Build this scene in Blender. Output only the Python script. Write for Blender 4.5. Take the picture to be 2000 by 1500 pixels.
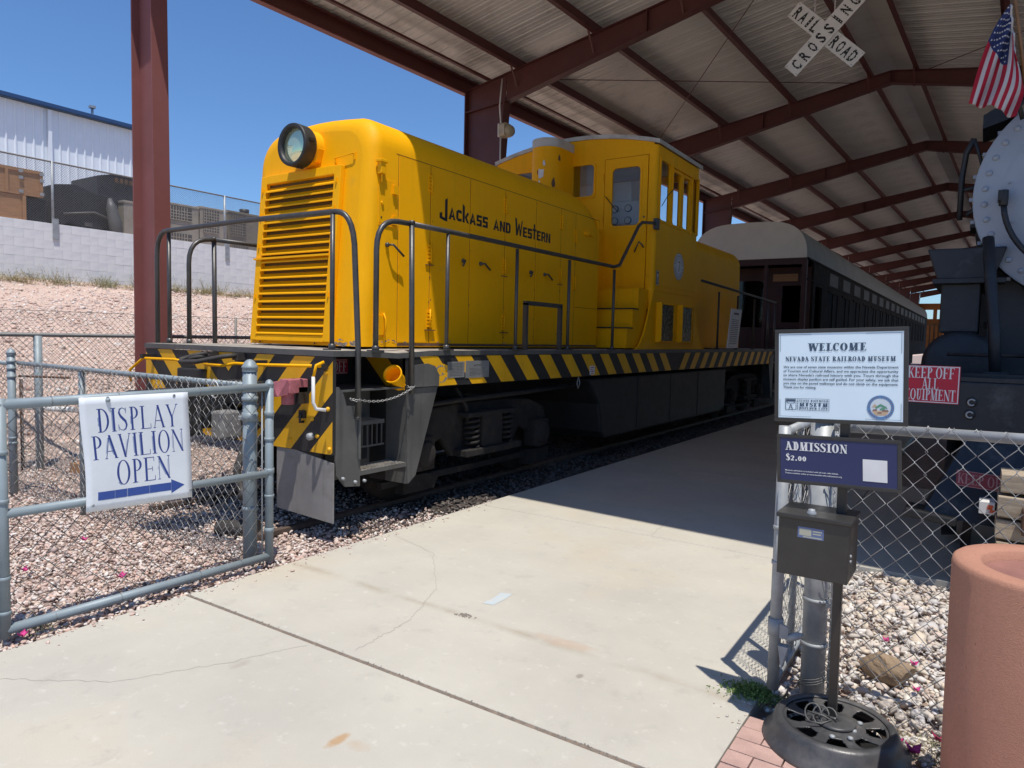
import bpy, math, random
from mathutils import Vector, Matrix
random.seed(7)
R = math.radians
C = bpy.context.scene.collection
for o in list(bpy.data.objects): bpy.data.objects.remove(o)

# ------------------------------------------------------------------ camera, sky, sun, exposure
cx = Vector((0.83, 0.0, 0.0))
cam = bpy.data.cameras.new('camera'); camo = bpy.data.objects.new('camera', cam); C.objects.link(camo)
_f = 1382.0
def _d(u, v): return Vector((u-1000.0, v-750.0, _f)).normalized()
_Y = _d(1925, 681); _X = -_d(-1075, 612.5); _Z = _X.cross(_Y)
if _Z.y > 0: _Z = -_Z
_X = _Y.cross(_Z)
if _X.x < 0: _X = -_X
# columns of the camera matrix: camera right, up, back expressed in world axes
right = Vector((_X.x, _Y.x, _Z.x)); down = Vector((_X.y, _Y.y, _Z.y)); fwd = Vector((_X.z, _Y.z, _Z.z))
M = Matrix(((right.x, -down.x, -fwd.x), (right.y, -down.y, -fwd.y), (right.z, -down.z, -fwd.z)))
camo.matrix_world = Matrix.Translation((0, 0, 1.6)) @ M.to_4x4()
cam.sensor_width = 36; cam.lens = 36*_f/2000; cam.clip_start = 0.05; cam.clip_end = 3000
bpy.context.scene.camera = camo

SUN = Vector((0.235, -0.215, 1.0)).normalized()        # towards the sun
elev = math.asin(SUN.z); azi = math.atan2(SUN.x, SUN.y)
w = bpy.data.worlds.new('World'); bpy.context.scene.world = w; w.use_nodes = True
nt = w.node_tree; bg = nt.nodes['Background']
sky = nt.nodes.new('ShaderNodeTexSky'); sky.sky_type = 'NISHITA'; sky.sun_disc = False
sky.sun_elevation = elev; sky.sun_rotation = azi; sky.altitude = 760; sky.air_density = 1.15; sky.dust_density = 0.6; sky.ozone_density = 2.2
tint = nt.nodes.new('ShaderNodeMix'); tint.data_type = 'RGBA'; tint.blend_type = 'MULTIPLY'; tint.inputs[0].default_value = 1.0
tint.inputs[7].default_value = (0.63, 0.86, 1.15, 1)      # the camera's deep blue rendering of a clear desert sky
nt.links.new(sky.outputs[0], tint.inputs[6]); nt.links.new(tint.outputs[2], bg.inputs[0]); bg.inputs[1].default_value = 0.112
sl = bpy.data.lights.new('sun', 'SUN'); sl.energy = 4.3; sl.angle = R(0.53); sl.color = (1.0, 0.955, 0.88)
so = bpy.data.objects.new('sun', sl); C.objects.link(so); so.rotation_euler = SUN.to_track_quat('Z', 'Y').to_euler()
vs = bpy.context.scene.view_settings
vs.view_transform = 'Standard'; vs.look = 'None'; vs.exposure = 0.16; vs.gamma = 1.0; vs.use_curve_mapping = False
cy = bpy.context.scene.cycles
cy.max_bounces = 8; cy.diffuse_bounces = 5; cy.transparent_max_bounces = 16; cy.sample_clamp_indirect = 6

# ------------------------------------------------------------------ materials
def mat(name, col, rough=0.6, metal=0.0, var=0.0, vscale=3.0, col2=None, bump=0.0, bscale=60.0, spec=0.5,
        dirt=None, dscale=1.5, dlo=0.5, dhi=0.75, detail=6, streak=None, island=0.0, stretch=(1, 1, 1), fine=0.0):
    m = bpy.data.materials.new(name); m.use_nodes = True
    t = m.node_tree; n = t.nodes; L = t.links; b = n['Principled BSDF']
    b.inputs['Roughness'].default_value = rough; b.inputs['Metallic'].default_value = metal
    b.inputs['Specular IOR Level'].default_value = spec
    tc = n.new('ShaderNodeTexCoord'); mp = n.new('ShaderNodeMapping'); mp.inputs['Scale'].default_value = stretch
    L.new(tc.outputs['Object'], mp.inputs[0]); vec = mp.outputs[0]
    def noise(scale, det=detail, rg=0.6, v=vec):
        q = n.new('ShaderNodeTexNoise'); q.inputs['Scale'].default_value = scale; q.inputs['Detail'].default_value = det
        q.inputs['Roughness'].default_value = rg; L.new(v, q.inputs['Vector']); return q
    def mix(a, bb, f):
        q = n.new('ShaderNodeMix'); q.data_type = 'RGBA'
        for s, i in ((f, 0), (a, 6), (bb, 7)):
            if hasattr(s, 'default_value') or hasattr(s, 'links'): L.new(s, q.inputs[i])
            elif i == 0: q.inputs[0].default_value = s
            else: q.inputs[i].default_value = (*s, 1)
        return q.outputs[2]
    def ramp(src, lo, hi):
        q = n.new('ShaderNodeMapRange'); q.inputs[1].default_value = lo; q.inputs[2].default_value = hi; L.new(src, q.inputs[0]); return q.outputs[0]
    c = tuple(col)
    c2 = tuple(col2) if col2 else tuple(max(0, x*(1-var)) for x in col)
    out = mix(c, c2, ramp(noise(vscale).outputs[0], 0.35, 0.68)) if (var or col2) else c
    if fine: out = mix(out, tuple(x*(1-fine) for x in c), ramp(noise(vscale*22, 4, 0.7).outputs[0], 0.45, 0.7))
    if island:
        g = n.new('ShaderNodeNewGeometry'); cr = n.new('ShaderNodeValToRGB')
        cr.color_ramp.interpolation = 'CONSTANT'; e = cr.color_ramp.elements
        pal = island
        e[0].color = (*pal[0], 1); e[0].position = 0; e[1].color = (*pal[1], 1); e[1].position = 1/len(pal)
        for i in range(2, len(pal)):
            k = e.new(i/len(pal)); k.color = (*pal[i], 1)
        L.new(g.outputs['Random Per Island'], cr.inputs[0]); out = mix(cr.outputs[0], c2, ramp(noise(vscale).outputs[0], 0.4, 0.9))
    if dirt: out = mix(out, dirt, ramp(noise(dscale, 8, 0.7).outputs[0], dlo, dhi))
    if streak:
        mp2 = n.new('ShaderNodeMapping'); mp2.inputs['Scale'].default_value = (1, 1, 0.06); L.new(tc.outputs['Object'], mp2.inputs[0])
        out = mix(out, streak, ramp(noise(9, 5, 0.6, mp2.outputs[0]).outputs[0], 0.56, 0.85))
    if isinstance(out, tuple): b.inputs['Base Color'].default_value = (*out, 1)
    else: L.new(out, b.inputs['Base Color'])
    if var or dirt:
        rr = n.new('ShaderNodeMapRange'); rr.inputs[3].default_value = max(0.05, rough-0.1); rr.inputs[4].default_value = min(1, rough+0.15)
        L.new(noise(vscale*3).outputs[0], rr.inputs[0]); L.new(rr.outputs[0], b.inputs['Roughness'])
    if bump:
        bp = n.new('ShaderNodeBump'); bp.inputs['Strength'].default_value = bump; bp.inputs['Distance'].default_value = 0.01
        L.new(noise(bscale, 6, 0.65).outputs[0], bp.inputs['Height']); L.new(bp.outputs[0], b.inputs['Normal'])
    return m

YEL = mat('yellow_paint', (0.95, 0.44, 0.0005), 0.52, spec=0.18, var=0.12, vscale=1.1, bump=0.22, bscale=3.5, streak=(0.78, 0.375, 0.003), fine=0.05, dirt=(0.62, 0.33, 0.03), dscale=2.6, dlo=0.60, dhi=0.9)
YEL2 = mat('yellow_stripe_paint', (0.82, 0.42, 0.006), 0.5, var=0.2, vscale=3, dirt=(0.3, 0.2, 0.05), dscale=6, dlo=0.62, dhi=0.9)
BLK = mat('black_loco_paint', (0.024, 0.023, 0.022), 0.55, var=0.3, vscale=4, dirt=(0.07, 0.06, 0.048), dscale=3, dlo=0.56, dhi=0.85, bump=0.15, bscale=25)
GRY = mat('dark_grey_paint', (0.10, 0.098, 0.092), 0.5, var=0.25, vscale=3, dirt=(0.16, 0.15, 0.13), dscale=2.5, dlo=0.5, dhi=0.9, streak=(0.045, 0.043, 0.04))
LGRY = mat('worn_grey_plate', (0.27, 0.26, 0.245), 0.5, var=0.3, vscale=3, streak=(0.09, 0.085, 0.075), dirt=(0.12, 0.09, 0.07), dscale=4, dlo=0.55, dhi=0.9)
DECK = mat('deck_plate', (0.42, 0.38, 0.32), 0.85, var=0.4, vscale=10, dirt=(0.16, 0.14, 0.12), dscale=5, bump=0.5, bscale=60)
TRK = mat('truck_grime', (0.024, 0.020, 0.017), 0.9, var=0.5, vscale=6, dirt=(0.09, 0.06, 0.04), dscale=4, dlo=0.54, dhi=0.9, bump=0.5, bscale=30)
RUST = mat('rusty_steel', (0.16, 0.085, 0.05), 0.85, var=0.5, vscale=8, bump=0.4, bscale=50)
RAILM = mat('rail_steel', (0.15, 0.105, 0.08), 0.6, metal=0.3, var=0.4, vscale=6)
WHT = mat('white_paint', (0.72, 0.71, 0.68), 0.5, var=0.12, vscale=5, dirt=(0.4, 0.37, 0.33), dscale=3, dlo=0.6, dhi=0.9)
ROOFW = mat('cab_roof_paint', (0.55, 0.54, 0.50), 0.6, var=0.2, vscale=3, dirt=(0.3, 0.28, 0.25), dscale=4)
INT = mat('cab_interior_paint', (0.70, 0.73, 0.76), 0.7, var=0.15, vscale=2)
RED = mat('red_sign_paint', (0.50, 0.012, 0.035), 0.45, var=0.1, vscale=6)
PINK = mat('faded_red_casting', (0.48, 0.15, 0.17), 0.7, var=0.35, vscale=12, dirt=(0.25, 0.06, 0.07), dscale=9)
STEEL = mat('pavilion_red_steel', (0.105, 0.031, 0.026), 0.55, var=0.22, vscale=2.2, dirt=(0.10, 0.06, 0.05), dscale=2, dlo=0.58, dhi=0.9)
STEEL2 = mat('sunlit_red_steel', (0.235, 0.078, 0.068), 0.6, var=0.15, vscale=1.8, dirt=(0.25, 0.13, 0.12), dscale=3, dlo=0.6, dhi=0.95)  # the pavilion red lightened as if sunlit, for front columns and edge trim
ROOF = mat('galvanised_roof_underside', (0.72, 0.72, 0.675), 0.38, metal=0.15, var=0.2, vscale=0.7, fine=0.08, dirt=(0.3, 0.27, 0.24), dscale=1.2, dlo=0.55, dhi=0.9)
GALV = mat('galvanised_pipe', (0.40, 0.415, 0.42), 0.5, metal=0.2, var=0.35, vscale=9, fine=0.15, bump=0.06, bscale=90)
GPAINT = mat('grey_painted_pipe', (0.27, 0.32, 0.34), 0.5, metal=0.1, var=0.2, vscale=7, fine=0.1, dirt=(0.42, 0.42, 0.40), dscale=9, dlo=0.62, dhi=0.85)
WIRE = mat('chain_link_wire', (0.36, 0.36, 0.35), 0.45, metal=0.55, var=0.2, vscale=8)
WIRED = mat('weathered_wire', (0.20, 0.195, 0.185), 0.6, metal=0.4, var=0.2, vscale=8)
HRAIL = mat('handrail_paint', (0.055, 0.053, 0.05), 0.38, var=0.3, vscale=14, dirt=(0.12, 0.09, 0.07), dscale=12, dlo=0.6, dhi=0.8, spec=0.6)
CONC = None
SIGNW = mat('vinyl_banner', (0.76, 0.79, 0.82), 0.35, var=0.06, vscale=4, bump=0.35, bscale=5)
SIGNB = mat('printed_sign_pale_blue', (0.68, 0.81, 0.88), 0.35, var=0.04, vscale=4)
NAVY = mat('navy_ink', (0.018, 0.024, 0.07), 0.4)
NAVYP = mat('navy_panel', (0.022, 0.028, 0.10), 0.35, var=0.1, vscale=3)
BLUEI = mat('blue_ink', (0.03, 0.06, 0.26), 0.45, var=0.15, vscale=20)
LBLUE = mat('faded_blue_ink', (0.30, 0.36, 0.52), 0.45)
DKT = mat('dark_slate_ink', (0.045, 0.075, 0.12), 0.4)
INKB = mat('black_ink', (0.012, 0.012, 0.012), 0.5)
INKW = mat('white_ink', (0.72, 0.72, 0.70), 0.5, var=0.1, vscale=9)
FRAME = mat('dark_bronze_frame', (0.045, 0.042, 0.038), 0.38, metal=0.3, var=0.2, vscale=10, spec=0.6)
PLAS = mat('black_plastic', (0.062, 0.062, 0.064), 0.36, var=0.35, vscale=7, dirt=(0.19, 0.175, 0.155), dscale=3, dlo=0.48, dhi=0.85, bump=0.15, bscale=40)
PINKC = mat('pink_aggregate_concrete', (0.47, 0.225, 0.145), 0.85, var=0.14, vscale=4, bump=0.35, bscale=210, fine=0.16, dirt=(0.10, 0.045, 0.035), dscale=60, dlo=0.665, dhi=0.69, streak=(0.38, 0.175, 0.11))
LOCO2 = mat('blue_black_paint', (0.015, 0.017, 0.021), 0.5, var=0.3, vscale=4, dirt=(0.10, 0.10, 0.10), dscale=4, dlo=0.55, dhi=0.9, bump=0.2, bscale=20)
SMOKE = mat('smokebox_grey', (0.33, 0.37, 0.42), 0.5, var=0.14, vscale=2.5, dirt=(0.42, 0.44, 0.46), dscale=3, dlo=0.6, dhi=0.9, bump=0.08, bscale=20)
MAROON = mat('maroon_coach_paint', (0.055, 0.018, 0.016), 0.6, var=0.25, vscale=3)
COACH = mat('dark_coach_side', (0.022, 0.014, 0.012), 0.8, spec=0.15, var=0.4, vscale=3, dirt=(0.06, 0.052, 0.045), dscale=3, dlo=0.5, dhi=0.85, bump=0.2, bscale=20)
COACHR = mat('coach_roof_canvas', (0.33, 0.315, 0.28), 0.75, var=0.14, vscale=1.5, dirt=(0.22, 0.20, 0.18), dscale=1, dlo=0.5, dhi=0.9)
ORNG = mat('orange_car_paint', (0.40, 0.13, 0.02), 0.6, var=0.2, vscale=3)
WOODM = mat('plywood', (0.42, 0.22, 0.10), 0.75, var=0.3, vscale=3, stretch=(1, 1, 6), fine=0.15)
TIMB = mat('weathered_timber', (0.50, 0.40, 0.28), 0.85, var=0.45, vscale=3, stretch=(1, 8, 8), fine=0.3, dirt=(0.18, 0.14, 0.11), dscale=5, dlo=0.5, dhi=0.8, bump=0.5, bscale=40)
ORSP = mat('orange_spray_paint', (0.75, 0.13, 0.04), 0.7, var=0.2, vscale=20)
BLOCKM = mat('white_painted_block', (0.82, 0.81, 0.79), 0.85, var=0.12, vscale=4, bump=0.5, bscale=50, dirt=(0.66, 0.66, 0.68), dscale=2)
MORT = mat('painted_mortar', (0.78, 0.77, 0.75), 0.9, var=0.2, vscale=3)
BWALL = mat('pale_metal_siding', (0.74, 0.80, 0.85), 0.45, var=0.05, vscale=1.5, streak=(0.68, 0.74, 0.80))
BTRIM = mat('blue_trim', (0.02, 0.06, 0.16), 0.5)
TAN = mat('tan_unit_casing', (0.34, 0.30, 0.24), 0.65, var=0.15, vscale=3, dirt=(0.24, 0.2, 0.15), dscale=3)
GRILLE = mat('dark_coil_grille', (0.07, 0.065, 0.06), 0.7)
DARKM = mat('black_machine_paint', (0.022, 0.022, 0.024), 0.5, var=0.3, vscale=4)
ROCK = mat('tan_boulder', (0.34, 0.24, 0.15), 0.9, var=0.3, vscale=8, bump=0.9, bscale=30, fine=0.2)
PAVER = mat('pink_paver', (0.56, 0.36, 0.30), 0.9, var=0.3, vscale=7, fine=0.18, bump=0.7, bscale=90)
GRN = mat('green_weed_leaf', (0.20, 0.30, 0.07), 0.7, var=0.4, vscale=15)
DRYG = mat('dry_weed_straw', (0.42, 0.34, 0.19), 0.8, var=0.35, vscale=1.2, col2=(0.25, 0.25, 0.13))
PETAL = mat('magenta_petal', (0.62, 0.05, 0.25), 0.6, var=0.3, vscale=30)
CHAINM = mat('chain_steel', (0.45, 0.44, 0.42), 0.4, metal=0.6)
BEIGE = mat('beige_lamp_lens', (0.50, 0.42, 0.28), 0.4, var=0.2, vscale=10)
HOSE = mat('rubber_hose', (0.05, 0.042, 0.036), 0.65, var=0.4, vscale=10)
FLR = mat('flag_red', (0.38, 0.008, 0.03), 0.85); FLW = mat('flag_white', (0.50, 0.48, 0.47), 0.85); FLB = mat('flag_blue', (0.018, 0.03, 0.11), 0.85)
POLEW = mat('varnished_pole', (0.30, 0.15, 0.06), 0.5, var=0.2, vscale=10)
JOINT = mat('joint_dirt', (0.24, 0.185, 0.14), 0.95, var=0.4, vscale=30)
CRACK = mat('crack_dirt', (0.37, 0.34, 0.285), 0.95, var=0.3, vscale=20)
PAINTB = mat('worn_blue_chalk', (0.42, 0.50, 0.54), 0.9, var=0.25, vscale=30, col2=(0.52, 0.50, 0.44))
GRIT = mat('grit_crumbs', (0.22, 0.19, 0.16), 0.95)

def glass_mat(name, tint, alpha, rough=0.05):
    m = bpy.data.materials.new(name); m.use_nodes = True; t = m.node_tree; n = t.nodes; L = t.links
    n.remove(n['Principled BSDF']); g = n.new('ShaderNodeBsdfGlossy'); g.inputs['Roughness'].default_value = rough
    tr = n.new('ShaderNodeBsdfTransparent'); tr.inputs[0].default_value = (*tint, 1)
    fr = n.new('ShaderNodeFresnel'); fr.inputs[0].default_value = 1.5
    ad = n.new('ShaderNodeMath'); ad.operation = 'ADD'; ad.inputs[1].default_value = alpha; L.new(fr.outputs[0], ad.inputs[0])
    mx = n.new('ShaderNodeMixShader'); L.new(ad.outputs[0], mx.inputs[0]); L.new(tr.outputs[0], mx.inputs[1]); L.new(g.outputs[0], mx.inputs[2])
    L.new(mx.outputs[0], n['Material Output'].inputs[0]); return m
GLASS = glass_mat('window_glass', (0.92, 0.94, 0.94), 0.0)
PLEXI = glass_mat('cloudy_plexiglass', (0.55, 0.55, 0.50), 0.05, 0.25)
LENS = mat('headlight_reflector', (0.70, 0.76, 0.50), 0.05, metal=0.75)

def concrete_mat():
    m = bpy.data.materials.new('sunlit_pavement_concrete'); m.use_nodes = True; t = m.node_tree; n = t.nodes; L = t.links; b = n['Principled BSDF']
    g = n.new('ShaderNodeNewGeometry'); b.inputs['Roughness'].default_value = 0.85
    def noise(s, d=6, r=0.6):
        q = n.new('ShaderNodeTexNoise'); q.inputs['Scale'].default_value = s; q.inputs['Detail'].default_value = d; q.inputs['Roughness'].default_value = r
        L.new(g.outputs['Position'], q.inputs['Vector']); return q.outputs[0]
    def rg(src, lo, hi):
        q = n.new('ShaderNodeMapRange'); q.inputs[1].default_value = lo; q.inputs[2].default_value = hi; L.new(src, q.inputs[0]); return q.outputs[0]
    def mix(a, c, f):
        q = n.new('ShaderNodeMix'); q.data_type = 'RGBA'
        for s, i in ((f, 0), (a, 6), (c, 7)):
            if isinstance(s, tuple): q.inputs[i].default_value = (*s, 1)
            else: L.new(s, q.inputs[i])
        return q.outputs[2]
    c = mix((0.50, 0.468, 0.392), (0.43, 0.40, 0.34), rg(noise(0.9, 5), 0.38, 0.66))
    c = mix(c, (0.50, 0.43, 0.325), rg(noise(0.55, 4), 0.54, 0.74))
    c = mix(c, (0.36, 0.335, 0.285), rg(noise(5, 8, 0.7), 0.56, 0.85))
    c = mix(c, (0.58, 0.55, 0.48), rg(noise(14, 6, 0.7), 0.58, 0.8))
    c = mix(c, (0.30, 0.27, 0.23), rg(noise(160, 3, 0.7), 0.62, 0.9))
    # a brown water line across the slab near y = 3.15 and a rust patch on it
    sp = n.new('ShaderNodeSeparateXYZ'); L.new(g.outputs['Position'], sp.inputs[0])
    wob = noise(2.2, 4)
    def math_(op, a, bb):
        q = n.new('ShaderNodeMath'); q.operation = op
        for i, s in enumerate((a, bb)):
            if isinstance(s, (int, float)): q.inputs[i].default_value = s
            else: L.new(s, q.inputs[i])
        return q.outputs[0]
    yy = math_('ADD', math_('ADD', sp.outputs[1], math_('MULTIPLY', sp.outputs[0], 0.02)), math_('MULTIPLY', wob, 0.12))
    dline = math_('ABSOLUTE', math_('SUBTRACT', yy, 3.18), 0)
    band = math_('SUBTRACT', 1.0, rg(dline, 0.0, 0.055))
    band = math_('MULTIPLY', band, rg(noise(3.1, 5), 0.36, 0.62))
    band = math_('MULTIPLY', band, 0.5)
    c = mix(c, (0.30, 0.235, 0.155), band)
    def spot(x, y, rx, ry, colr, amt):
        nonlocal c
        dx = math_('DIVIDE', math_('SUBTRACT', sp.outputs[0], x), rx); dy = math_('DIVIDE', math_('SUBTRACT', sp.outputs[1], y), ry)
        dd = math_('ADD', math_('MULTIPLY', dx, dx), math_('MULTIPLY', dy, dy))
        dd = math_('ADD', dd, math_('MULTIPLY', math_('SUBTRACT', noise(11, 5), 0.5), 2.2))
        f = math_('MULTIPLY', math_('SUBTRACT', 1.0, rg(dd, 0.1, 1.0)), amt); c = mix(c, colr, f)
    spot(-1.76, 3.20, 0.20, 0.06, (0.45, 0.30, 0.20), 0.45)
    spot(-2.04, 1.875, 0.03, 0.07, (0.42, 0.27, 0.14), 0.9); spot(-1.95, 1.90, 0.06, 0.04, (0.44, 0.33, 0.22), 0.5)
    spot(-1.52, 2.92, 0.02, 0.03, (0.25, 0.22, 0.18), 0.8); spot(-2.9, 2.05, 0.03, 0.07, (0.34, 0.30, 0.25), 0.5)
    L.new(c, b.inputs['Base Color'])
    bp = n.new('ShaderNodeBump'); bp.inputs['Strength'].default_value = 0.35; bp.inputs['Distance'].default_value = 0.004
    L.new(noise(130, 5, 0.7), bp.inputs['Height']); L.new(bp.outputs[0], b.inputs['Normal']); return m
CONC = concrete_mat()
PG = [(0.66, 0.50, 0.42), (0.60, 0.43, 0.36), (0.72, 0.62, 0.54), (0.52, 0.38, 0.32), (0.78, 0.72, 0.66), (0.64, 0.44, 0.35), (0.44, 0.34, 0.30), (0.70, 0.56, 0.45), (0.68, 0.58, 0.52)]
WG = [(0.66, 0.57, 0.47), (0.60, 0.52, 0.44), (0.70, 0.64, 0.55), (0.54, 0.47, 0.40), (0.66, 0.55, 0.42), (0.62, 0.49, 0.40), (0.74, 0.69, 0.64), (0.58, 0.54, 0.51)]
GRAVP = mat('pink_gravel', (0.5, 0.38, 0.32), 0.9, var=0.3, vscale=25, island=PG)
GRAVW = mat('pale_crushed_rock', (0.5, 0.46, 0.41), 0.9, var=0.3, vscale=20, island=WG)
GROUND = mat('gravel_bed', (0.40, 0.30, 0.25), 0.95, var=0.4, vscale=12, fine=0.4, bump=1.0, bscale=45)
GROUND2 = mat('pink_gravel_slope', (0.62, 0.45, 0.36), 0.95, var=0.22, vscale=0.5, fine=0.3, bump=1.0, bscale=14, dirt=(0.48, 0.36, 0.29), dscale=9, dlo=0.45, dhi=0.75)

# ------------------------------------------------------------------ mesh builder
class MB:
    def __init__(s): s.v = []; s.f = []; s.mi = []; s.cur = 0; s.sm = []; s.smooth = False
    def _f(s, f): s.f.append(f); s.mi.append(s.cur); s.sm.append(s.smooth)
    def hexa(s, p):                                   # 8 points: bottom ring 0-3, top ring 4-7
        k = len(s.v); s.v += [tuple(q) for q in p]
        for f in ((0, 3, 2, 1), (4, 5, 6, 7), (0, 1, 5, 4), (1, 2, 6, 5), (2, 3, 7, 6), (3, 0, 4, 7)): s._f(tuple(k+i for i in f))
        return s
    def box(s, x0, x1, y0, y1, z0, z1):
        return s.hexa([(x0, y0, z0), (x1, y0, z0), (x1, y1, z0), (x0, y1, z0), (x0, y0, z1), (x1, y0, z1), (x1, y1, z1), (x0, y1, z1)])
    def obox(s, c, ax, ay, az):                       # half-axis vectors
        c, ax, ay, az = map(Vector, (c, ax, ay, az))
        return s.hexa([c-ax-ay-az, c+ax-ay-az, c+ax+ay-az, c-ax+ay-az, c-ax-ay+az, c+ax-ay+az, c+ax+ay+az, c-ax+ay+az])
    def bar(s, p, q, w, h, up=(0, 0, 1)):
        p, q, up = Vector(p), Vector(q), Vector(up); d = (q-p).normalized(); sd = d.cross(up).normalized(); u2 = sd.cross(d)
        return s.obox((p+q)/2, (q-p)/2, sd*w/2, u2*h/2)
    def tube(s, pts, r, n=8, caps=True, closed=False):
        pts = [Vector(p) for p in pts]; N = len(pts); k0 = len(s.v); prev = None; sm = s.smooth; s.smooth = True
        for i, p in enumerate(pts):
            if closed: t = (pts[(i+1) % N]-pts[i-1]).normalized()
            elif i == 0: t = (pts[1]-p).normalized()
            elif i == N-1: t = (p-pts[-2]).normalized()
            else: t = ((p-pts[i-1]).normalized()+(pts[i+1]-p).normalized()).normalized()
            if prev is None:
                a = Vector((0, 0, 1)) if abs(t.z) < 0.9 else Vector((1, 0, 0)); nrm = t.cross(a).normalized()
            else: nrm = (prev-t*prev.dot(t)).normalized()
            prev = nrm; b = t.cross(nrm); rr = r[i] if isinstance(r, (list, tuple)) else r
            for j in range(n):
                a = 2*math.pi*j/n; s.v.append(tuple(p+(nrm*math.cos(a)+b*math.sin(a))*rr))
        for i in range(N if closed else N-1):
            a0 = k0+i*n; b0 = k0+((i+1) % N)*n
            for j in range(n): s._f((a0+j, a0+(j+1) % n, b0+(j+1) % n, b0+j))
        s.smooth = False
        if caps and not closed: s._f(tuple(k0+j for j in reversed(range(n)))); s._f(tuple(k0+(N-1)*n+j for j in range(n)))
        s.smooth = sm; return s
    def cyl(s, p, q, r, n=16, r2=None): return s.tube([p, q], [r, r if r2 is None else r2], n)
    def lathe(s, o, prof, n=24, axis=(0, 0, 1), smooth=True):   # prof: (radius, height) list
        o = Vector(o); ax = Vector(axis).normalized(); a = Vector((1, 0, 0)) if abs(ax.x) < 0.9 else Vector((0, 1, 0))
        u = ax.cross(a).normalized(); v = ax.cross(u); k = len(s.v)
        for r, h in prof:
            for j in range(n): t = 2*math.pi*j/n; s.v.append(tuple(o+ax*h+(u*math.cos(t)+v*math.sin(t))*r))
        sm = s.smooth; s.smooth = smooth
        for i in range(len(prof)-1):
            for j in range(n): s._f((k+i*n+j, k+i*n+(j+1) % n, k+(i+1)*n+(j+1) % n, k+(i+1)*n+j))
        s.smooth = sm; return s
    def prism(s, poly, O, U, V, W):                   # polygon in (U,V) at O, extruded along W
        O, U, V, W = map(Vector, (O, U, V, W)); k = len(s.v); n = len(poly)
        for a, b in poly: s.v.append(tuple(O+U*a+V*b))
        for a, b in poly: s.v.append(tuple(O+U*a+V*b+W))
        s._f(tuple(range(k+n-1, k-1, -1))); s._f(tuple(range(k+n, k+2*n)))
        for i in range(n): j = (i+1) % n; s._f((k+i, k+j, k+n+j, k+n+i))
        return s
    def quad(s, *p):
        k = len(s.v); s.v += [tuple(q) for q in p]; s._f(tuple(range(k, k+len(p)))); return s
    def grid(s, rows, smooth=True, close=False):
        k = len(s.v); n = len(rows[0]); sm = s.smooth; s.smooth = smooth
        for r in rows: s.v += [tuple(q) for q in r]
        for i in range(len(rows)-1):
            for j in range(n if close else n-1): s._f((k+i*n+j, k+i*n+(j+1) % n, k+(i+1)*n+(j+1) % n, k+(i+1)*n+j))
        s.smooth = sm; return s
    def panel(s, O, U, V, W, ub, vb, holes):          # slab in (U,V) with rectangular holes (indices by value)
        us = sorted(set([ub[0], ub[1]]+[h[0] for h in holes]+[h[1] for h in holes])); vsx = sorted(set([vb[0], vb[1]]+[h[2] for h in holes]+[h[3] for h in holes]))
        O, U, V, W = map(Vector, (O, U, V, W))
        def solid(i, j):
            if i < 0 or j < 0 or i >= len(us)-1 or j >= len(vsx)-1: return False
            a = (us[i]+us[i+1])/2; b = (vsx[j]+vsx[j+1])/2
            return not any(h[0] < a < h[1] and h[2] < b < h[3] for h in holes)
        P = lambda a, b, w: O+U*a+V*b+W*w
        for i in range(len(us)-1):
            for j in range(len(vsx)-1):
                if not solid(i, j): continue
                a0, a1, b0, b1 = us[i], us[i+1], vsx[j], vsx[j+1]
                s.quad(P(a0, b0, 0), P(a0, b1, 0), P(a1, b1, 0), P(a1, b0, 0)); s.quad(P(a0, b0, 1), P(a1, b0, 1), P(a1, b1, 1), P(a0, b1, 1))
                if not solid(i-1, j): s.quad(P(a0, b0, 0), P(a0, b0, 1), P(a0, b1, 1), P(a0, b1, 0))
                if not solid(i+1, j): s.quad(P(a1, b0, 0), P(a1, b1, 0), P(a1, b1, 1), P(a1, b0, 1))
                if not solid(i, j-1): s.quad(P(a0, b0, 0), P(a1, b0, 0), P(a1, b0, 1), P(a0, b0, 1))
                if not solid(i, j+1): s.quad(P(a0, b1, 0), P(a0, b1, 1), P(a1, b1, 1), P(a1, b1, 0))
        return s
    def mesh(s, name, mats):
        me = bpy.data.meshes.new(name); me.from_pydata(s.v, [], s.f)
        for m in (mats if isinstance(mats, (list, tuple)) else [mats]): me.materials.append(m)
        me.polygons.foreach_set('material_index', s.mi); me.polygons.foreach_set('use_smooth', s.sm); me.update(); return me

ORG = {}
def thing(name, label, cat, loc=(0, 0, 0), group=None, rot=0.0):
    o = bpy.data.objects.new(name, None); C.objects.link(o); o.empty_display_size = 0.1
    loc = Vector(loc); ORG[o.name] = loc.copy(); rm = Matrix.Rotation(rot, 4, 'Z')
    o.location = rm @ loc; o.rotation_euler = (0, 0, rot); o['label'] = label; o['category'] = cat
    if group: o['group'] = group
    return o
def link(name, me, parent=None, label=None, kind=None, bev=0, auto=True):
    o = bpy.data.objects.new(name, me); C.objects.link(o)
    if parent is not None:
        o.parent = parent
        if parent.name in ORG: o.location = -ORG[parent.name]
    if label: o['label'] = label
    if kind: o['kind'] = kind
    if bev:
        b = o.modifiers.new('bevel', 'BEVEL'); b.width = bev; b.segments = 2; b.limit_method = 'ANGLE'; b.angle_limit = R(40)
    return o
def part(mb, name, mats, parent=None, label=None, kind=None, bev=0): return link(name, mb.mesh(name, mats), parent, label, kind, bev)
def solo(mb, name, mats, label, cat, group=None, bev=0, kind=None):
    o = part(mb, name, mats, None, label, kind, bev)
    if cat: o['category'] = cat
    if group: o['group'] = group
    return o
def struct(mb, name, mats, kind='structure'):
    o = part(mb, name, mats); o['kind'] = kind; return o
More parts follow.
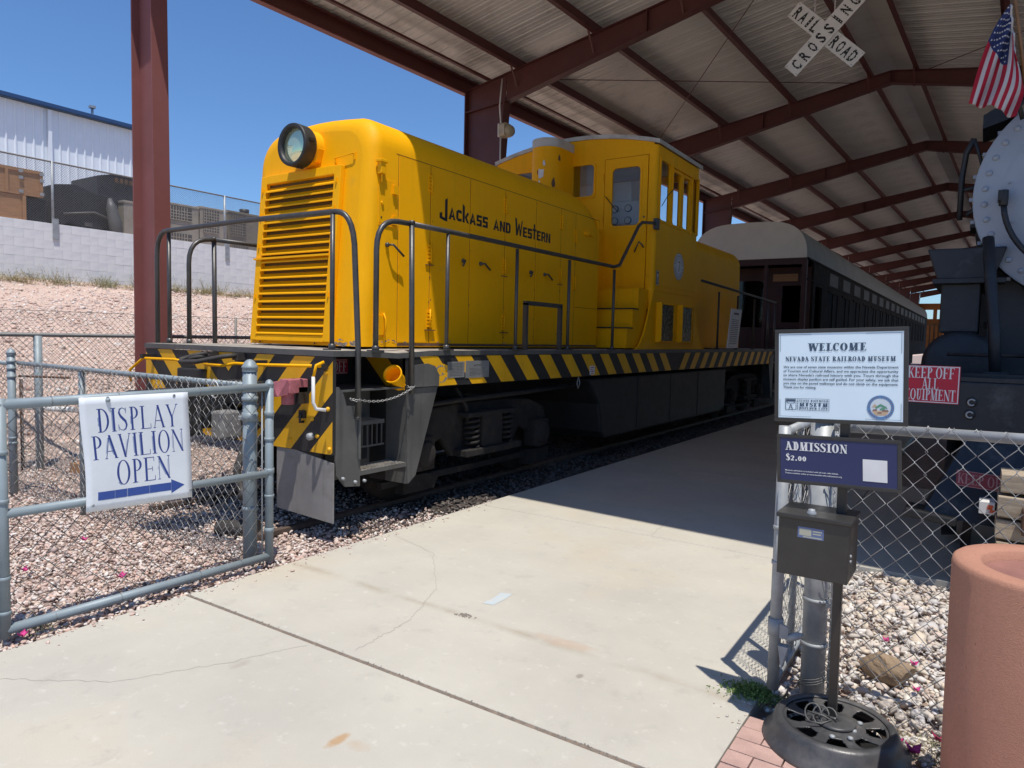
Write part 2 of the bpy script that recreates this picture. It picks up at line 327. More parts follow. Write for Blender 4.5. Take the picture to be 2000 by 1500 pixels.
def copies(me, name, parent, locs, rots=None):
    for i, l in enumerate(locs):
        o = bpy.data.objects.new(name, me); C.objects.link(o); o.parent = parent
        base = -ORG[parent.name] if parent.name in ORG else Vector((0, 0, 0))
        o.location = base+Vector(l)
        if rots: o.rotation_euler = rots[i]
def copy_tree(o, parent=None):
    c = o.copy(); C.objects.link(c)
    if o.name in ORG: ORG[c.name] = ORG[o.name]
    if parent: c.parent = parent
    for ch in list(o.children): copy_tree(ch, c)
    return c
def arc(cx_, cy_, r, a0, a1, n=8): return [(cx_+r*math.cos(R(a0+(a1-a0)*i/n)), cy_+r*math.sin(R(a0+(a1-a0)*i/n))) for i in range(n+1)]
def rrect(x0, x1, y0, y1, r, n=5):
    return arc(x1-r, y1-r, r, 0, 90, n)+arc(x0+r, y1-r, r, 90, 180, n)+arc(x0+r, y0+r, r, 180, 270, n)+arc(x1-r, y0+r, r, 270, 360, n)

# ------------------------------------------------------------------ lettering
def strip(a, b): return [[a[i], a[i+1], b[i+1], b[i]] for i in range(len(a)-1)]
def ring(cx_, cy_, rx, ry, S, T, a0, a1, n=14):
    A = [R(a0+(a1-a0)*i/n) for i in range(n+1)]
    return strip([(cx_+rx*math.cos(t), cy_+ry*math.sin(t)) for t in A], [(cx_+(rx-S)*math.cos(t), cy_+(ry-T)*math.sin(t)) for t in A])
def rect(x0, x1, y0, y1): return [[(x0, y0), (x1, y0), (x1, y1), (x0, y1)]]
def diag(x0, x1, w, y0=0.0, y1=1.0): return [[(x0-w/2, y0), (x0+w/2, y0), (x1+w/2, y1), (x1-w/2, y1)]]
def glyph(ch, S=0.15, T=0.045, W=0.62):
    s = S*0.62; t = T
    def stem(x, top=True, bot=True, w=S):
        r = rect(x, x+w, 0, 1)
        if bot: r += rect(x-s, x+w+s, 0, t)
        if top: r += rect(x-s, x+w+s, 1-t, 1)
        return r
    def foot(x, y, w=0.0): return rect(x-s-w, x+s+w, y if y == 0 else 1-t, t if y == 0 else 1)
    x = s
    if ch == 'D': return stem(x)+ring(x+S, 0.5, W-S-x+0.02, 0.5, S, t, -90, 90), W+0.04
    if ch == 'I': return stem(x), S+2*s
    if ch == 'P': return stem(x)+ring(x+S, 0.74, W*0.5, 0.26, S, t, -90, 90), x+S+W*0.52
    if ch == 'R': return stem(x)+ring(x+S, 0.75, W*0.48, 0.25, S, t, -90, 90)+diag(W+0.02, x+S+0.1, S, 0, 0.5)+foot(W+0.03, 0), W+0.12
    if ch == 'B': return stem(x)+ring(x+S, 0.76, W*0.44, 0.24, S, t, -90, 90)+ring(x+S, 0.27, W*0.52, 0.27, S, t, -90, 90), W+0.04
    if ch == 'L': return stem(x)+rect(x+S, W, 0, t)+rect(W-t, W, 0, 0.22), W+0.02
    if ch == 'E': return stem(x)+rect(x+S, W, 0, t)+rect(x+S, W-0.04, 1-t, 1)+rect(x+S, W-0.14, 0.5-t/2, 0.5+t/2)+rect(W-t, W, 0, 0.2)+rect(W-0.04-t, W-0.04, 0.82, 1)+rect(W-0.14-t, W-0.14, 0.4, 0.6), W+0.03
    if ch == 'F': return stem(x)+rect(x+S, W-0.02, 1-t, 1)+rect(x+S, W-0.14, 0.5-t/2, 0.5+t/2)+rect(W-0.02-t, W-0.02, 0.82, 1)+rect(W-0.14-t, W-0.14, 0.4, 0.6), W
    if ch == 'T': return stem(W/2-S/2, top=False)+rect(0, W, 1-t, 1)+rect(0, t, 0.8, 1)+rect(W-t, W, 0.8, 1), W+0.02
    if ch == 'O': return ring(W*0.56, 0.5, W*0.56, 0.515, S, t, 0, 360, 28), W*1.12+0.02
    if ch == '0': return ring(W*0.42, 0.36, W*0.42, 0.37, S, t, 0, 360, 24), W*0.84+0.03
    if ch == 'Q': return ring(W*0.56, 0.5, W*0.56, 0.515, S, t, 0, 360, 28)+diag(W*0.95, W*0.55, S*0.8, -0.2, 0.1), W*1.12+0.02
    if ch in 'CG':
        g = ring(W*0.54, 0.5, W*0.54, 0.515, S, t, 48, 312, 24)+rect(W*0.92-t, W*0.92, 0.7, 0.98)
        if ch == 'G': g += rect(W*0.86-S, W*0.86, 0.02, 0.42)+rect(W*0.86-S-s, W*0.86+s, 0.42-t, 0.42)
        return g, W*1.03
    if ch == 'U': return rect(x, x+S, 0.3, 1)+foot(x+S/2, 1, S/2)+rect(W-t-x+0.02, W-x+0.02, 0.3, 1)+foot(W-x, 1, t)+ring((x+W-x+0.02)/2, 0.3, (W-2*x+0.02)/2, 0.31, S*0.85, t, 180, 360), W+0.06
    if ch == 'A': return diag(x, W/2, t*1.3)+diag(W, W/2, S)+rect(x+0.1, W-0.08, 0.3, 0.3+t)+foot(x, 0)+foot(W, 0, t), W+0.1
    if ch == 'V': return diag(W/2, x, S)+diag(W/2, W, t*1.3)+foot(x, 1, t)+foot(W, 1), W+0.06
    if ch == 'W': return diag(W*0.42, x, S)+diag(W*0.42, W*0.75, t*1.3)+diag(W*1.1, W*0.7, S)+diag(W*1.1, W*1.45, t*1.3)+foot(x, 1, t)+foot(W*0.72, 1, t)+foot(W*1.45, 1), W*1.5
    if ch == 'M': return rect(x, x+t, 0, 1)+foot(x, 0)+diag(W*0.65, x+S*0.5, S)+diag(W*0.65, W*1.15, t*1.2)+stem(W*1.15-S*0.4), W*1.15+S*0.6+s-0.02
    if ch == 'N': return rect(x, x+t, 0, 1)+foot(x, 0)+diag(W+0.02, x+0.02, S)+rect(W, W+t, 0, 1)+foot(W, 1)+foot(x, 1), W+0.1
    if ch == 'Y': return rect(W/2-S/2+0.02, W/2+S/2+0.02, 0, 0.46)+foot(W/2+0.02, 0, t)+diag(W/2+0.02, x, S, 0.42, 1)+diag(W/2+0.02, W+0.02, t*1.3, 0.42, 1)+foot(x, 1, t)+foot(W+0.02, 1), W+0.08
    if ch == 'K': return stem(x)+diag(x+S, W, t*1.3, 0.36, 1)+diag(W+0.02, x+S+0.1, S, 0, 0.55)+foot(W, 1)+foot(W+0.03, 0), W+0.1
    if ch in 'S$2':
        if ch == '2':
            pts = [(0.05, 0.58), (0.09, 0.68), (0.22, 0.74), (0.36, 0.68), (0.40, 0.56), (0.34, 0.42), (0.20, 0.22), (0.06, 0.05)]; wd = [S*0.9, t, t, S*0.8, S, S*0.7, t*1.3, t]
        else:
            pts = [(0.46, 0.82), (0.40, 0.93), (0.26, 0.98), (0.12, 0.92), (0.08, 0.78), (0.16, 0.63), (0.28, 0.52), (0.42, 0.40), (0.47, 0.24), (0.40, 0.08), (0.26, 0.02), (0.10, 0.07), (0.03, 0.2)]
            wd = [t, t, t, S*0.6, S*0.85, S, S*1.05, S, S*0.85, S*0.6, t, t, t]
        k = W/0.6; L_, R_ = [], []
        for i, p in enumerate(pts):
            a = pts[max(0, i-1)]; b = pts[min(len(pts)-1, i+1)]; dx, dy = b[0]-a[0], b[1]-a[1]; l = math.hypot(dx, dy)
            nx, ny = -dy/l*wd[i]/2, dx/l*wd[i]/2; L_.append(((p[0]+nx)*k, p[1]+ny)); R_.append(((p[0]-nx)*k, p[1]-ny))
        g = strip(L_, R_)
        if ch == 'S': g += rect(0.44*k, 0.44*k+t, 0.74, 0.98)+rect(0.01, 0.01+t, 0.02, 0.28)
        if ch == '$': g += rect(0.25*k, 0.25*k+t, -0.12, 1.12)
        if ch == '2': g += rect(0.03, 0.44*k, 0, t*2)+rect(0.44*k-t, 0.44*k, 0, 0.17)
        return g, 0.54*k+0.02
    if ch == '.': return rect(0.03, 0.03+S*0.9, 0, S*0.9), S+0.08
    return [], 0.3
def serif(text, height, S=0.15, T=0.045, W=0.62, gap=0.06, width=None):
    out = []; x = 0.0
    for ch in text:
        g, a = glyph(ch, S, T, W)
        for p in g: out.append([(q[0]+x, q[1]) for q in p])
        x += a+gap
    x -= gap; sx = height if width is None else width/x
    return [[(q[0]*sx, q[1]*height) for q in p] for p in out], x*sx
def sans(text, size, width=None, bold=0.0):
    cu = bpy.data.curves.new('t', 'FONT'); cu.body = text; cu.size = size; cu.offset = bold; cu.resolution_u = 2
    o = bpy.data.objects.new('t', cu); C.objects.link(o); dg = bpy.context.evaluated_depsgraph_get(); me = o.evaluated_get(dg).to_mesh()
    vs_ = [(v.co.x, v.co.y) for v in me.vertices]; polys = [[vs_[i] for i in p.vertices] for p in me.polygons]
    o.to_mesh_clear() if False else None
    bpy.data.objects.remove(o); x1 = max(v[0] for v in vs_); x0 = min(v[0] for v in vs_); k = 1 if width is None else width/(x1-x0)
    return [[((q[0]-x0)*k, q[1]) for q in p] for p in polys], (x1-x0)*k
def lay(mb, polys, O, U, V, N, du=0.0, dv=0.0, eps=0.0, jitter=True):
    O, U, V, N = map(Vector, (O, U, V, N))
    for i, p in enumerate(polys):
        a = sum(p[j][0]*p[(j+1) % len(p)][1]-p[(j+1) % len(p)][0]*p[j][1] for j in range(len(p)))
        q = p if a > 0 else p[::-1]
        e = eps+(0.00004*(i % 12) if jitter else 0)
        mb.quad(*[O+U*(x+du)+V*(y+dv)+N*e for x, y in q])
    return mb

# ------------------------------------------------------------------ ground
import numpy as np
rng = np.random.default_rng(5)
def terr(x):
    pts = [(-400, 3.93), (-18.1, 3.93), (-18.0, 2.72), (-12.5, 0.95), (-10.2, 0.12), (-9.2, -0.03), (-4.0, -0.05), (400, -0.05)]
    for (a, za), (b, zb) in zip(pts, pts[1:]):
        if a <= x <= b: return za+(zb-za)*(x-a)/(b-a)
    return -0.05
def terr_mesh(name, xs, ys, m):
    mb = MB(); rows = []
    for y in ys: rows.append([(x, y, terr(x)-0.03+(0.02*math.sin(x*2.1+y*1.3)+0.015*math.sin(y*2.7-x))*(1 if -17.5 < x < -10 else 0.3)) for x in xs])
    mb.grid(rows); return struct(mb, name, m)
ysl = [-300, -60, -20]+[i*0.5 for i in range(-16, 60)]+[40, 60, 90, 140, 300, 900]
terr_mesh('slope', [-18.0+0.45*i for i in range(18)]+[-10.2], ysl, GROUND2)
terr_mesh('ground', [-10.2, -9.7, -9.2]+[-9+0.5*i for i in range(20)]+[1, 2, 4, 8, 20, 60, 300, 900], ysl, GROUND)
terr_mesh('yard', [-900, -300, -60, -30, -18.1], ysl, GROUND2)

pv = bpy.data.objects.new('pavement', None); C.objects.link(pv); pv['kind'] = 'structure'
def slab(x0, x1, y0, y1, z=0.0): 
    mb = MB(); mb.box(x0, x1, y0, y1, z-0.12, z); return part(mb, 'slab', CONC, pv, bev=0.004)
XL, XR = -3.95, -0.765
for a, b in ((-7.6, -4.6), (-4.59, -0.61), (-0.6, 2.405), (2.43, 5.415), (5.423, 8.42), (8.428, 11.42), (11.428, 14.42), (14.428, 17.42)):
    slab(XL, XR if b < 5.42 else -1.0, a, b)
slab(XL, -1.0, 17.43, 72)
slab(-0.992, 2.6, 5.63, 9.2)
slab(XL-4, XL-0.01, -7.6, 0.3); slab(XR+0.01, 4, -7.6, 1.72)
jm = MB(); jm.box(XL, XR, 2.404, 2.431, -0.1, -0.0035); jm.box(XL, XR, 5.41, 5.425, -0.1, -0.004); part(jm, 'joint_fill', JOINT, pv)
# crumbs that lie in the open joint
gm = MB()
for i in range(420):
    x = random.uniform(XL, XR); y = 2.4175+random.gauss(0, 0.008); s = random.uniform(0.002, 0.005)
    gm.lathe((x, y, -0.004), [(0.0005, s*1.6), (s, s), (s*1.1, 0)], 5)
part(gm, 'joint_grit', GRIT, pv, kind='stuff')
def crack(pts, wd=0.0035):
    mb = MB(); P = []
    for (a, b) in zip(pts, pts[1:]):
        n = 12
        for i in range(n): t = i/n; P.append((a[0]+(b[0]-a[0])*t+random.gauss(0, 0.006), a[1]+(b[1]-a[1])*t+random.gauss(0, 0.006)))
    for i in range(len(P)-1):
        a, b = P[i], P[i+1]; dx, dy = b[0]-a[0], b[1]-a[1]; l = math.hypot(dx, dy)+1e-6; nx, ny = -dy/l*wd/2, dx/l*wd/2
        mb.quad((a[0]-nx, a[1]-ny, 0.0012), (b[0]-nx, b[1]-ny, 0.0012), (b[0]+nx, b[1]+ny, 0.0012), (a[0]+nx, a[1]+ny, 0.0012))
    part(mb, 'crack', CRACK, pv)
crack([(-3.881, 4.142), (-3.314, 3.966), (-2.844, 3.444), (-2.687, 3.129), (-2.606, 2.906), (-2.589, 2.706), (-2.571, 2.45)], 0.0022)
crack([(-3.85, 1.22), (-3.641, 1.322), (-3.444, 1.45), (-3.179, 1.633), (-3.073, 1.84), (-2.952, 2.029), (-2.897, 2.208), (-2.803, 2.403)], 0.0018)
crack([(-2.2, 5.42), (-2.3, 6.1), (-2.1, 6.8)], 0.003)
mb = MB(); k = [(-2.435, 3.385), (-2.365, 3.40), (-2.362, 3.52), (-2.375, 3.62), (-2.445, 3.60), (-2.43, 3.49)]
mb.quad(*[(x, y, 0.0016) for x, y in k]); part(mb, 'chalk_mark', PAINTB, pv)
mb = MB()
for i in range(60):
    x = -2.408+random.gauss(0, 0.025); y = 3.174+random.gauss(0, 0.012); s = random.uniform(0.002, 0.006)
    mb.lathe((x, y, 0.0), [(s*1.1, 0), (s, s*0.7), (0.0005, s*1.1)], 5)
part(mb, 'spilled_grit', GRIT, pv, kind='stuff')

# stones
def ico():
    t = (1+5**0.5)/2; v = np.array([(-1, t, 0), (1, t, 0), (-1, -t, 0), (1, -t, 0), (0, -1, t), (0, 1, t), (0, -1, -t), (0, 1, -t), (t, 0, -1), (t, 0, 1), (-t, 0, -1), (-t, 0, 1)], float)
    f = np.array([(0, 11, 5), (0, 5, 1), (0, 1, 7), (0, 7, 10), (0, 10, 11), (1, 5, 9), (5, 11, 4), (11, 10, 2), (10, 7, 6), (7, 1, 8), (3, 9, 4), (3, 4, 2), (3, 2, 6), (3, 6, 8), (3, 8, 9), (4, 9, 5), (2, 4, 11), (6, 2, 10), (8, 6, 7), (9, 8, 1)])
    return v/np.linalg.norm(v[0]), f
IV, IF = ico()
def stones(name, x, y, z, s, m, flat=0.62):
    n = len(x); tm = []
    for k in range(24):
        v = IV.copy()
        for _ in range(5):                                 # plane cuts give broken faces
            nn = rng.normal(0, 1, 3); nn /= np.linalg.norm(nn); dd = v@nn; lim = rng.uniform(0.35, 0.75); v = v-np.outer(np.maximum(dd-lim, 0), nn)
        v = v*(1+rng.normal(0, 0.14, (12, 1)))*np.array([1.15, rng.uniform(0.55, 1), flat*rng.uniform(0.6, 1.2)])
        q = rng.normal(0, 1, (3, 3)); q, _ = np.linalg.qr(q*0.35+np.eye(3)); tm.append(v@q)
    tm = np.array(tm)[rng.integers(0, 24, n)]; a = rng.uniform(0, 6.28, n); ca, sa = np.cos(a), np.sin(a)
    X = tm[:, :, 0]*ca[:, None]-tm[:, :, 1]*sa[:, None]; Yv = tm[:, :, 0]*sa[:, None]+tm[:, :, 1]*ca[:, None]
    V = np.stack([X*s[:, None]+x[:, None], Yv*s[:, None]+y[:, None], tm[:, :, 2]*s[:, None]+z[:, None]], -1).reshape(-1, 3)
    F = (IF[None]+12*np.arange(n)[:, None, None]).reshape(-1, 3)
    me = bpy.data.meshes.new(name); me.vertices.add(len(V)); me.vertices.foreach_set('co', V.astype(np.float32).ravel())
    me.loops.add(F.size); me.loops.foreach_set('vertex_index', F.astype(np.int32).ravel()); me.polygons.add(len(F))
    me.polygons.foreach_set('loop_start', np.arange(0, F.size, 3, dtype=np.int32)); me.polygons.foreach_set('loop_total', np.full(len(F), 3, dtype=np.int32))
    me.materials.append(m); me.update(calc_edges=True); o = bpy.data.objects.new(name, me); C.objects.link(o); o['kind'] = 'stuff'; return o
n = 36000; x = rng.uniform(-9.2, -3.96, n*2); y = 1.0+rng.power(0.75, n*2)*9.0; d = np.hypot(x, y)
keep = rng.uniform(0, 1, n*2) < np.clip((5.6/d)**2.0, 0, 1)
keep &= ~((x > -6.9) & (y > 4.7+0.5*rng.uniform(0, 1, n*2)))
x, y, d = x[keep], y[keep], d[keep]; s = rng.gamma(5, 0.0022, len(x))+0.0055
edge = (x > -4.03); s = np.where(edge, s*0.7, s)
stones('gravel', x, y, -0.055+rng.uniform(0, 0.022, len(x))+0*s, s, GRAVP)
n = 6500; x = rng.uniform(-0.73, 2.4, n); y = rng.uniform(3.12, 5.62, n); s = rng.gamma(5, 0.0038, n)+0.008
stones('crushed_rock', x, y, -0.07+rng.uniform(0, 0.045, n), s, GRAVW, 0.6)
n = 6500; x = rng.uniform(-0.72, 2.4, n); y = rng.uniform(3.08, 5.66, n); s = rng.gamma(4, 0.002, n)+0.004
stones('rock_chips', x, y, -0.045+rng.uniform(0, 0.03, n), s, GRAVW)
n = 260; x = XL+rng.gamma(1.2, 0.05, n)-0.01; y = rng.uniform(0.9, 5.6, n); s = rng.gamma(3, 0.0018, n)+0.002
stones('stray_gravel', x, y, 0.001+s*0.3, s, GRAVP)
n = 90; x = XR-rng.gamma(1.2, 0.04, n); y = rng.uniform(2.9, 5.4, n); s = rng.gamma(3, 0.002, n)+0.002
stones('stray_gravel', x, y, 0.001+s*0.3, s, GRAVW)
mb = MB(); mb.box(-6.95, -3.96, 4.9, 72, -0.12, -0.058); struct(mb, 'ballast_bed', mat('dark_ballast_bed', (0.05, 0.042, 0.036), 0.95, var=0.4, vscale=12, bump=1.0, bscale=45))  # dark sheet laid along the track beneath the ballast stones
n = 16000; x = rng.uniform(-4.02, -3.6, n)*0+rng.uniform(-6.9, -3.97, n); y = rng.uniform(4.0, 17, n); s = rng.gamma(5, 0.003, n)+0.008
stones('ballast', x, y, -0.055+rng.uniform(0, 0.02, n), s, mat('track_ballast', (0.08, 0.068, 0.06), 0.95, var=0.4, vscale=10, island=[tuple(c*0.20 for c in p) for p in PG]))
n = 34000; x = rng.uniform(-17.9, -9.3, n); y = rng.uniform(1.5, 14, n); s = rng.gamma(1.7, 0.0085, n)+0.010
z = np.array([terr(a) for a in x])-0.03+0.02*np.sin(x*2.1+y*1.3)+0.015*np.sin(y*2.7-x)
stones('slope_rubble', x, y, z, s, GRAVP, 0.7)

# ------------------------------------------------------------------ block wall on the slope with its fence
bw = thing('block_wall', 'white painted concrete block retaining wall at the top of the gravel slope', 'wall', (-18, 6, 2.7))
mb = MB(); mb.box(-18.2, -18.0, -20, 60, 2.4, 3.985); part(mb, 'wall_core', MORT, bw)
mb = MB(); mb.box(-0.012, 0.005, 0.0025, 0.3975, 0.0025, 0.1975); bm_ = mb.mesh('block', BLOCKM); pos = []
for r_ in range(8):
    for c_ in range(-1, 21):
        y0 = 5.6+c_*0.4+(0.2 if r_ % 2 else 0); pos.append((-18.0+random.uniform(-0.002, 0.002), y0, 2.385+r_*0.2))
for i, l in enumerate(pos):
    o = bpy.data.objects.new('block', bm_); C.objects.link(o); o.parent = bw; o.location = Vector(l)-ORG[bw.name]
mb = MB()
for r_ in range(8):
    for c_ in range(48):
        for y0 in ((14.0+c_*0.4,) if c_ > -1 else ()):
            yy = y0+(0.2 if r_ % 2 else 0); mb.box(-18.006, -17.993, yy+0.003, yy+0.397, 2.388+r_*0.2, 2.582+r_*0.2)
    for c_ in range(20):
        yy = 5.2-(c_+1)*0.4+(0.2 if r_ % 2 else 0); mb.box(-18.006, -17.993, yy+0.003, yy+0.397, 2.388+r_*0.2, 2.582+r_*0.2)
part(mb, 'block_courses', BLOCKM, bw, kind='stuff')

def diag_mesh(mb, a, b, z0, z1, cell, r=0.0018):
    a, b = Vector(a), Vector(b); L = (b-a).length; d = (b-a).normalized(); H = z1-z0; n = int((L+H)/cell)
    for i in range(n+1):
        for sg in (1, -1):
            s0 = i*cell-(H if sg > 0 else 0); t0, t1 = s0, s0+sg*H; zz0, zz1 = z0, z1
            lo, hi = (t0, t1) if t0 < t1 else (t1, t0)
            c0, c1 = max(0, lo), min(L, hi)
            if c0 >= c1: continue
            f = lambda t: zz0+(t-t0)/(t1-t0)*(zz1-zz0)
            mb.tube([a+d*c0+Vector((0, 0, f(c0)-a.z)), a+d*c1+Vector((0, 0, f(c1)-a.z))], r, 3, caps=False)
wf = thing('chain_link_fence', 'tall chain link fence standing on top of the white block wall', 'fence', (-18.1, 8, 4.0))
mb = MB(); diag_mesh(mb, (-18.1, 3.0, 0), (-18.1, 24, 0), 4.02, 5.38, 0.055, 0.0028); part(mb, 'mesh', WIRED, wf, kind='stuff')
mb = MB(); mb.tube([(-18.1, -10, 5.39), (-18.1, 40, 5.42)], 0.021, 6); part(mb, 'top_rail', WIRED, wf)
for yp in (3.4, 7.85, 12.3, 16.75, 21.2):
    mb = MB(); mb.tube([(-18.1, yp, 3.98), (-18.1, yp, 5.42)], 0.03, 8); mb.box(-17.99, -17.96, yp-0.06, yp+0.06, 3.62, 4.1); part(mb, 'post', GALV, wf)

# dry weeds along the foot of the wall
mb = MB()
for i in range(95):
    yc = random.choice([random.uniform(3, 14), random.uniform(6.5, 10.8), random.uniform(10, 13)]); xc = -17.9+random.uniform(0, 0.35); hh = random.uniform(0.08, 0.30)*(1 if random.random() < 0.8 else 1.5)
    if random.random() < 0.45: hh *= 0.5
    for j in range(26):
        a = random.uniform(0, 6.28); r0 = random.uniform(0, 0.09); ln = random.uniform(0.1, 0.28)
        p = Vector((xc+r0*math.cos(a), yc+1.6*r0*math.sin(a), terr(xc)-0.05)); q = p+Vector((math.cos(a)*ln*0.6, math.sin(a)*ln*0.9, hh*random.uniform(0.5, 1.2)))
        s_ = Vector((random.uniform(-1, 1), random.uniform(-1, 1), 0)).normalized()*0.006
        mb.quad(p-s_, p+s_, q)
        for k in range(2):
            t = random.uniform(0.4, 0.95); b0 = p.lerp(q, t); e = b0+Vector((random.uniform(-.06, .06), random.uniform(-.06, .06), random.uniform(0, .06))); mb.quad(b0-s_, b0+s_, e)
o = solo(mb, 'dry_weeds', DRYG, 'dry straw weeds along the foot of the block wall', None, kind='stuff')
del o['label']; 

# ------------------------------------------------------------------ things in the yard above the wall
bd = thing('metal_building', 'pale steel industrial building with blue roof trim behind the block wall', 'building', (-30, 10, 4))
mb = MB(); mb.box(-45, -30.0, -14, 16.9, 3.8, 9.85); part(mb, 'wall', BWALL, bd)
mb = MB(); mb.hexa([(0, -0.045, 4.0), (0.045, -0.018, 4.0), (0.045, 0.018, 4.0), (0, 0.045, 4.0), (0, -0.045, 9.84), (0.045, -0.018, 9.84), (0.045, 0.018, 9.84), (0, 0.045, 9.84)]); rm_ = mb.mesh('rib', BWALL)
copies(rm_, 'rib', bd, [(-30.0, -8+0.3*i, 0) for i in range(83)])
mb = MB(); mb.box(-29.96, -29.86, 12.86, 12.98, 3.9, 9.8); mb.box(-29.95, -29.85, -1.2, -1.08, 3.9, 9.8); part(mb, 'downspout', BWALL, bd)
mb = MB(); mb.hexa([(-45.4, -14.3, 12.2), (-29.74, -14.3, 9.84), (-29.74, 17.2, 9.84), (-45.4, 17.2, 12.2), (-45.4, -14.3, 12.35), (-29.74, -14.3, 9.99), (-29.74, 17.2, 9.99), (-45.4, 17.2, 12.35)]); part(mb, 'roof', BTRIM, bd)
mb = MB(); mb.box(-29.75, -29.66, -14.3, 17.2, 9.86, 9.99); part(mb, 'gutter', BTRIM, bd)
mb = MB(); mb.tube([(-31, 15.0, 9.9), (-31, 15.0, 10.6)], 0.05, 8); mb.box(-31.1, -30.9, 14.9, 15.1, 10.6, 10.7); part(mb, 'vent_pipe', GALV, bd)

cr = thing('wooden_crate', 'upper plywood crate with metal corner clips stacked behind the wall fence', 'crate', (-21, 8, 4.95))
mb = MB(); mb.box(-22.2, -21.0, 7.1, 8.86, 5.04, 5.66); part(mb, 'plywood_side', WOODM, cr)
for y0 in (7.1, 8.0, 8.80):
    mb = MB(); mb.box(-20.995, -20.965, y0, y0+0.07, 5.03, 5.67); part(mb, 'batten', WOODM, cr)
mb = MB(); mb.box(-20.995, -20.97, 7.1, 8.87, 5.61, 5.69); mb.box(-20.995, -20.97, 7.1, 8.87, 5.01, 5.08); part(mb, 'edge_rail', WOODM, cr)
mb = MB()
for yy in (7.55, 8.35, 8.84):
    for zz in (5.1, 5.45, 5.62): mb.box(-20.968, -20.95, yy-0.05, yy+0.05, zz-0.04, zz+0.04)
part(mb, 'corner_clip', GALV, cr)
c2 = thing('wooden_crate', 'lower open plywood crate underneath the clipped crate behind the wall fence', 'crate', (-21, 8, 4))
mb = MB(); mb.box(-22.2, -21.0, 7.2, 8.44, 3.93, 5.0); part(mb, 'plywood_side', WOODM, c2)
mb = MB(); mb.box(-20.995, -20.96, 8.38, 8.46, 3.93, 5.0); mb.box(-20.995, -20.96, 7.2, 7.28, 3.93, 5.0); part(mb, 'batten', WOODM, c2)
mb = MB(); mb.box(-22.2, -21.1, 8.5, 9.0, 3.93, 5.0); mb.box(-21.6, -21.5, 9.05, 9.2, 3.93, 4.6); solo(mb, 'dark_machine_block', DARKM, 'dark machine block tucked beside the lower crate behind the wall fence', 'machine', bev=0.03)
km = thing('rail_machine', 'long black railway machine with a raised cab end behind the wall fence', 'machine', (-21.2, 10, 4))
mb = MB(); mb.prism([(9.18, 4.0), (10.9, 4.0), (10.9, 5.35), (10.2, 5.42), (9.75, 5.56), (9.2, 5.46)], (-22.4, 0, 0), (0, 1, 0), (0, 0, 1), (1.3, 0, 0)); part(mb, 'hood', DARKM, km, bev=0.03)
mb = MB(); mb.prism([(10.48, 4.6), (12.0, 4.6), (12.0, 6.08), (11.0, 6.12), (10.48, 5.98)], (-23.0, 0, 0), (0, 1, 0), (0, 0, 1), (1.6, 0, 0)); part(mb, 'cab', DARKM, km, bev=0.03)
mb = MB()
for i in range(7): mb.box(-21.39, -21.34, 10.95+0.14*i, 11.02+0.14*i, 5.86, 6.0)
part(mb, 'cab_vent', RUST, km)
mb = MB(); mb.tube([(-21.05, 9.4, 4.7), (-21.05, 10.2, 4.85), (-21.05, 10.9, 4.65)], 0.03, 6); mb.box(-21.09, -21.06, 9.95, 10.15, 4.45, 4.55); part(mb, 'hose', GRY, km)
mb = MB()
for yw in (9.6, 10.6, 11.6): mb.cyl((-21.3, yw, 4.2), (-21.1, yw, 4.2), 0.28, 16)
part(mb, 'wheel', DARKM, km)
def hvac(label, y0, y1, z1, grilles, x=-21.0, m=TAN):
    h = thing('air_conditioning_unit', label, 'air conditioner', (x, (y0+y1)/2, 4), 'used rooftop air conditioners in the yard')
    mb = MB(); mb.box(x-1.3, x, y0, y1, 3.95, z1); mb.box(x-1.32, x+0.02, y0-0.02, y1+0.02, z1-0.06, z1+0.01); part(mb, 'casing', m, h, bev=0.01)
    for g in grilles:
        mb = MB(); mb.box(x+0.002, x+0.025, g[0], g[1], g[2], g[3]); gg = part(mb, 'coil_grille', GRILLE, h)
        mb = MB()
        for i in range(int((g[1]-g[0])/0.09)): mb.box(x+0.025, x+0.035, g[0]+0.09*i, g[0]+0.09*i+0.025, g[2], g[3])
        for i in range(int((g[3]-g[2])/0.09)): mb.box(x+0.025, x+0.034, g[0], g[1], g[2]+0.09*i, g[2]+0.09*i+0.025)
        part(mb, 'grille_bars', m, gg)
    mb = MB(); mb.box(x+0.021, x+0.03, y0+0.25, y0+0.38, z1-0.5, z1-0.35); part(mb, 'data_plate', INKB, h)
    return h
hvac('tan air conditioning unit with a grey duct boot nearest the black machine', 11.0, 12.0, 5.32, [])
mb = MB(); mb.tube([(-20.9, 10.75, 4.0), (-20.9, 10.7, 4.6), (-20.95, 10.62, 5.05), (-21, 10.6, 5.3)], [0.17, 0.18, 0.14, 0.05], 10); solo(mb, 'duct_boot', GRY, 'bent dark duct leaning between the black machine and the first tan unit', 'duct')
hvac('wide tan air conditioning unit with long coil grilles right of the red post', 12.05, 13.35, 5.5, [(12.3, 13.1, 5.0, 5.42), (12.3, 13.1, 4.1, 4.6)])
hvac('tall tan air conditioning unit with one square perforated grille', 13.4, 14.35, 5.55, [(13.5, 14.05, 4.75, 5.48)])
hvac('brownish air conditioning unit with dark louvres farthest right before the locomotive', 14.5, 15.9, 5.62, [(14.6, 15.2, 4.8, 5.5), (14.7, 15.3, 4.1, 4.5)], -21.2, mat('brown_unit_casing', (0.20, 0.17, 0.13), 0.7, var=0.2))
mb = MB(); mb.cyl((-21.4, 15.3, 5.62), (-21.4, 15.3, 5.78), 0.16, 12); solo(mb, 'roof_cowl', DARKM, 'small dark cowl on top of the brownish air conditioning unit', 'vent')

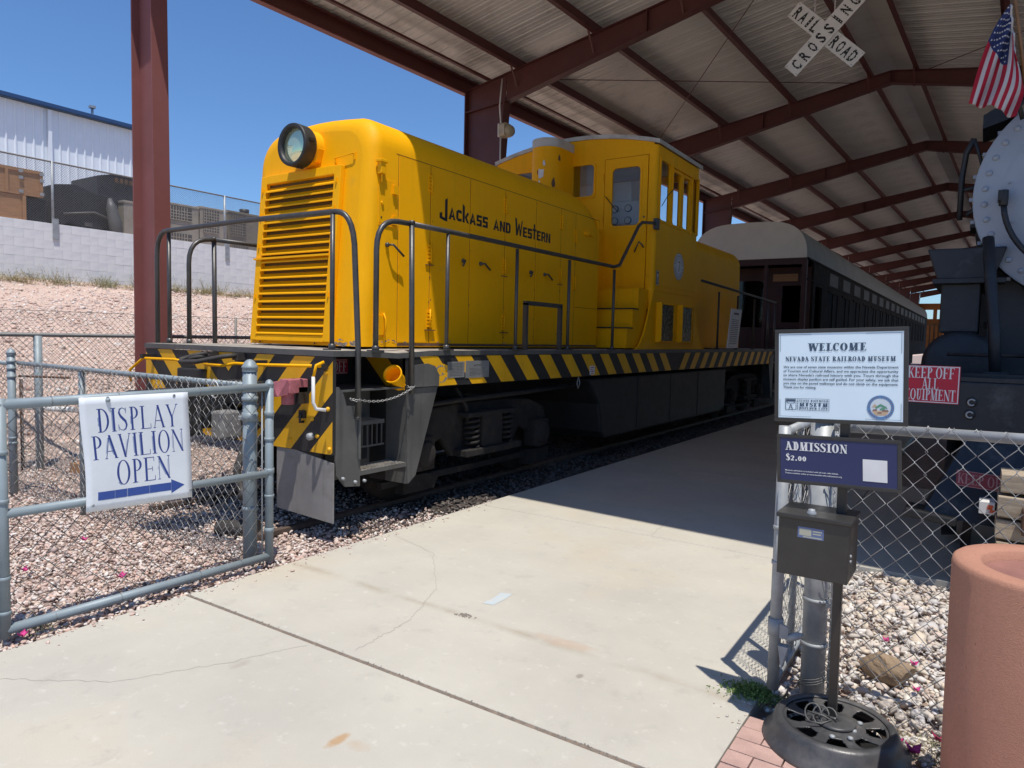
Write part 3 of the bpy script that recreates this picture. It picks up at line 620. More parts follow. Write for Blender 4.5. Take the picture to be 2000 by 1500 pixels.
# ------------------------------------------------------------------ pavilion
TH = -R(2.37)
def tow(u, v): return (u*math.cos(TH)-v*math.sin(TH), u*math.sin(TH)+v*math.cos(TH))
PV = thing('display_pavilion', 'open sided red steel pavilion with corrugated metal roof over the trains', 'pavilion', (-2.62, 4.55, 0), rot=TH)
UR = -2.62; UL = -8.95; URR = 3.71; FR = [4.55+6.1*k for k in range(12)]
rtop = lambda u: 7.30-0.163*abs(u-UR)
for k, v in enumerate(FR):
    cm_ = STEEL if k else STEEL2
    for sgn in (-1, 1):
        uo = UR+sgn*(6.32 if k else 6.56); ui = UR+sgn*(5.98 if k else 5.98); um = UR+sgn*5.40
        if k == 0: uib, uit = UR+sgn*6.02, UR+sgn*6.10
        else: uib, uit = UR+sgn*5.85, UR+sgn*5.40
        mb = MB(); zt = rtop(uo)-0.0; zk = rtop(uit)-0.50
        # web, outer flange, inner flange
        mb.hexa([(min(uo, uib), v-0.008, -0.1), (max(uo, uib), v-0.008, -0.1), (max(uo, uib), v+0.008, -0.1), (min(uo, uib), v+0.008, -0.1),
                 (min(uo, uit), v-0.008, zt if sgn < 0 else rtop(uit)), (max(uo, uit), v-0.008, rtop(uit) if sgn < 0 else zt), (max(uo, uit), v+0.008, rtop(uit) if sgn < 0 else zt), (min(uo, uit), v+0.008, zt if sgn < 0 else rtop(uit))])
        mb.box(uo-0.012, uo+0.012, v-0.1, v+0.1, -0.1, zt)
        if k == 0: mb.bar((uib, v, -0.1), (uit, v, rtop(uit)-0.02), 0.2, 0.022, (1, 0, 0))
        else:
            mb.bar((uib, v, -0.1), (uit, v, zk), 0.2, 0.022, (1, 0, 0)); mb.bar((uit+sgn*0.02, v, zk), (uo, v, zk-0.06), 0.19, 0.02)
        part(mb, 'column', cm_, PV)
    mb = MB()
    for sgn in (-1, 1):
        u0, u1 = UR+sgn*(6.32 if k else 6.5), UR; ub = UR+sgn*5.40
        def bot(u): return rtop(u)-(0.25+0.25*abs(u-UR)/5.4)
        p = [(ub, bot(ub)), (u1, bot(u1)), (u1, rtop(u1)), (ub, rtop(ub))]
        mb.hexa([(p[0][0], v-0.008, p[0][1]), (p[1][0], v-0.008, p[1][1]), (p[1][0], v+0.008, p[1][1]), (p[0][0], v+0.008, p[0][1]), (p[3][0], v-0.008, p[3][1]), (p[2][0], v-0.008, p[2][1]), (p[2][0], v+0.008, p[2][1]), (p[3][0], v+0.008, p[3][1])])
        mb.bar((ub, v, bot(ub)), (u1, v, bot(u1)), 0.16, 0.014); mb.bar((u0, v, rtop(u0)-0.006), (u1, v, rtop(u1)-0.006), 0.16, 0.012)
        for uu in (UR+sgn*0.02, UR+sgn*2.6): mb.box(uu-0.006, uu+0.006, v-0.07, v+0.07, bot(uu), rtop(uu))
    part(mb, 'rafter', STEEL, PV)
V0, V1 = 4.27, FR[-1]+0.25
pu = [UR+s*(0.42+1.58*k) for s in (-1, 1) for k in range(4)]
for u in pu:
    z = rtop(u); mb = MB(); mb.box(u-0.006, u+0.006, V0, V1, z+0.004, z+0.2); mb.box(u-0.006, u+0.075, V0, V1, z+0.002, z+0.012); mb.box(u-0.075, u+0.006, V0, V1, z+0.19, z+0.198); part(mb, 'purlin', STEEL, PV)
    if u < 0:
        for v in FR[:6]:
            mb = MB(); mb.bar((u, v-0.28, z+0.1), (u+0.0, v-0.02, rtop(u)-0.3), 0.035, 0.01); mb.bar((u, v+0.28, z+0.1), (u, v+0.02, rtop(u)-0.3), 0.035, 0.01); part(mb, 'knee_brace', STEEL, PV)
for sgn, uo in ((-1, UL), (1, URR)):
    z = rtop(uo); mb = MB(); mb.box(uo-0.01, uo+0.01, V0, V1, 6.235, z+0.19); mb.box(min(uo, uo-sgn*0.12), max(uo, uo-sgn*0.12), V0, V1, z+0.17, z+0.185); part(mb, 'eave_beam', STEEL, PV)
    mb = MB(); mb.box(min(uo, uo+sgn*0.11), max(uo, uo+sgn*0.11), V0, V1, 6.22, 6.235); mb.box(uo+sgn*0.11-0.006, uo+sgn*0.11+0.006, V0, V1, 6.221, 6.28); part(mb, 'eave_trim', STEEL2, PV)
    mb = MB(); mb.box(uo-sgn*0.55-0.03, uo-sgn*0.55+0.03, V0+0.3, V1, 6.36, 6.40); part(mb, 'inner_trim', STEEL, PV)
# roof panels: trapezoid ribs every 0.3 m, one shared mesh per side
for sgn in (-1, 1):
    u0 = UR; u1 = UL-0.08 if sgn < 0 else URR+0.08
    prof = []
    for r_ in range(3):
        b = r_*0.305; prof += [(b, 0), (b+0.085, 0), (b+0.09, 0.008), (b+0.105, 0.008), (b+0.11, 0), (b+0.19, 0), (b+0.195, 0.008), (b+0.21, 0.008), (b+0.215, 0), (b+0.25, 0), (b+0.268, 0.034), (b+0.287, 0.034)]
    prof.append((0.915, 0)); zo = 0.205
    mb = MB(); rows = [[(u0, p[0], rtop(u0)+zo+p[1]) for p in prof], [(u1, p[0], rtop(u1)+zo+p[1]) for p in prof]]
    if sgn < 0: rows = rows[::-1]
    mb.grid(rows, smooth=False); rows2 = [[(a, b, c+0.003) for a, b, c in r_] for r_ in rows][::-1]; mb.grid(rows2, smooth=False)
    me = mb.mesh('roof_panel', ROOF); nP = int((V1-V0)/0.915)+1
    copies(me, 'roof_panel', PV, [(0, V0+0.915*i, 0) for i in range(nP)])
mb = MB(); z = rtop(UR)+0.19
mb.hexa([(UR-0.42, V0, rtop(UR-0.42)+0.196), (UR, V0, z), (UR, V1, z), (UR-0.42, V1, rtop(UR-0.42)+0.196), (UR-0.42, V0, rtop(UR-0.42)+0.199), (UR, V0, z+0.003), (UR, V1, z+0.003), (UR-0.42, V1, rtop(UR-0.42)+0.199)])
mb.hexa([(UR, V0, z), (UR+0.42, V0, rtop(UR+0.42)+0.196), (UR+0.42, V1, rtop(UR+0.42)+0.196), (UR, V1, z), (UR, V0, z+0.003), (UR+0.42, V0, rtop(UR+0.42)+0.199), (UR+0.42, V1, rtop(UR+0.42)+0.199), (UR, V1, z+0.003)])
part(mb, 'ridge_strip', ROOF, PV)
mb = MB(); mb.box(UL-0.1, URR+0.1, 0, 0.01, 0, 0.01)
mb = MB()
for sgn in (-1, 1):
    u1 = UL-0.1 if sgn < 0 else URR+0.1
    mb.hexa([(u1, V0-0.03, rtop(u1)+0.02), (UR, V0-0.03, rtop(UR)+0.02), (UR, V0-0.01, rtop(UR)+0.02), (u1, V0-0.01, rtop(u1)+0.02), (u1, V0-0.03, rtop(u1)+0.26), (UR, V0-0.03, rtop(UR)+0.26), (UR, V0-0.01, rtop(UR)+0.26), (u1, V0-0.01, rtop(u1)+0.26)])
part(mb, 'gable_trim', STEEL2, PV)
for a, b in (((-7.9, 10.9), (-3.3, 16.6)), ((-3.3, 10.9), (-7.9, 16.6)), ((-2.0, 10.9), (3.0, 16.6)), ((3.0, 10.9), (-2.0, 16.6))):
    mb = MB(); mb.tube([(a[0], a[1], rtop(a[0])-0.05), (b[0], b[1], rtop(b[0])-0.05)], 0.008, 5); part(mb, 'brace_rod', STEEL, PV)
# lamp and conduit on the second column
lp = thing('wall_lamp', 'beige wall lamp with conduit on the red column above the yellow hood', 'lamp', (-8.0, 10.5, 5.3), rot=TH)
mb = MB(); mb.box(-8.03, -7.97, 10.40, 10.53, 5.24, 5.48); part(mb, 'back_box', WHT, lp, bev=0.01)
mb = MB(); mb.prism(rrect(-0.12, 0.10, -0.13, 0.11, 0.05), (-7.97, 10.47, 5.36), (0, 1, 0), (0, 0, 1), (0.13, 0, 0)); mb.lathe((-7.84, 10.47, 5.33), [(0.11, -0.02), (0.11, 0.05), (0.08, 0.1), (0.001, 0.12)], 14, (1, 0, 0)); part(mb, 'lamp_lens', BEIGE, lp)
mb = MB(); mb.tube([(-8.0, 10.46, 4.2), (-8.0, 10.46, 5.25)], 0.014, 6); mb.tube([(-8.0, 10.46, 5.48), (-8.02, 10.44, 5.8), (-8.02, 10.5, 6.3)], 0.014, 6); part(mb, 'conduit', WHT, lp)

# crossbuck hung from the roof
cb = thing('railroad_crossing_sign', 'white crossbuck sign with dotted black letters hanging under the pavilion roof', 'sign', (-2.06, 10.6, 5.8))
def blade(txts, ang, yoff, lab):
    U = Vector((math.cos(ang), 0, math.sin(ang))); V = Vector((-math.sin(ang), 0, math.cos(ang))); c = Vector((-2.06, 10.6+yoff, 5.845))
    mb = MB(); mb.prism([(-0.61, -0.115), (0.61, -0.115), (0.61, 0.115), (-0.61, 0.115)], c, U, V, (0, 0.012, 0)); bl = part(mb, 'blade', WHT, cb, bev=0.003)
    for t, x0, x1 in txts:
        tm = MB()
        n_ = len(t); st = (x1-x0)/n_
        for i, ch in enumerate(t):
            p, wd = sans(ch, 0.215, None, 0.007); k = min(1.0, 0.085/max(wd, 0.02)); 
            p = [[(q[0]*k, q[1]*1.0) for q in pp] for pp in p]; wd *= k
            lay(tm, p, c, U, V, (0, -1, 0), x0+st*(i+0.5)-wd/2, -0.076, 0.002)
        part(tm, 'lettering', INKB, bl)
    dm = MB()
    for t, x0, x1 in txts:
        n_ = len(t); st = (x1-x0)/n_
        for i, ch in enumerate(t):
            for a in range(3):
                for b in range(4):
                    if (a == 1 and b in (1, 2) and ch in 'ODCRASGN') or (ch == 'I' and a != 1): continue
                    o = c+U*(x0+st*(i+0.5)+(a-1)*0.037)+V*(-0.058+b*0.042)+Vector((0, -0.003, 0)); dm.prism(arc(0, 0, 0.007, 0, 315, 7), o, U, V, (0, -0.001, 0))
    part(dm, 'reflector_buttons', WHT, bl, kind='stuff')
    bm2 = MB()
    for a in (-0.585, -0.2, 0.2, 0.585):
        for b in (-0.09, 0.09): bm2.prism(arc(0, 0, 0.008, 0, 315, 7), c+U*a+V*b+Vector((0, -0.002, 0)), U, V, (0, -0.004, 0))
    part(bm2, 'bolts', GALV, bl)
blade([('RAIL', -0.57, -0.13), ('ROAD', 0.13, 0.57)], R(-45), 0.014, '')
blade([('CROSSING', -0.57, 0.57)], R(45), -0.014, '')
mb = MB(); mb.tube([(-2.2, 10.62, 5.85), (-2.24, 10.65, 7.2)], 0.008, 6); mb.tube([(-1.95, 10.62, 5.9), (-1.97, 10.65, 7.2)], 0.008, 6); part(mb, 'hanger_chain', CHAINM, cb)

# ------------------------------------------------------------------ yellow locomotive
XS, XF, XM = -4.13, -6.75, -5.44       # near side, far side, centre line
Y0, YE, YC = 3.73, 18.1, 10.91         # front sill, rear sill, middle
ZD, ZS = 1.471, 1.143
LO = thing('yellow_locomotive', 'yellow centre cab diesel locomotive with black and yellow striped sill on the left track', 'locomotive', (XM, Y0, 0))
def lx(*a): return a
# deck: full width minus the step notches at the two near corners and their far twins
XA, YB = -4.77, 4.54
def deckpoly(): return [(XF, Y0), (XS, Y0), (XS, YE), (XF, YE)]
mb = MB()                                             # the near corner of the deck sags a little where the steps hang from it
xs_ = [XF, -5.2, XS]; dz = lambda x, y: -0.022*max(0, 1-abs(y-4.45)/0.45)*max(0, (x+5.2)/1.07)
for y0, y1 in ((Y0, 4.0), (4.0, 4.45), (4.45, 4.9), (4.9, YE)):
    for x0, x1 in zip(xs_, xs_[1:]): mb.hexa([(x0, y0, ZD-0.045+dz(x0, y0)), (x1, y0, ZD-0.045+dz(x1, y0)), (x1, y1, ZD-0.045+dz(x1, y1)), (x0, y1, ZD-0.045+dz(x0, y1)), (x0, y0, ZD+dz(x0, y0)), (x1, y0, ZD+dz(x1, y0)), (x1, y1, ZD+dz(x1, y1)), (x0, y1, ZD+dz(x0, y1))])
part(mb, 'deck', DECK, LO)
mb = MB()                                             # thin edge angle round the deck, darker than the tread
ep = deckpoly()
for (a, b) in zip(ep, ep[1:]+ep[:1]):
    if a[0] == b[0]: continue
    dx, dy = b[0]-a[0], b[1]-a[1]; l = math.hypot(dx, dy); nx, ny = dy/l, -dx/l
    mb.obox(((a[0]+b[0])/2+nx*0.005, (a[1]+b[1])/2+ny*0.005, ZD-0.024), (dx/2+(0.005 if dx else 0), dy/2+(0.005 if dy else 0), 0), (nx*0.006, ny*0.006, 0), (0, 0, 0.022))
sg_ = [(Y0, 4.0), (4.0, 4.45), (4.45, 4.9), (4.9, YE)]
for y0, y1 in sg_: mb.hexa([(XS, y0, ZD-0.046+dz(XS, y0)), (XS+0.006, y0, ZD-0.046+dz(XS, y0)), (XS+0.006, y1, ZD-0.046+dz(XS, y1)), (XS, y1, ZD-0.046+dz(XS, y1)), (XS, y0, ZD-0.002+dz(XS, y0)), (XS+0.006, y0, ZD-0.002+dz(XS, y0)), (XS+0.006, y1, ZD-0.002+dz(XS, y1)), (XS, y1, ZD-0.002+dz(XS, y1))])
part(mb, 'deck_edge', GRY, LO, kind='stuff')
mb = MB(); mb.box(XF, XS, Y0-0.0, Y0+0.03, 0.665, ZD-0.05); part(mb, 'end_plate', BLK, LO)
mb = MB(); mb.box(XF, XS, YE-0.03, YE, 0.665, ZD-0.05); part(mb, 'end_plate', BLK, LO)
mb = MB(); mb.box(XS-0.03, XS, YB, 2*YC-YB, ZS, ZD-0.05); part(mb, 'side_sill', BLK, LO)
mb = MB(); mb.box(XF, XF+0.03, YB, 2*YC-YB, ZS, ZD-0.05); part(mb, 'side_sill', BLK, LO)
mb = MB(); mb.box(XF+0.75, XS-0.75, Y0+0.1, YE-0.1, 0.95, ZD-0.06); part(mb, 'frame', BLK, LO)
mb = MB(); mb.box(XA, XS-0.04, YB+0.03, YB+0.05, ZS, ZD-0.05); part(mb, 'cross_plate', BLK, LO)
mb = MB(); mb.box(XA-0.02, XA, Y0+0.03, YB, 0.9, ZD-0.05); mb.box(XA, XS-0.001, YB, YB+0.02, ZS-0.01, ZD-0.05); part(mb, 'step_well_wall', BLK, LO)
def clip(poly, ax, lim, keep_less):
    out = []
    for i in range(len(poly)):
        a, b = poly[i], poly[(i+1) % len(poly)]; ia = (a[ax] <= lim) == keep_less or a[ax] == lim; ib = (b[ax] <= lim) == keep_less or b[ax] == lim
        if ia: out.append(a)
        if ia != ib: t = (lim-a[ax])/(b[ax]-a[ax]); out.append((a[0]+(b[0]-a[0])*t, a[1]+(b[1]-a[1])*t))
    return out
zt, h = ZD-0.052, ZD-0.052-ZS-0.004
# side chevrons, 0.25 m stripes leaning towards the middle
mb = MB()
sp_ = [4.72+0.5*k for k in range(12)]
for y0 in sp_:
    for mir in (0, 1):
        p = [(y0, zt), (y0+0.25, zt), (y0+0.25+h, zt-h), (y0+h, zt-h)]
        if y0+h+0.25 > YC: continue
        if mir: p = [(2*YC-a, b) for a, b in p]
        p = clip(p, 0, YB+0.01, False) if not mir else clip(p, 0, 2*YC-YB-0.01, True)
        if p[0][0] and len(p) > 2:
            a = sum(p[j][0]*p[(j+1) % len(p)][1]-p[(j+1) % len(p)][0]*p[j][1] for j in range(len(p))); p = p if a > 0 else p[::-1]
            mb.quad(*[(XS+0.0015, q[0], q[1]) for q in p])
part(mb, 'side_warning_stripes', YEL2, LO, kind='stuff')
mb = MB(); mb.box(XS+0.0014, XS+0.0018, 4.55, 4.72, 1.2, 1.25)
# extra yellow patch behind the stencil beside the skirt plate
mb = MB(); k = [(5.0, 1.36), (5.12, 1.33), (5.26, 1.15), (4.97, 1.146), (4.93, 1.22), (4.9, 1.33)]; k = k[::-1]
mb.quad(*[(XS+0.0022, a, b) for a, b in k]); part(mb, 'paint_patch', YEL2, LO)
mb = MB(); mb.quad(*[(XA+0.0, 0, 0)]*3) if False else None
# yellow stripe on the front facing wall of the step well
p = [(-4.62, zt), (-4.36, zt), (-4.36+0.24, zt-0.24), (XS-0.004, zt-0.26), (XS-0.004, zt-0.29), (-4.33, zt-0.29)]
mb.quad(*[(a, YB-0.0015, b) for a, b in p[::-1]]); part(mb, 'well_stripe', YEL2, LO)
# front chevrons
mb = MB()
for off, wd_ in ((0.40, 0.22), (0.87, 0.235), (1.335, 0.24), (1.80, 0.24)):
    for sg in (1, -1):
        for face in (0, 1):
            hh = zt-0.668; p = [(off, zt), (off+wd_, zt), (off+wd_-hh, zt-hh), (off-hh, zt-hh)]
            p = clip(p, 0, 1.308, True)
            if len(p) < 3: continue
            p = clip(p, 0, 0.02+0.0, False); p = [(XM+sg*a, b) for a, b in p]
            a = sum(p[j][0]*p[(j+1) % len(p)][1]-p[(j+1) % len(p)][0]*p[j][1] for j in range(len(p)))
            p = p if a > 0 else p[::-1]
            if face == 0: mb.quad(*[(q[0], Y0-0.0015, q[1]) for q in p])
            else: mb.quad(*[(q[0], YE+0.0015, q[1]) for q in p[::-1]])
mb.quad((XM-0.16, Y0-0.0015, zt), (XM, Y0-0.0015, zt-0.16), (XM+0.16, Y0-0.0015, zt))
part(mb, 'end_warning_stripes', YEL2, LO, kind='stuff')
mb = MB()
for (bx, bz) in ((-4.16, 0.71), (-4.30, 0.80), (-4.42, 1.08), (-4.52, 0.92), (-4.18, 1.02), (-4.62, 0.74), (-4.20, 1.30), (-4.36, 0.93), (-6.6, 1.0), (-6.4, 0.8)):
    mb.lathe((bx, Y0, bz), [(0.018, 0), (0.018, 0.012), (0.011, 0.02), (0.0005, 0.022)], 8, (0, -1, 0))
part(mb, 'bolt_heads', YEL2, LO, kind='stuff')
mb = MB(); mb.tube([(-4.46, Y0-0.005, 0.965), (-4.46, Y0-0.04, 0.965), (-4.46, Y0-0.04, 0.90), (-4.46, Y0-0.005, 0.90)], 0.012, 6); mb.box(-4.49, -4.43, Y0-0.03, Y0, 0.93, 0.99); part(mb, 'hook', BLK, LO)
mb = MB(); mb.lathe((-4.37, Y0-0.001, 0.79), [(0.03, 0), (0.03, 0.03), (0.02, 0.04), (0.001, 0.04)], 8, (0, -1, 0)); part(mb, 'bolt', GALV, LO)
# lower rail guards
for a, b in ((-4.80, XS), (XF, -6.08)):
    for yy, s in ((Y0+0.012, 1), (YE-0.012, -1)):
        mb = MB(); mb.hexa([(a, yy-0.006, 0.16), (b, yy-0.006, 0.13), (b, yy+0.006, 0.13), (a, yy+0.006, 0.16), (a, yy-0.006, 0.70), (b, yy-0.006, 0.60), (b, yy+0.006, 0.60), (a, yy+0.006, 0.70)]); part(mb, 'rail_guard', LGRY, LO)
# pink gladhand bracket, hand grab, uncoupling lever
def glad(x, y, z):
    mb = MB(); mb.hexa([(x-0.09, y-0.10, z-0.085), (x+0.04, y-0.11, z-0.075), (x+0.11, y+0.0, z-0.05), (x-0.04, y+0.12, z-0.05), (x-0.10, y-0.09, z-0.005), (x-0.02, y-0.12, z+0.04), (x+0.10, y-0.07, z+0.06), (x-0.02, y+0.12, z+0.06)]); mb.box(x-0.02, x+0.10, y-0.05, y+0.13, z-0.05, z+0.058)
    mb.cyl((x+0.02, y, z-0.14), (x+0.02, y, z-0.04), 0.05, 10); mb.lathe((x-0.08, y-0.1, z-0.02), [(0.02, 0), (0.035, 0), (0.035, 0.015), (0.02, 0.015), (0.02, 0)], 10, (0, -1, 0)); return mb
part(glad(-4.50, Y0-0.14, 1.185), 'gladhand_bracket', PINK, LO, bev=0.008)
mb = MB(); mb.box(-4.44, -4.40, Y0-0.10, Y0, 1.05, 1.18); part(mb, 'bracket_arm', BLK, LO)
mb = MB(); mb.smooth = True
mb.tube([(-4.155, Y0-0.07, 1.385), (-4.17, Y0-0.13, 1.36), (-4.19, Y0-0.14, 1.27)], 0.012, 8); part(mb, 'lever_end', YEL, LO)
mb = MB(); mb.tube([(-4.19, Y0-0.14, 1.275), (-4.19, Y0-0.14, 1.08), (-4.18, Y0-0.12, 1.03), (-4.14, Y0-0.06, 1.02)], 0.0135, 8); part(mb, 'lever_grip', WHT, LO)
mb = MB(); mb.tube([(-4.16, Y0-0.10, 1.355), (-4.9, Y0-0.10, 1.335), (-5.2, Y0-0.10, 1.335), (-5.35, Y0-0.12, 1.31), (-5.6, Y0-0.12, 1.31)], 0.0125, 8)
mb.tube([(-5.75, Y0-0.12, 1.315), (-6.1, Y0-0.10, 1.335), (-6.62, Y0-0.10, 1.33), (-6.74, Y0-0.16, 1.22), (-6.76, Y0-0.15, 1.1)], 0.0125, 8); part(mb, 'uncoupling_lever', YEL, LO)
mb = MB()
for xx in (-4.2, -4.93, -5.75, -6.6): mb.box(xx-0.02, xx+0.02, Y0-0.13, Y0, 1.33, 1.37)
part(mb, 'lever_bracket', BLK, LO)
mb = MB()
for xx in (-5.25, -5.62):
    mb.box(xx-0.04, xx+0.04, Y0-0.07, Y0, 1.36, 1.42)
mb.tube([(-5.24, Y0-0.06, 1.40), (-5.30, Y0-0.14, 1.39), (-5.5, Y0-0.26, 1.34), (-5.72, Y0-0.26, 1.33), (-5.8, Y0-0.22, 1.35), (-5.72, Y0-0.16, 1.38), (-5.62, Y0-0.08, 1.41)], 0.02, 8)
mb.tube([(-5.62, Y0-0.06, 1.385), (-5.68, Y0-0.15, 1.37), (-5.78, Y0-0.19, 1.35), (-5.8, Y0-0.24, 1.32)], 0.018, 8)
part(mb, 'air_hose', HOSE, LO)
mb = MB(); mb.box(-5.60, -5.28, Y0-0.42, Y0, 0.80, 1.10); mb.box(-5.66, -5.22, Y0-0.62, Y0-0.38, 0.76, 1.12); mb.prism([(-0.22, -0.1), (0.05, -0.14), (0.2, 0.02), (0.16, 0.2), (-0.1, 0.24), (-0.02, 0.06)], (-5.44, Y0-0.68, 0.8), (1, 0, 0), (0, 1, 0), (0, 0, 0.32)); part(mb, 'coupler', BLK, LO, bev=0.02)
mb = MB(); mb.box(-6.15, -5.75, Y0-0.05, Y0, 1.05, 1.26); part(mb, 'coupler_pocket', BLK, LO, bev=0.015)
mb = MB(); mb.box(-5.25, -4.85, Y0-0.16, Y0, 1.0, 1.2); part(mb, 'coupler_pocket', BLK, LO, bev=0.015)
for hx in (-4.95, -5.9):
    mb = MB(); mb.tube([(hx, Y0-0.05, 0.85), (hx, Y0-0.15, 0.78), (hx+0.05, Y0-0.3, 0.5), (hx+0.12, Y0-0.3, 0.3), (hx+0.2, Y0-0.28, 0.34)], 0.032, 8); part(mb, 'brake_hose', HOSE, LO)
mb = MB(); mb.box(-5.25, -5.1, Y0-0.3, Y0-0.1, 0.72, 0.95); part(mb, 'brake_valve', LGRY, LO, bev=0.02)

# step well at the near front corner
def stepwell(m):
    Y = (lambda y: y) if not m else (lambda y: 2*YC-y)
    def bx(mb, x0, x1, y0, y1, z0, z1): a, b = sorted((Y(y0), Y(y1))); mb.box(x0, x1, a, b, z0, z1)
    W_ = (1, 0, 0)
    def pr(mb, poly, x, t): mb.prism([(Y(a), b) for a, b in (poly if not m else poly[::-1])], (x, 0, 0), (0, 1, 0), (0, 0, 1), (t, 0, 0))
    mb = MB(); pr(mb, [(Y0+0.03, 1.19), (Y0+0.06, 1.19), (3.84, 1.13), (3.87, 1.04), (3.99, 1.03), (4.02, 0.98), (4.02, 0.38), (3.86, 0.40), (3.77, 0.50), (Y0+0.03, 0.62)], XS-0.012, 0.012); part(mb, 'step_side_plate', GRY, LO)
    mb = MB(); pr(mb, [(4.56, 1.15), (4.98, 1.15), (4.69, 0.37), (4.60, 0.31), (4.585, 0.31)], XS-0.012, 0.012); part(mb, 'skirt_plate', GRY, LO)
    mb = MB(); pr(mb, [(4.60, 1.15), (4.98, 1.15), (4.98, 1.25), (4.92, 1.33), (4.82, 1.355), (4.60, 1.34)], XS, 0.014); part(mb, 'skirt_upper_plate', GRY, LO)
    mb = MB(); bx(mb, XS-0.25, XS-0.01, 4.57, 4.582, 0.31, 1.15); part(mb, 'step_back_plate', GRY, LO)
    mb = MB(); bx(mb, XS-0.64, XS-0.02, Y0+0.04, 4.56, 1.145, 1.16); part(mb, 'well_floor', GRY, LO)
    mb = MB(); bx(mb, XS-0.46, XS-0.44, 3.8, 4.56, 0.35, 1.14); part(mb, 'well_inner_plate', GRY, LO)
    mb = MB(); bx(mb, XS-0.44, XS-0.25, 4.57, 4.58, 0.31, 1.15); part(mb, 'well_rear_plate', BLK, LO)
    for z, d0, n in ((0.495, 0.0, 13), (0.865, 0.20, 9)):
        mb = MB(); bx(mb, XS-d0-0.008, XS-d0, 4.02, 4.57 if d0 == 0 else 4.50, z-0.03, z+0.006); bx(mb, XS-d0-0.21, XS-d0-0.2, 4.02, 4.57 if d0 == 0 else 4.50, z-0.03, z+0.012)
        tr = part(mb, 'step_tread', GRY, LO)
        mb = MB()
        for i in range(n+1): y = 4.03+(0.53 if d0 == 0 else 0.46)*i/n; bx(mb, XS-d0-0.2, XS-d0-0.008, y-0.004, y+0.004, z-0.022, z+0.004)
        part(mb, 'grate_bars', DECK, tr)
    mb = MB()
    bx(mb, XS-0.42, XS-0.408, 4.02, 4.50, 0.50, 0.84); part(mb, 'step_riser', BLK, LO)
    mb = MB()
    for i in range(8): y = 4.06+0.058*i; bx(mb, XS-0.212, XS-0.20, y, y+0.008, 0.66, 0.84)
    bx(mb, XS-0.212, XS-0.20, 4.03, 4.50, 0.645, 0.66); part(mb, 'riser_bars', GRY, LO, kind='stuff')
    if not m:
        mb = MB(); mb.box(XS, XS+0.02, 3.955, 3.99, 0.92, 1.09); mb.box(XS, XS+0.018, 3.99, 4.015, 0.6, 1.06); part(mb, 'post_clamp', GRY, LO, bev=0.006)
        mb = MB()
        for (y, z) in ((3.975, 1.06), (3.975, 0.95), (3.83, 0.47), (3.96, 0.425), (4.06, 0.42)): mb.lathe((XS+0.002, y, z), [(0.014, 0), (0.012, 0.02), (0.0005, 0.022)], 8, (1, 0, 0))
        part(mb, 'bolts', GALV, LO, kind='stuff')
stepwell(0); stepwell(1)
mb = MB()
P0, P1 = Vector((XS+0.03, 3.955, 1.085)), Vector((XS+0.03, 4.60, 1.16)); n_ = 26
def link_mesh(mb, c, t, side, up, L=0.016, r=0.0028):
    pts = []
    for a in range(10): th = 2*math.pi*a/10; pts.append(c+t*math.cos(th)*L+side*math.sin(th)*0.008)
    mb.tube(pts, r, 4, closed=True)
cps = [P0.lerp(P1, i/n_)-Vector((0, 0, 0.055*4*(i/n_)*(1-i/n_)))+Vector((0.02, 0, 0)) for i in range(n_+1)]
for i in range(n_):
    t = (cps[i+1]-cps[i]).normalized(); sd = Vector((1, 0, 0)) if i % 2 else t.cross(Vector((1, 0, 0))).normalized(); link_mesh(mb, (cps[i]+cps[i+1])/2, t, sd, None)
for i in range(12):
    for c_, rr in ((Vector((XS+0.005, 3.955, 1.085)), 0.036), (Vector((XS+0.005, 4.60, 1.16)), 0.036)):
        a = 2*math.pi*i/12; cc = c_+Vector((math.cos(a)*rr, math.sin(a)*rr, 0.006*math.sin(a*2))); t = Vector((-math.sin(a), math.cos(a), 0)); link_mesh(mb, cc, t, Vector((0, 0, 1)) if i % 2 else Vector((math.cos(a), math.sin(a), 0)), None, 0.013)
ch_ = part(mb, 'safety_chain', CHAINM, LO)
# yellow filler tube in the well
mb = MB(); mb.smooth = True; mb.lathe((-4.175, 4.47, 1.235), [(0.068, -0.11), (0.068, 0.04), (0.084, 0.075), (0.084, 0.088), (0.074, 0.088), (0.064, 0.04), (0.060, -0.05), (0.0005, -0.06)], 24, (0.30, -0.80, 0.45)); part(mb, 'sand_filler', YEL, LO)

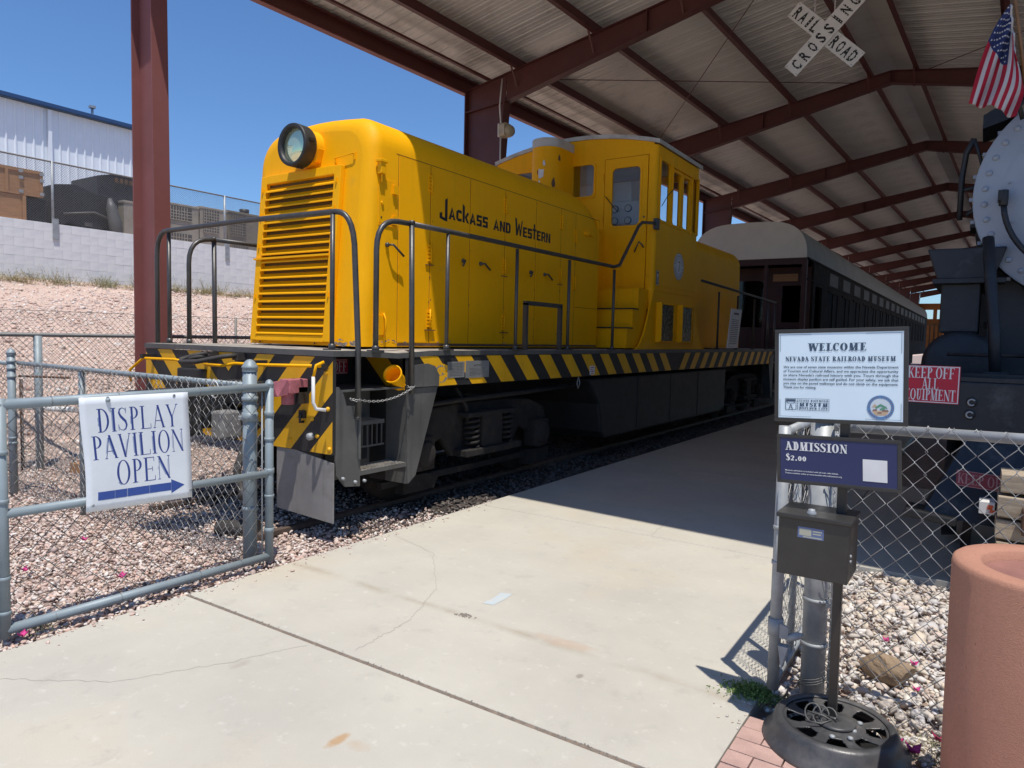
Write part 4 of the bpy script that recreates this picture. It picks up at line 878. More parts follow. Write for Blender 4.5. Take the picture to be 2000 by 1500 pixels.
# hood (front one mirrored for the rear)
HX0, HX1 = -6.275, -4.645; HC = (HX0+HX1)/2; HW = (HX1-HX0)/2; HZ0, HZ1 = 1.49, 3.60
def hood(front, yend, name):
    rows = []; yf0 = 4.49; SL = 0.085
    Yf = (lambda y: y) if front else (lambda y: 20.75-y)
    def prof(inset, drop=0.0):
        rt = 0.30-inset*0.3; pts = []
        x0, x1, zt_ = -HW+inset, HW-inset, HZ1-inset-drop
        pts += [(x0, HZ0)]+[(x0, HZ0+(zt_-rt-HZ0)*k/4) for k in range(1, 4)]
        pts += [(x0+rt-rt*math.cos(R(90*k/8)), zt_-rt+rt*math.sin(R(90*k/8))) for k in range(9)]
        pts += [(x0+rt+(x1-x0-2*rt)*k/6, zt_+0.035*math.sin(math.pi*k/6)) for k in range(1, 6)]
        pts += [(x1-rt+rt*math.sin(R(90*k/8)), zt_-rt+rt*math.cos(R(90*k/8))) for k in range(9)]
        pts += [(x1, HZ0+(zt_-rt-HZ0)*k/4) for k in range(3, 0, -1)]+[(x1, HZ0)]
        return pts
    rr = 0.13; secs = [(rr*(1-math.sin(R(a))), yf0+rr*(1-math.cos(R(a)))) for a in (0, 15, 30, 45, 60, 75, 90)]
    ends = [yf0+rr+0.15, yend-0.0]
    for ins, y in secs: rows.append([(HC+x, Yf(y+SL*(z-HZ0)), z) for x, z in prof(ins)])
    rows.append([(HC+x, Yf(5.2), z) for x, z in prof(0)])
    for y, dp in ((6.5, 0), (7.8, 0), (8.5, 0), (8.72, 0.03), (8.88, 0.08), (9.0, 0.15), (9.07, 0.22), (yend, 0.28)): rows.append([(HC+x, Yf(y), z) for x, z in prof(0, dp if front else dp)])
    # far end rounds into the cab
    mb = MB(); mb.grid(rows if not front else [r[::-1] for r in rows])
    mb.quad(*(rows[0] if front else rows[0][::-1])) 
    mb.quad(*(rows[-1][::-1] if front else rows[-1]))
    return part(mb, name, YEL, LO)
HOOD = hood(True, 9.10, 'front_hood'); RH = hood(False, 9.10, 'rear_hood')
mb = MB()
for (ya, yb) in ((9.10, 9.99), (2*YC-9.99, 2*YC-9.10)):
    ih = MB(); ih.box(HX0+0.4, HX1-0.36, ya, yb, HZ0, 3.28); part(ih, 'inner_hood', YEL, LO)
mb = MB()
for (ya, yb) in ((9.05, 9.13),): mb.prism([(9.10, 1.5), (9.10, 3.28), (9.16, 3.32), (9.99, 3.32), (9.99, 3.1), (9.99, 1.5)][:0] or [(9.08, 1.5), (9.11, 1.5), (9.11, 3.3), (9.08, 3.3)], (HX1-0.35, 0, 0), (0, 1, 0), (0, 0, 1), (0.352, 0, 0))
part(mb, 'hood_end_plate', YEL, LO)
# front grille: frame, backing, louvres
SL = 0.085
def fy(z): return 4.49+SL*(z-HZ0)
FT = Vector((0, SL, 1)).normalized(); FN = Vector((0, -1, SL)).normalized()
def fp(x, z, n=0.0): return Vector((x, fy(z), z))+FN*n
GX0, GX1, GZ0, GZ1 = -6.035, -5.065, 1.575, 3.06
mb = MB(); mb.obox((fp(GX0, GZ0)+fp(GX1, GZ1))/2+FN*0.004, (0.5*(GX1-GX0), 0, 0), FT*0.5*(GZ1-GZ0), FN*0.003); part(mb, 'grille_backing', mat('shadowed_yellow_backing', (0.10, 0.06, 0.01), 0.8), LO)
gf = None; mb = MB()
for (a, b, c, d) in ((GX0-0.085, GX0, GZ0-0.06, GZ1+0.085), (GX1, GX1+0.085, GZ0-0.06, GZ1+0.085), (GX0, GX1, GZ0-0.06, GZ0), (GX0, GX1, GZ1, GZ1+0.085)):
    mb.obox((fp(a, c)+fp(b, d))/2+FN*0.027, (0.5*(b-a), 0, 0), FT*0.5*(d-c), FN*0.027)
gf = part(mb, 'grille_frame', YEL, LO, bev=0.006)
mb = MB(); q = []
t_ = (FN*0.055+Vector((0, 0, -0.052))); mb.obox((0, 0, 0), (0.5*(GX1-GX0), 0, 0), t_*0.5, t_.cross(Vector((1, 0, 0))).normalized()*0.0022); lm = mb.mesh('louvre', YEL)
mb = MB(); mb.obox((0, 0, 0), (0.5*(GX1-GX0), 0, 0), FN*0.003, FT*0.012)
copies(lm, 'louvre', LO, [fp((GX0+GX1)/2, GZ0+0.035+0.0775*i, 0.030)+Vector((0, 0, 0)) for i in range(19)])
lipm = MB(); lipm.obox((0, 0, 0), (0.5*(GX1-GX0), 0, 0), FN*0.006, FT*0.006)
copies(lipm.mesh('louvre_lip', YEL), 'louvre_lip', LO, [fp((GX0+GX1)/2, GZ0+0.035+0.0775*i, 0.030)+t_*0.5 for i in range(19)])
mb = MB(); mb.obox((fp(GX0-0.085, 2.32)+fp(GX1, 2.32))/2+FN*0.06, (0.54, 0, 0), FT*0.009, FN*0.014); part(mb, 'grille_seam_bar', YEL, LO)
mb = MB()
for x in (GX0-0.04, GX1+0.045):
    for z in (1.95, 2.45, 3.0, 2.75): mb.obox(fp(x, z)+FN*0.062, (0.006, 0, 0), FT*0.02, FN*0.01)
part(mb, 'grille_clips', YEL, LO, kind='stuff')
mb = MB()
mb.tube([fp(-5.10, 3.215, 0), fp(-5.10, 3.215, 0.03), fp(-4.86, 3.235, 0.03), fp(-4.86, 3.235, 0)], 0.006, 6)
for x, z in ((-5.10, 3.20), (-4.86, 3.22)): mb.obox(fp(x, z, 0.008), (0.010, 0, 0), FT*0.035, FN*0.008)
part(mb, 'grab_iron', YEL, LO)
mb = MB(); mb.tube([fp(-6.0, 1.50, 0.02), fp(-6.0, 1.55, 0.045), fp(-5.2, 1.55, 0.045), fp(-5.2, 1.50, 0.02)], 0.008, 6); part(mb, 'lower_bar', RUST, LO)
# headlight
HL = Vector((-5.46, 4.47, 3.345))
mb = MB(); mb.smooth = True; mb.lathe(HL, [(0.176, 0.30), (0.176, 0.06), (0.170, 0.05)], 28, (0, 1, 0)); mb.lathe(HL, [(0.0005, 0.9), (0.06, 0.86), (0.15, 0.6), (0.176, 0.30)][::-1], 28, (0, 1, 0.0)); part(mb, 'headlight_housing', YEL, LO)
mb = MB(); mb.prism([(-0.176, 0.0), (0.176, 0.0), (0.176, -0.02), (0.15, -0.14), (-0.15, -0.14), (-0.176, -0.02)], HL+Vector((0, 0.09, 0)), (1, 0, 0), (0, 0, 1), (0, 0.3, 0)); part(mb, 'headlight_base', YEL, LO, bev=0.02)
mb = MB(); mb.smooth = True; mb.lathe(HL, [(0.186, 0.08), (0.196, 0.06), (0.198, -0.05), (0.194, -0.065), (0.165, -0.06), (0.155, -0.035), (0.152, 0.03)][::-1], 32, (0, 1, 0)); rim = part(mb, 'headlight_rim', mat('black_rubber_rim', (0.025, 0.025, 0.024), 0.5, var=0.3), LO)
mb = MB(); mb.smooth = True; mb.lathe(HL, [(0.0005, -0.045), (0.05, -0.043), (0.10, -0.034), (0.158, -0.018)][::-1], 28, (0, 1, 0)); part(mb, 'headlight_lens', LENS, LO)
mb = MB()
for a in (10, 100, 190, 280): mb.obox(HL+Vector((math.cos(R(a))*0.2, 0.01, math.sin(R(a))*0.2)), (0.012, 0, 0), (0, 0.03, 0), (0, 0, 0.012))
part(mb, 'rim_clips', INKB, rim)

# side details on the hood: seams, doors, hinges, handles
XHS = HX1
def seam(y0, y1, z0, z1): return lambda mb: mb.box(XHS-0.003, XHS+0.0012, y0, y1, z0, z1)
DKY = mat('seam_shadow_gap', (0.16, 0.075, 0.005), 0.9)
mb = MB()
mb.box(XHS-0.003, XHS+0.0014, 4.95, 9.08, 3.278, 3.284)
for y in (4.98, 5.44, 6.09, 6.75, 7.42, 8.03, 8.42): mb.box(XHS-0.003, XHS+0.0012, y-0.0028, y+0.0028, 1.53, 3.276)
mb.box(XHS-0.003, XHS+0.0016, 8.45, 9.08, 2.03, 2.036)
part(mb, 'panel_gaps', DKY, LO, kind='stuff')
mb = MB(); mb.box(XHS, XHS+0.006, 4.98, 9.1, 1.50, 1.525); part(mb, 'bottom_angle', RUST, LO)
for ya, yb in ((4.985, 5.437), (5.443, 6.087), (6.093, 6.747), (6.753, 7.417), (7.423, 8.027)):
    mb = MB(); mb.box(XHS-0.001, XHS+0.004, ya+0.006, yb-0.006, 1.535, 3.27); part(mb, 'side_door', YEL, LO)
hm = MB()
for z in (-0.07, -0.035, 0, 0.035, 0.07): hm.box(0.0, 0.012, -0.035, 0.035, z-0.012, z+0.012)
hm.cyl((0.016, 0, -0.095), (0.016, 0, 0.095), 0.008, 6); hme = hm.mesh('hinge', YEL)
for y in (5.44, 6.75, 8.03, 8.42):
    copies(hme, 'hinge', LO, [(XHS+0.004, y, z) for z in ((3.10, 2.42, 1.77) if y < 8.3 else (2.98, 2.35))])
mb = MB()
for y in (5.44, 6.75, 8.03): mb.box(XHS+0.004, XHS+0.03, y-0.07, y+0.07, 1.655, 1.663); mb.box(XHS+0.004, XHS+0.02, y-0.07, y+0.05, 2.30, 2.306)
part(mb, 'drip_lip', RUST, LO, kind='stuff')
for y, s in ((5.97, 1), (6.28, 1), (7.30, 1), (7.63, 1)):
    mb = MB(); b = s if y not in (5.97, 7.30) else -0.4
    mb.lathe((XHS, y, 2.40), [(0.022, 0), (0.022, 0.02), (0.012, 0.03), (0.0005, 0.03)], 8, (1, 0, 0)); mb.tube([(XHS+0.03, y, 2.40), (XHS+0.05, y+0.03*b, 2.40), (XHS+0.05, y+0.13*b, 2.34)], 0.011, 6); part(mb, 'door_handle', HRAIL, LO)
mb = MB(); mb.lathe((XHS, 4.83, 2.43), [(0.022, 0), (0.022, 0.02), (0.012, 0.03), (0.0005, 0.03)], 8, (1, 0, 0)); mb.tube([(XHS+0.03, 4.83, 2.43), (XHS+0.06, 4.86, 2.43), (XHS+0.06, 5.0, 2.34)], 0.011, 6); part(mb, 'door_handle', HRAIL, LO)
mb = MB(); mb.box(XHS-0.002, XHS+0.006, 4.72, 4.93, 2.62, 3.02); hp = part(mb, 'access_panel', YEL, LO, bev=0.002)
mb = MB(); mb.box(XHS, XHS+0.03, 4.89, 4.95, 2.90, 2.98); mb.box(XHS, XHS+0.03, 4.89, 4.95, 2.62, 2.70); mb.cyl((XHS, 4.76, 2.80), (XHS+0.02, 4.76, 2.80), 0.016, 8); mb.box(XHS, XHS+0.008, 4.72, 4.95, 2.60, 2.612); part(mb, 'panel_hinge', YEL, hp)
mb = MB(); mb.cyl((XHS+0.006, 4.75, 2.67), (XHS+0.009, 4.75, 2.67), 0.009, 8); part(mb, 'keyhole', INKB, hp)
mb = MB(); mb.box(XHS, XHS+0.05, 4.70, 4.76, 3.05, 3.18); mb.box(XHS, XHS+0.06, 4.68, 4.78, 3.15, 3.18); mb.tube([(XHS+0.03, 4.73, 3.05), (XHS+0.02, 4.74, 2.98)], 0.012, 6); part(mb, 'lamp_bracket', YEL, LO, bev=0.006)
mb = MB(); mb.box(XHS, XHS+0.012, 4.66, 4.80, 1.60, 1.78); mb.tube([(XHS+0.012, 4.68, 1.58), (XHS+0.04, 4.68, 1.66), (XHS+0.04, 4.68, 1.74), (XHS+0.012, 4.68, 1.80)], 0.008, 6); mb.tube([(XHS+0.012, 4.79, 1.58), (XHS+0.04, 4.79, 1.66), (XHS+0.04, 4.79, 1.74), (XHS+0.012, 4.79, 1.80)], 0.008, 6); part(mb, 'tie_down', YEL, LO)
mb = MB(); mb.box(XHS, XHS+0.02, 8.66, 8.78, 2.66, 2.70); mb.lathe((XHS, 8.72, 3.05), [(0.035, 0), (0.035, 0.05), (0.001, 0.06)], 10, (1, 0, 0)); mb.box(XHS, XHS+0.05, 8.66, 8.86, 3.03, 3.07); part(mb, 'marker_bracket', YEL, LO)

PRIM = mat('bare_primer_patch', (0.36, 0.29, 0.22), 0.85, var=0.4, vscale=20)
mb = MB()
for i in range(46):
    if i < 20: x_, z_ = random.uniform(-4.95, -4.66), 1.50+abs(random.gauss(0, 0.02)); c_ = Vector((x_, 4.487+0.085*(z_-1.49)+0.0, z_)); u_, v_, n_ = Vector((1, 0, 0)), FT, FN
    else: y_, z_ = (random.choice([random.uniform(4.7, 5.1), random.uniform(5.2, 9.0)]), 1.53+abs(random.gauss(0, 0.012))); c_ = Vector((XHS, y_, z_)); u_, v_, n_ = Vector((0, 1, 0)), Vector((0, 0, 1)), Vector((1, 0, 0))
    s1 = random.uniform(0.006, 0.03 if i < 20 else 0.014); mb.quad(*[c_+n_*0.0055+u_*s1*random.uniform(0.8, 1.8)*math.cos(t)+v_*s1*0.6*math.sin(t) for t in (0, 0.9, 1.8, 2.7, 3.6, 4.5, 5.4)])
part(mb, 'bare_primer_chips', PRIM, LO, kind='stuff')
mb = MB()
for i in range(40):
    y_ = random.choice([5.44, 6.09, 6.75, 7.42, 8.03, 8.42])+random.gauss(0, 0.012); z_ = random.uniform(1.6, 3.25); s1 = random.uniform(0.003, 0.008); c_ = Vector((XHS+0.0046, y_, z_))
    mb.quad(*[c_+Vector((0, s1*math.cos(t), s1*random.uniform(1, 2.6)*math.sin(t))) for t in (0, 1.2, 2.4, 3.6, 4.8)])
part(mb, 'rust_specks', RUST, LO, kind='stuff')
# lettering on the hood side (blocky condensed capitals)
def blk(ch):
    w_ = 0.24; r_ = rect
    if ch == 'J': return [[(0.34, -0.25), (0.56, -0.25), (0.56, 1.75), (0.34, 1.55)], [(-0.12, -0.1), (0.34, -0.25), (0.34, 0.0), (0.1, 0.1)], [(-0.12, -0.1), (0.1, 0.1), (0.1, 0.45), (-0.12, 0.35)]], 0.66
    if ch == 'W': return [[(-0.1, 1.75), (0.12, 1.6), (0.22, 0.0), (0.04, 0.0)], [(0.04, 0.0), (0.22, 0.0), (0.46, 1.1), (0.34, 1.25)], [(0.34, 1.25), (0.46, 1.1), (0.60, 0.0), (0.46, 0.0)], [(0.46, 0.0), (0.60, 0.0), (0.80, 1.6), (0.66, 1.5)]], 0.84
    if ch == 'A': return [[(0, 0), (0.2, 0), (0.34, 0.75), (0.30, 1.1)], [(0.3, 1.1), (0.34, 0.75), (0.42, 0), (0.62, 0)], [(0.16, 0.2), (0.45, 0.2), (0.42, 0.38), (0.2, 0.38)]], 0.68
    if ch == 'C': return [[(0, 0.2), (0.2, 0.25), (0.2, 0.75), (0, 0.8)], [(0, 0.8), (0.2, 0.75), (0.5, 0.72), (0.5, 0.98), (0.15, 1.0)], [(0, 0.2), (0.15, 0), (0.5, 0.02), (0.5, 0.27), (0.2, 0.25)]], 0.58
    if ch == 'K': return r_(0, 0.2, 0, 1)+[[(0, 1), (0.2, 1), (0.2, 1.45), (0, 1.6)], [(0.2, 0.45), (0.46, 1.0), (0.6, 0.85), (0.3, 0.3)], [(0.22, 0.45), (0.36, 0.55), (0.62, 0.0), (0.42, 0.0)]], 0.66
    if ch == 'S': return r_(0.0, 0.52, 0.78, 1.0)+r_(0, 0.2, 0.5, 0.78)+r_(0.0, 0.52, 0.40, 0.60)+r_(0.33, 0.52, 0.2, 0.42)+r_(0.0, 0.52, 0, 0.22), 0.60
    if ch == 'N': return r_(0, 0.2, 0, 1)+r_(0.38, 0.56, 0, 1.0)+[[(0.2, 1), (0.38, 0.35), (0.38, 0.0), (0.2, 0.65)]], 0.64
    if ch == 'D': return r_(0, 0.2, 0, 1)+[[(0.2, 0.8), (0.35, 0.78), (0.52, 0.85), (0.4, 1.0), (0.2, 1.0)], [(0.35, 0.78), (0.35, 0.22), (0.55, 0.15), (0.55, 0.85)], [(0.2, 0), (0.4, 0), (0.55, 0.15), (0.35, 0.22), (0.2, 0.2)]], 0.64
    if ch == 'E': return r_(0, 0.2, 0, 1)+r_(0.2, 0.5, 0.8, 1)+r_(0.2, 0.44, 0.42, 0.6)+r_(0.2, 0.5, 0, 0.2), 0.57
    if ch == 'T': return r_(0.12, 0.30, 0, 1.55)+r_(-0.02, 0.48, 0.85, 1.05), 0.52
    if ch == 'R': return r_(0, 0.2, 0, 1)+[[(0.2, 1), (0.2, 0.82), (0.34, 0.8), (0.52, 0.85), (0.45, 1)], [(0.34, 0.8), (0.34, 0.5), (0.54, 0.5), (0.52, 0.85)], [(0.2, 0.55), (0.2, 0.38), (0.54, 0.5), (0.34, 0.55)], [(0.3, 0.42), (0.46, 0.46), (0.58, 0), (0.4, 0)]], 0.62
    return [], 0.5
def blktext(t):
    out = []; x = 0
    for ch in t:
        g, a = blk(ch)
        for p in g: out.append([(q[0]+x, q[1]) for q in p])
        x += a
    return out, x
pp, wd = blktext('JACKASS AND WESTERN'); k = 2.17/wd
mb = MB(); lay(mb, [[(a*k, b*0.118) for a, b in p] for p in pp], (XHS+0.0048, 5.60, 2.80), (0, 1, 0), (0, 0, 1), (1, 0, 0)); part(mb, 'lettering', INKB, LO, kind='stuff')
# cab
CY0, CY1, CX0, CX1 = 9.99, 11.83, -7.05, -4.17
CB = LO
def roofz(x): t = (x-(CX0+CX1)/2)/((CX1-CX0)/2); return 4.52+0.20*(1-t*t)
def cabwall_front(y, t, holes):
    mb = MB(); mb.panel((0, y, 0), (1, 0, 0), (0, 0, 1), (0, t, 0), (CX0, CX1-0.06), (1.49, 4.44), holes)
    n = 14; xs_ = [CX0+(CX1-0.06-CX0)*i/n for i in range(n+1)]
    for a, b in zip(xs_, xs_[1:]): mb.hexa([(a, y, 4.44), (b, y, 4.44), (b, y+t, 4.44), (a, y+t, 4.44), (a, y, roofz(a)), (b, y, roofz(b)), (b, y+t, roofz(b)), (a, y+t, roofz(a))])
    return mb
DX0, DX1, DZ0, DZ1 = -5.03, -4.30, 2.37, 4.37
front_holes = [(DX0, DX1, DZ0, DZ1), (-5.70, -5.20, 3.83, 4.33), (-6.70, -6.25, 3.83, 4.33)]
part(cabwall_front(CY0, 0.05, front_holes), 'cab_front_wall', YEL, LO)
part(cabwall_front(CY1-0.05, 0.05, [(-5.0, -4.35, 3.4, 4.33)]), 'cab_rear_wall', YEL, LO)
SH = [(10.12, 10.53, 3.41, 4.31), (10.62, 10.98, 3.41, 4.24), (11.06, 11.40, 3.41, 4.24), (11.50, 11.78, 3.41, 4.31)]
mb = MB(); mb.panel((CX1-0.05, 0, 0), (0, 1, 0), (0, 0, 1), (0.05, 0, 0), (CY0+0.06, CY1-0.06), (1.475, 4.50), SH); part(mb, 'cab_side_wall', YEL, LO)
mb = MB(); mb.panel((CX0, 0, 0), (0, 1, 0), (0, 0, 1), (0.05, 0, 0), (CY0, CY1), (1.475, 4.44), SH); part(mb, 'cab_far_wall', YEL, LO)
mb = MB(); mb.smooth = True
for yy, a0 in ((CY0+0.06, -90), (CY1-0.06, 0)):
    A = [R(a0+90*i/6) for i in range(7)]; mb.grid([[(CX1-0.06+0.06*math.cos(a), yy+0.06*math.sin(a), z) for z in (4.50, 1.475)] for a in A])
part(mb, 'cab_corner', YEL, LO)
# flares at the foot of the cab side
for s in (0, 1):
    Yc = (lambda y: y) if s == 0 else (lambda y: CY0+CY1-y)
    p = [(CY0+0.07, 1.475), (CY0+0.07, 2.35)]+[(CY0+0.0-0.62*(1-math.sin(R(a)))**1.0, 2.35-0.875*(1-0)*(math.cos(R(a))*0+(1-(a/90.0))) ) for a in (0,)][:0]
    c = [(9.40+0.60*(t**0.62), 1.475+0.87*t**1.25) for t in [i/10 for i in range(10, -1, -1)]]
    p = [(CY0+0.07, 1.475), (CY0+0.07, 2.345)]+c
    mb = MB(); mb.prism([(Yc(a), b) for a, b in (p if s else p[::-1])], (CX1-0.03, 0, 0), (0, 1, 0), (0, 0, 1), (0.03, 0, 0)); part(mb, 'cab_flare', YEL, LO)
mb = MB(); n = 16; xs_ = [CX0-0.04+(CX1-CX0+0.08)*i/n for i in range(n+1)]
top = [[(x, y, roofz(x)+0.055) for y in (CY0-0.03, CY1+0.03)] for x in xs_]; botm = [[(x, y, roofz(x)-0.005) for y in (CY0-0.03, CY1+0.03)] for x in xs_]
mb.grid(top[::-1]); mb.grid(botm)
for a, b, c, d in zip(top, top[1:], botm, botm[1:]): mb.quad(c[0], d[0], b[0], a[0]); mb.quad(d[1], c[1], a[1], b[1])
mb.quad(top[-1][0], botm[-1][0], botm[-1][1], top[-1][1]); mb.quad(top[0][0], top[0][1], botm[0][1], botm[0][0])
part(mb, 'cab_roof', ROOFW, LO)
mb = MB(); mb.box(CX0+0.06, CX1-0.06, CY0+0.06, CY1-0.06, 2.30, 2.36); part(mb, 'cab_floor', INT, LO)
mb = MB(); mb.panel((CX0+0.052, 0, 0), (0, 1, 0), (0, 0, 1), (0.004, 0, 0), (CY0+0.06, CY1-0.06), (2.36, 4.43), SH); part(mb, 'cab_lining', INT, LO)
mb = MB(); mb.box(CX0+0.06, -5.02, CY1-0.058, CY1-0.052, 2.36, 4.43); part(mb, 'cab_lining', INT, LO)
mb = MB(); mb.box(CX0+0.06, CX1-0.06, CY0+0.055, CY1-0.06, 4.435, 4.442); part(mb, 'cab_ceiling', INT, LO)
mb = MB(); mb.box(-5.45, -4.85, 10.9, 11.2, 2.36, 3.90); mb.box(-5.28, -5.0, 10.89, 10.95, 3.90, 4.22); gp = part(mb, 'control_stand', INT, LO, bev=0.01)
for i, (x, z) in enumerate(((-5.27, 3.78), (-5.03, 3.78), (-5.27, 3.58), (-5.03, 3.58))):
    mb = MB(); mb.lathe((x, 10.9, z), [(0.062, 0), (0.062, 0.025), (0.052, 0.028)], 16, (0, -1, 0)); mb.cur = 1; mb.lathe((x, 10.9, z), [(0.052, 0.024), (0.0005, 0.026)], 16, (0, -1, 0)); part(mb, 'gauge', [DKT, WHT], gp)
# door
mb = MB(); mb.panel((0, CY0-0.008, 0), (1, 0, 0), (0, 0, 1), (0, 0.04, 0), (DX0+0.012, DX1-0.012), (DZ0+0.01, DZ1-0.01), [(-4.90, -4.42, 3.33, 4.22)]); dr = part(mb, 'cab_door', YEL, LO)
mb = MB(); mb.box(DX0+0.001, DX1-0.001, CY0+0.033, CY0+0.04, DZ0+0.001, DZ1-0.001)
def glass_rr(x0, x1, z0, z1, y, par, frame=YEL, r=0.07):
    pl = rrect(x0, x1, z0, z1, 0.001); mb = MB(); mb.quad((x0, y, z0), (x1, y, z0), (x1, y, z1), (x0, y, z1)); part(mb, 'pane', GLASS, par)
    o_ = rrect(x0-0.03, x1+0.03, z0-0.03, z1+0.03, r*0.7); i_ = rrect(x0, x1, z0, z1, r); mb = MB()
    n = len(o_)
    for j in range(n):
        a, b, c, d = o_[j], o_[(j+1) % n], i_[(j+1) % n], i_[j]
        mb.quad((a[0], y-0.03, a[1]), (b[0], y-0.03, b[1]), (c[0], y-0.03, c[1]), (d[0], y-0.03, d[1])); mb.quad((d[0], y-0.03, d[1]), (c[0], y-0.03, c[1]), (c[0], y-0.001, c[1]), (d[0], y-0.001, d[1]))
        mb.quad((b[0], y-0.03, b[1]), (a[0], y-0.03, a[1]), (a[0], y+0.01, a[1]), (b[0], y+0.01, b[1]))
    part(mb, 'window_frame', frame, par)
glass_rr(-4.89, -4.43, 3.34, 4.21, CY0+0.012, dr)
glass_rr(-5.69, -5.21, 3.84, 4.32, CY0+0.012, LO); glass_rr(-6.69, -6.26, 3.84, 4.32, CY0+0.012, LO)
mb = MB(); mb.tube([(-4.34, CY0-0.012, 3.0), (-4.34, CY0-0.05, 3.02), (-4.40, CY0-0.06, 3.08), (-4.47, CY0-0.05, 2.93)], 0.012, 6); mb.cyl((-4.35, CY0-0.01, 3.45), (-4.35, CY0-0.02, 3.45), 0.015, 8); part(mb, 'door_handle', HRAIL, dr)
mb = MB()
for z in (2.5, 3.0, 3.5, 4.1): mb.cyl((DX0-0.002, CY0-0.012, z-0.05), (DX0-0.002, CY0-0.012, z+0.05), 0.009, 6)
part(mb, 'door_hinge', YEL, dr)
mb = MB(); mb.tube([(-4.99, CY0-0.03, 3.80), (-4.83, CY0-0.05, 3.62), (-4.77, CY0-0.03, 3.55)], 0.007, 5); part(mb, 'wiper', INKB, dr)
mb = MB(); mb.box(DX0, DX1-0.05, CY0-0.035, CY0-0.008, 2.345, 2.362); mb.box(DX0+0.0, DX1, CY0-0.002, CY0, 2.362, 2.372); part(mb, 'door_sill', RUST, LO)
# side windows
for i, (a, b, z0, z1) in enumerate(SH):
    mb = MB(); mb.quad((CX1-0.03, a, z0), (CX1-0.03, b, z0), (CX1-0.03, b, z1), (CX1-0.03, a, z1)); part(mb, 'pane', GLASS, LO)
    mb = MB(); mb.quad((CX0+0.03, a, z0), (CX0+0.03, b, z0), (CX0+0.03, b, z1), (CX0+0.03, a, z1)); part(mb, 'pane', GLASS, LO)
    o_ = rrect(a-0.028, b+0.028, z0-0.028, z1+0.028, 0.03, 3); i_ = rrect(a+0.012, b-0.012, z0+0.012, z1-0.012, 0.05, 3); mb = MB(); n = len(o_)
    for j in range(n):
        p_, q_, r_, s_ = o_[j], o_[(j+1) % n], i_[(j+1) % n], i_[j]; X1 = CX1+0.012
        mb.quad((X1, *p_), (X1, *q_), (X1, *r_), (X1, *s_)); mb.quad((X1, *s_), (X1, *r_), (CX1-0.029, *r_), (CX1-0.029, *s_)); mb.quad((CX1-0.001, *p_), (CX1-0.001, *q_), (X1, *q_), (X1, *p_))
    part(mb, 'window_frame', YEL, LO)
mb = MB(); mb.box(CX1, CX1+0.03, 10.56, 11.46, 4.28, 4.31); mb.box(CX1, CX1+0.025, 10.565, 10.585, 3.38, 4.28); mb.box(CX1, CX1+0.025, 11.44, 11.46, 3.38, 4.28); part(mb, 'sash_track', YEL, LO)
mb = MB(); mb.tube([(CX1+0.02, 10.16, 3.62), (CX1+0.03, 10.35, 3.8), (CX1+0.03, 10.60, 3.95)], 0.006, 5); part(mb, 'wiper', INKB, LO)
mb = MB(); mb.box(CX1, CX1+0.012, CY0+0.1, CY1-0.05, 2.36, 2.372); mb.box(CX1, CX1+0.008, CY0+0.1, CY1-0.05, 2.44, 2.446); part(mb, 'belt_ledge', YEL, LO)
# recessed display windows low on the cab side
for a, b in ((10.14, 10.86), (11.02, 11.70)):
    mb = MB(); mb.box(CX1, CX1+0.09, a, a+0.03, 1.60, 2.19); mb.box(CX1, CX1+0.07, a, b, 1.585, 1.605); mb.box(CX1, CX1+0.02, b-0.03, b, 1.60, 2.19); mb.box(CX1, CX1+0.03, a+0.03, b, 2.165, 2.19); fr_ = part(mb, 'vent_box_frame', YEL, LO, bev=0.004)
    mb = MB(); mb.quad((CX1+0.012, a+0.03, 1.605), (CX1+0.012, b-0.03, 1.605), (CX1+0.012, b-0.03, 2.165), (CX1+0.012, a+0.03, 2.165)); part(mb, 'cloudy_pane', mat('scratched_plastic', (0.12, 0.105, 0.06), 0.25, var=0.6, vscale=6), fr_)
# seal with a 7, tag, red box
SC = Vector((CX1+0.002, 11.0, 2.80)); mb = MB()
mb.prism(arc(0, 0, 0.215, 0, 352, 44), SC, (0, 1, 0), (0, 0, 1), (0.003, 0, 0)); seal = part(mb, 'round_emblem', WHT, LO)
def circ(r0, r1, n=44): return strip([(r0*math.cos(2*math.pi*i/n), r0*math.sin(2*math.pi*i/n)) for i in range(n+1)], [(r1*math.cos(2*math.pi*i/n), r1*math.sin(2*math.pi*i/n)) for i in range(n+1)])
mb = MB(); e = SC+Vector((0.0035, 0, 0)); lay(mb, circ(0.215, 0.205)+circ(0.14, 0.134)+circ(0.12, 0.117), e, (0, 1, 0), (0, 0, 1), (1, 0, 0))
for i in range(26):
    a = 2*math.pi*i/26
    if i % 13 in (0,): continue
    u = Vector((0, -math.sin(a), math.cos(a))); r_ = Vector((0, math.cos(a), math.sin(a))); lay(mb, rect(-0.009, 0.009, -0.017, 0.017)+rect(-0.003, 0.012, -0.004, 0.004), e+r_*0.172, u, r_, (1, 0, 0))
part(mb, 'emblem_lettering', mat('grey_emblem_ink', (0.14, 0.13, 0.12), 0.6), seal, kind='stuff')
mb = MB(); lay(mb, [[(-0.05, 0.06), (0.06, 0.06), (0.055, 0.085), (-0.045, 0.085)], [(0.035, 0.06), (0.06, 0.06), (0.015, -0.08), (-0.025, -0.08)]], e, (0, 1, 0), (0, 0, 1), (1, 0, 0)); part(mb, 'numeral', mat('brass_ink', (0.30, 0.22, 0.08), 0.5), seal)
mb = MB(); mb.box(CX1, CX1+0.003, 10.09, 10.19, 2.44, 2.66); tg = part(mb, 'sticker', INKB, LO)
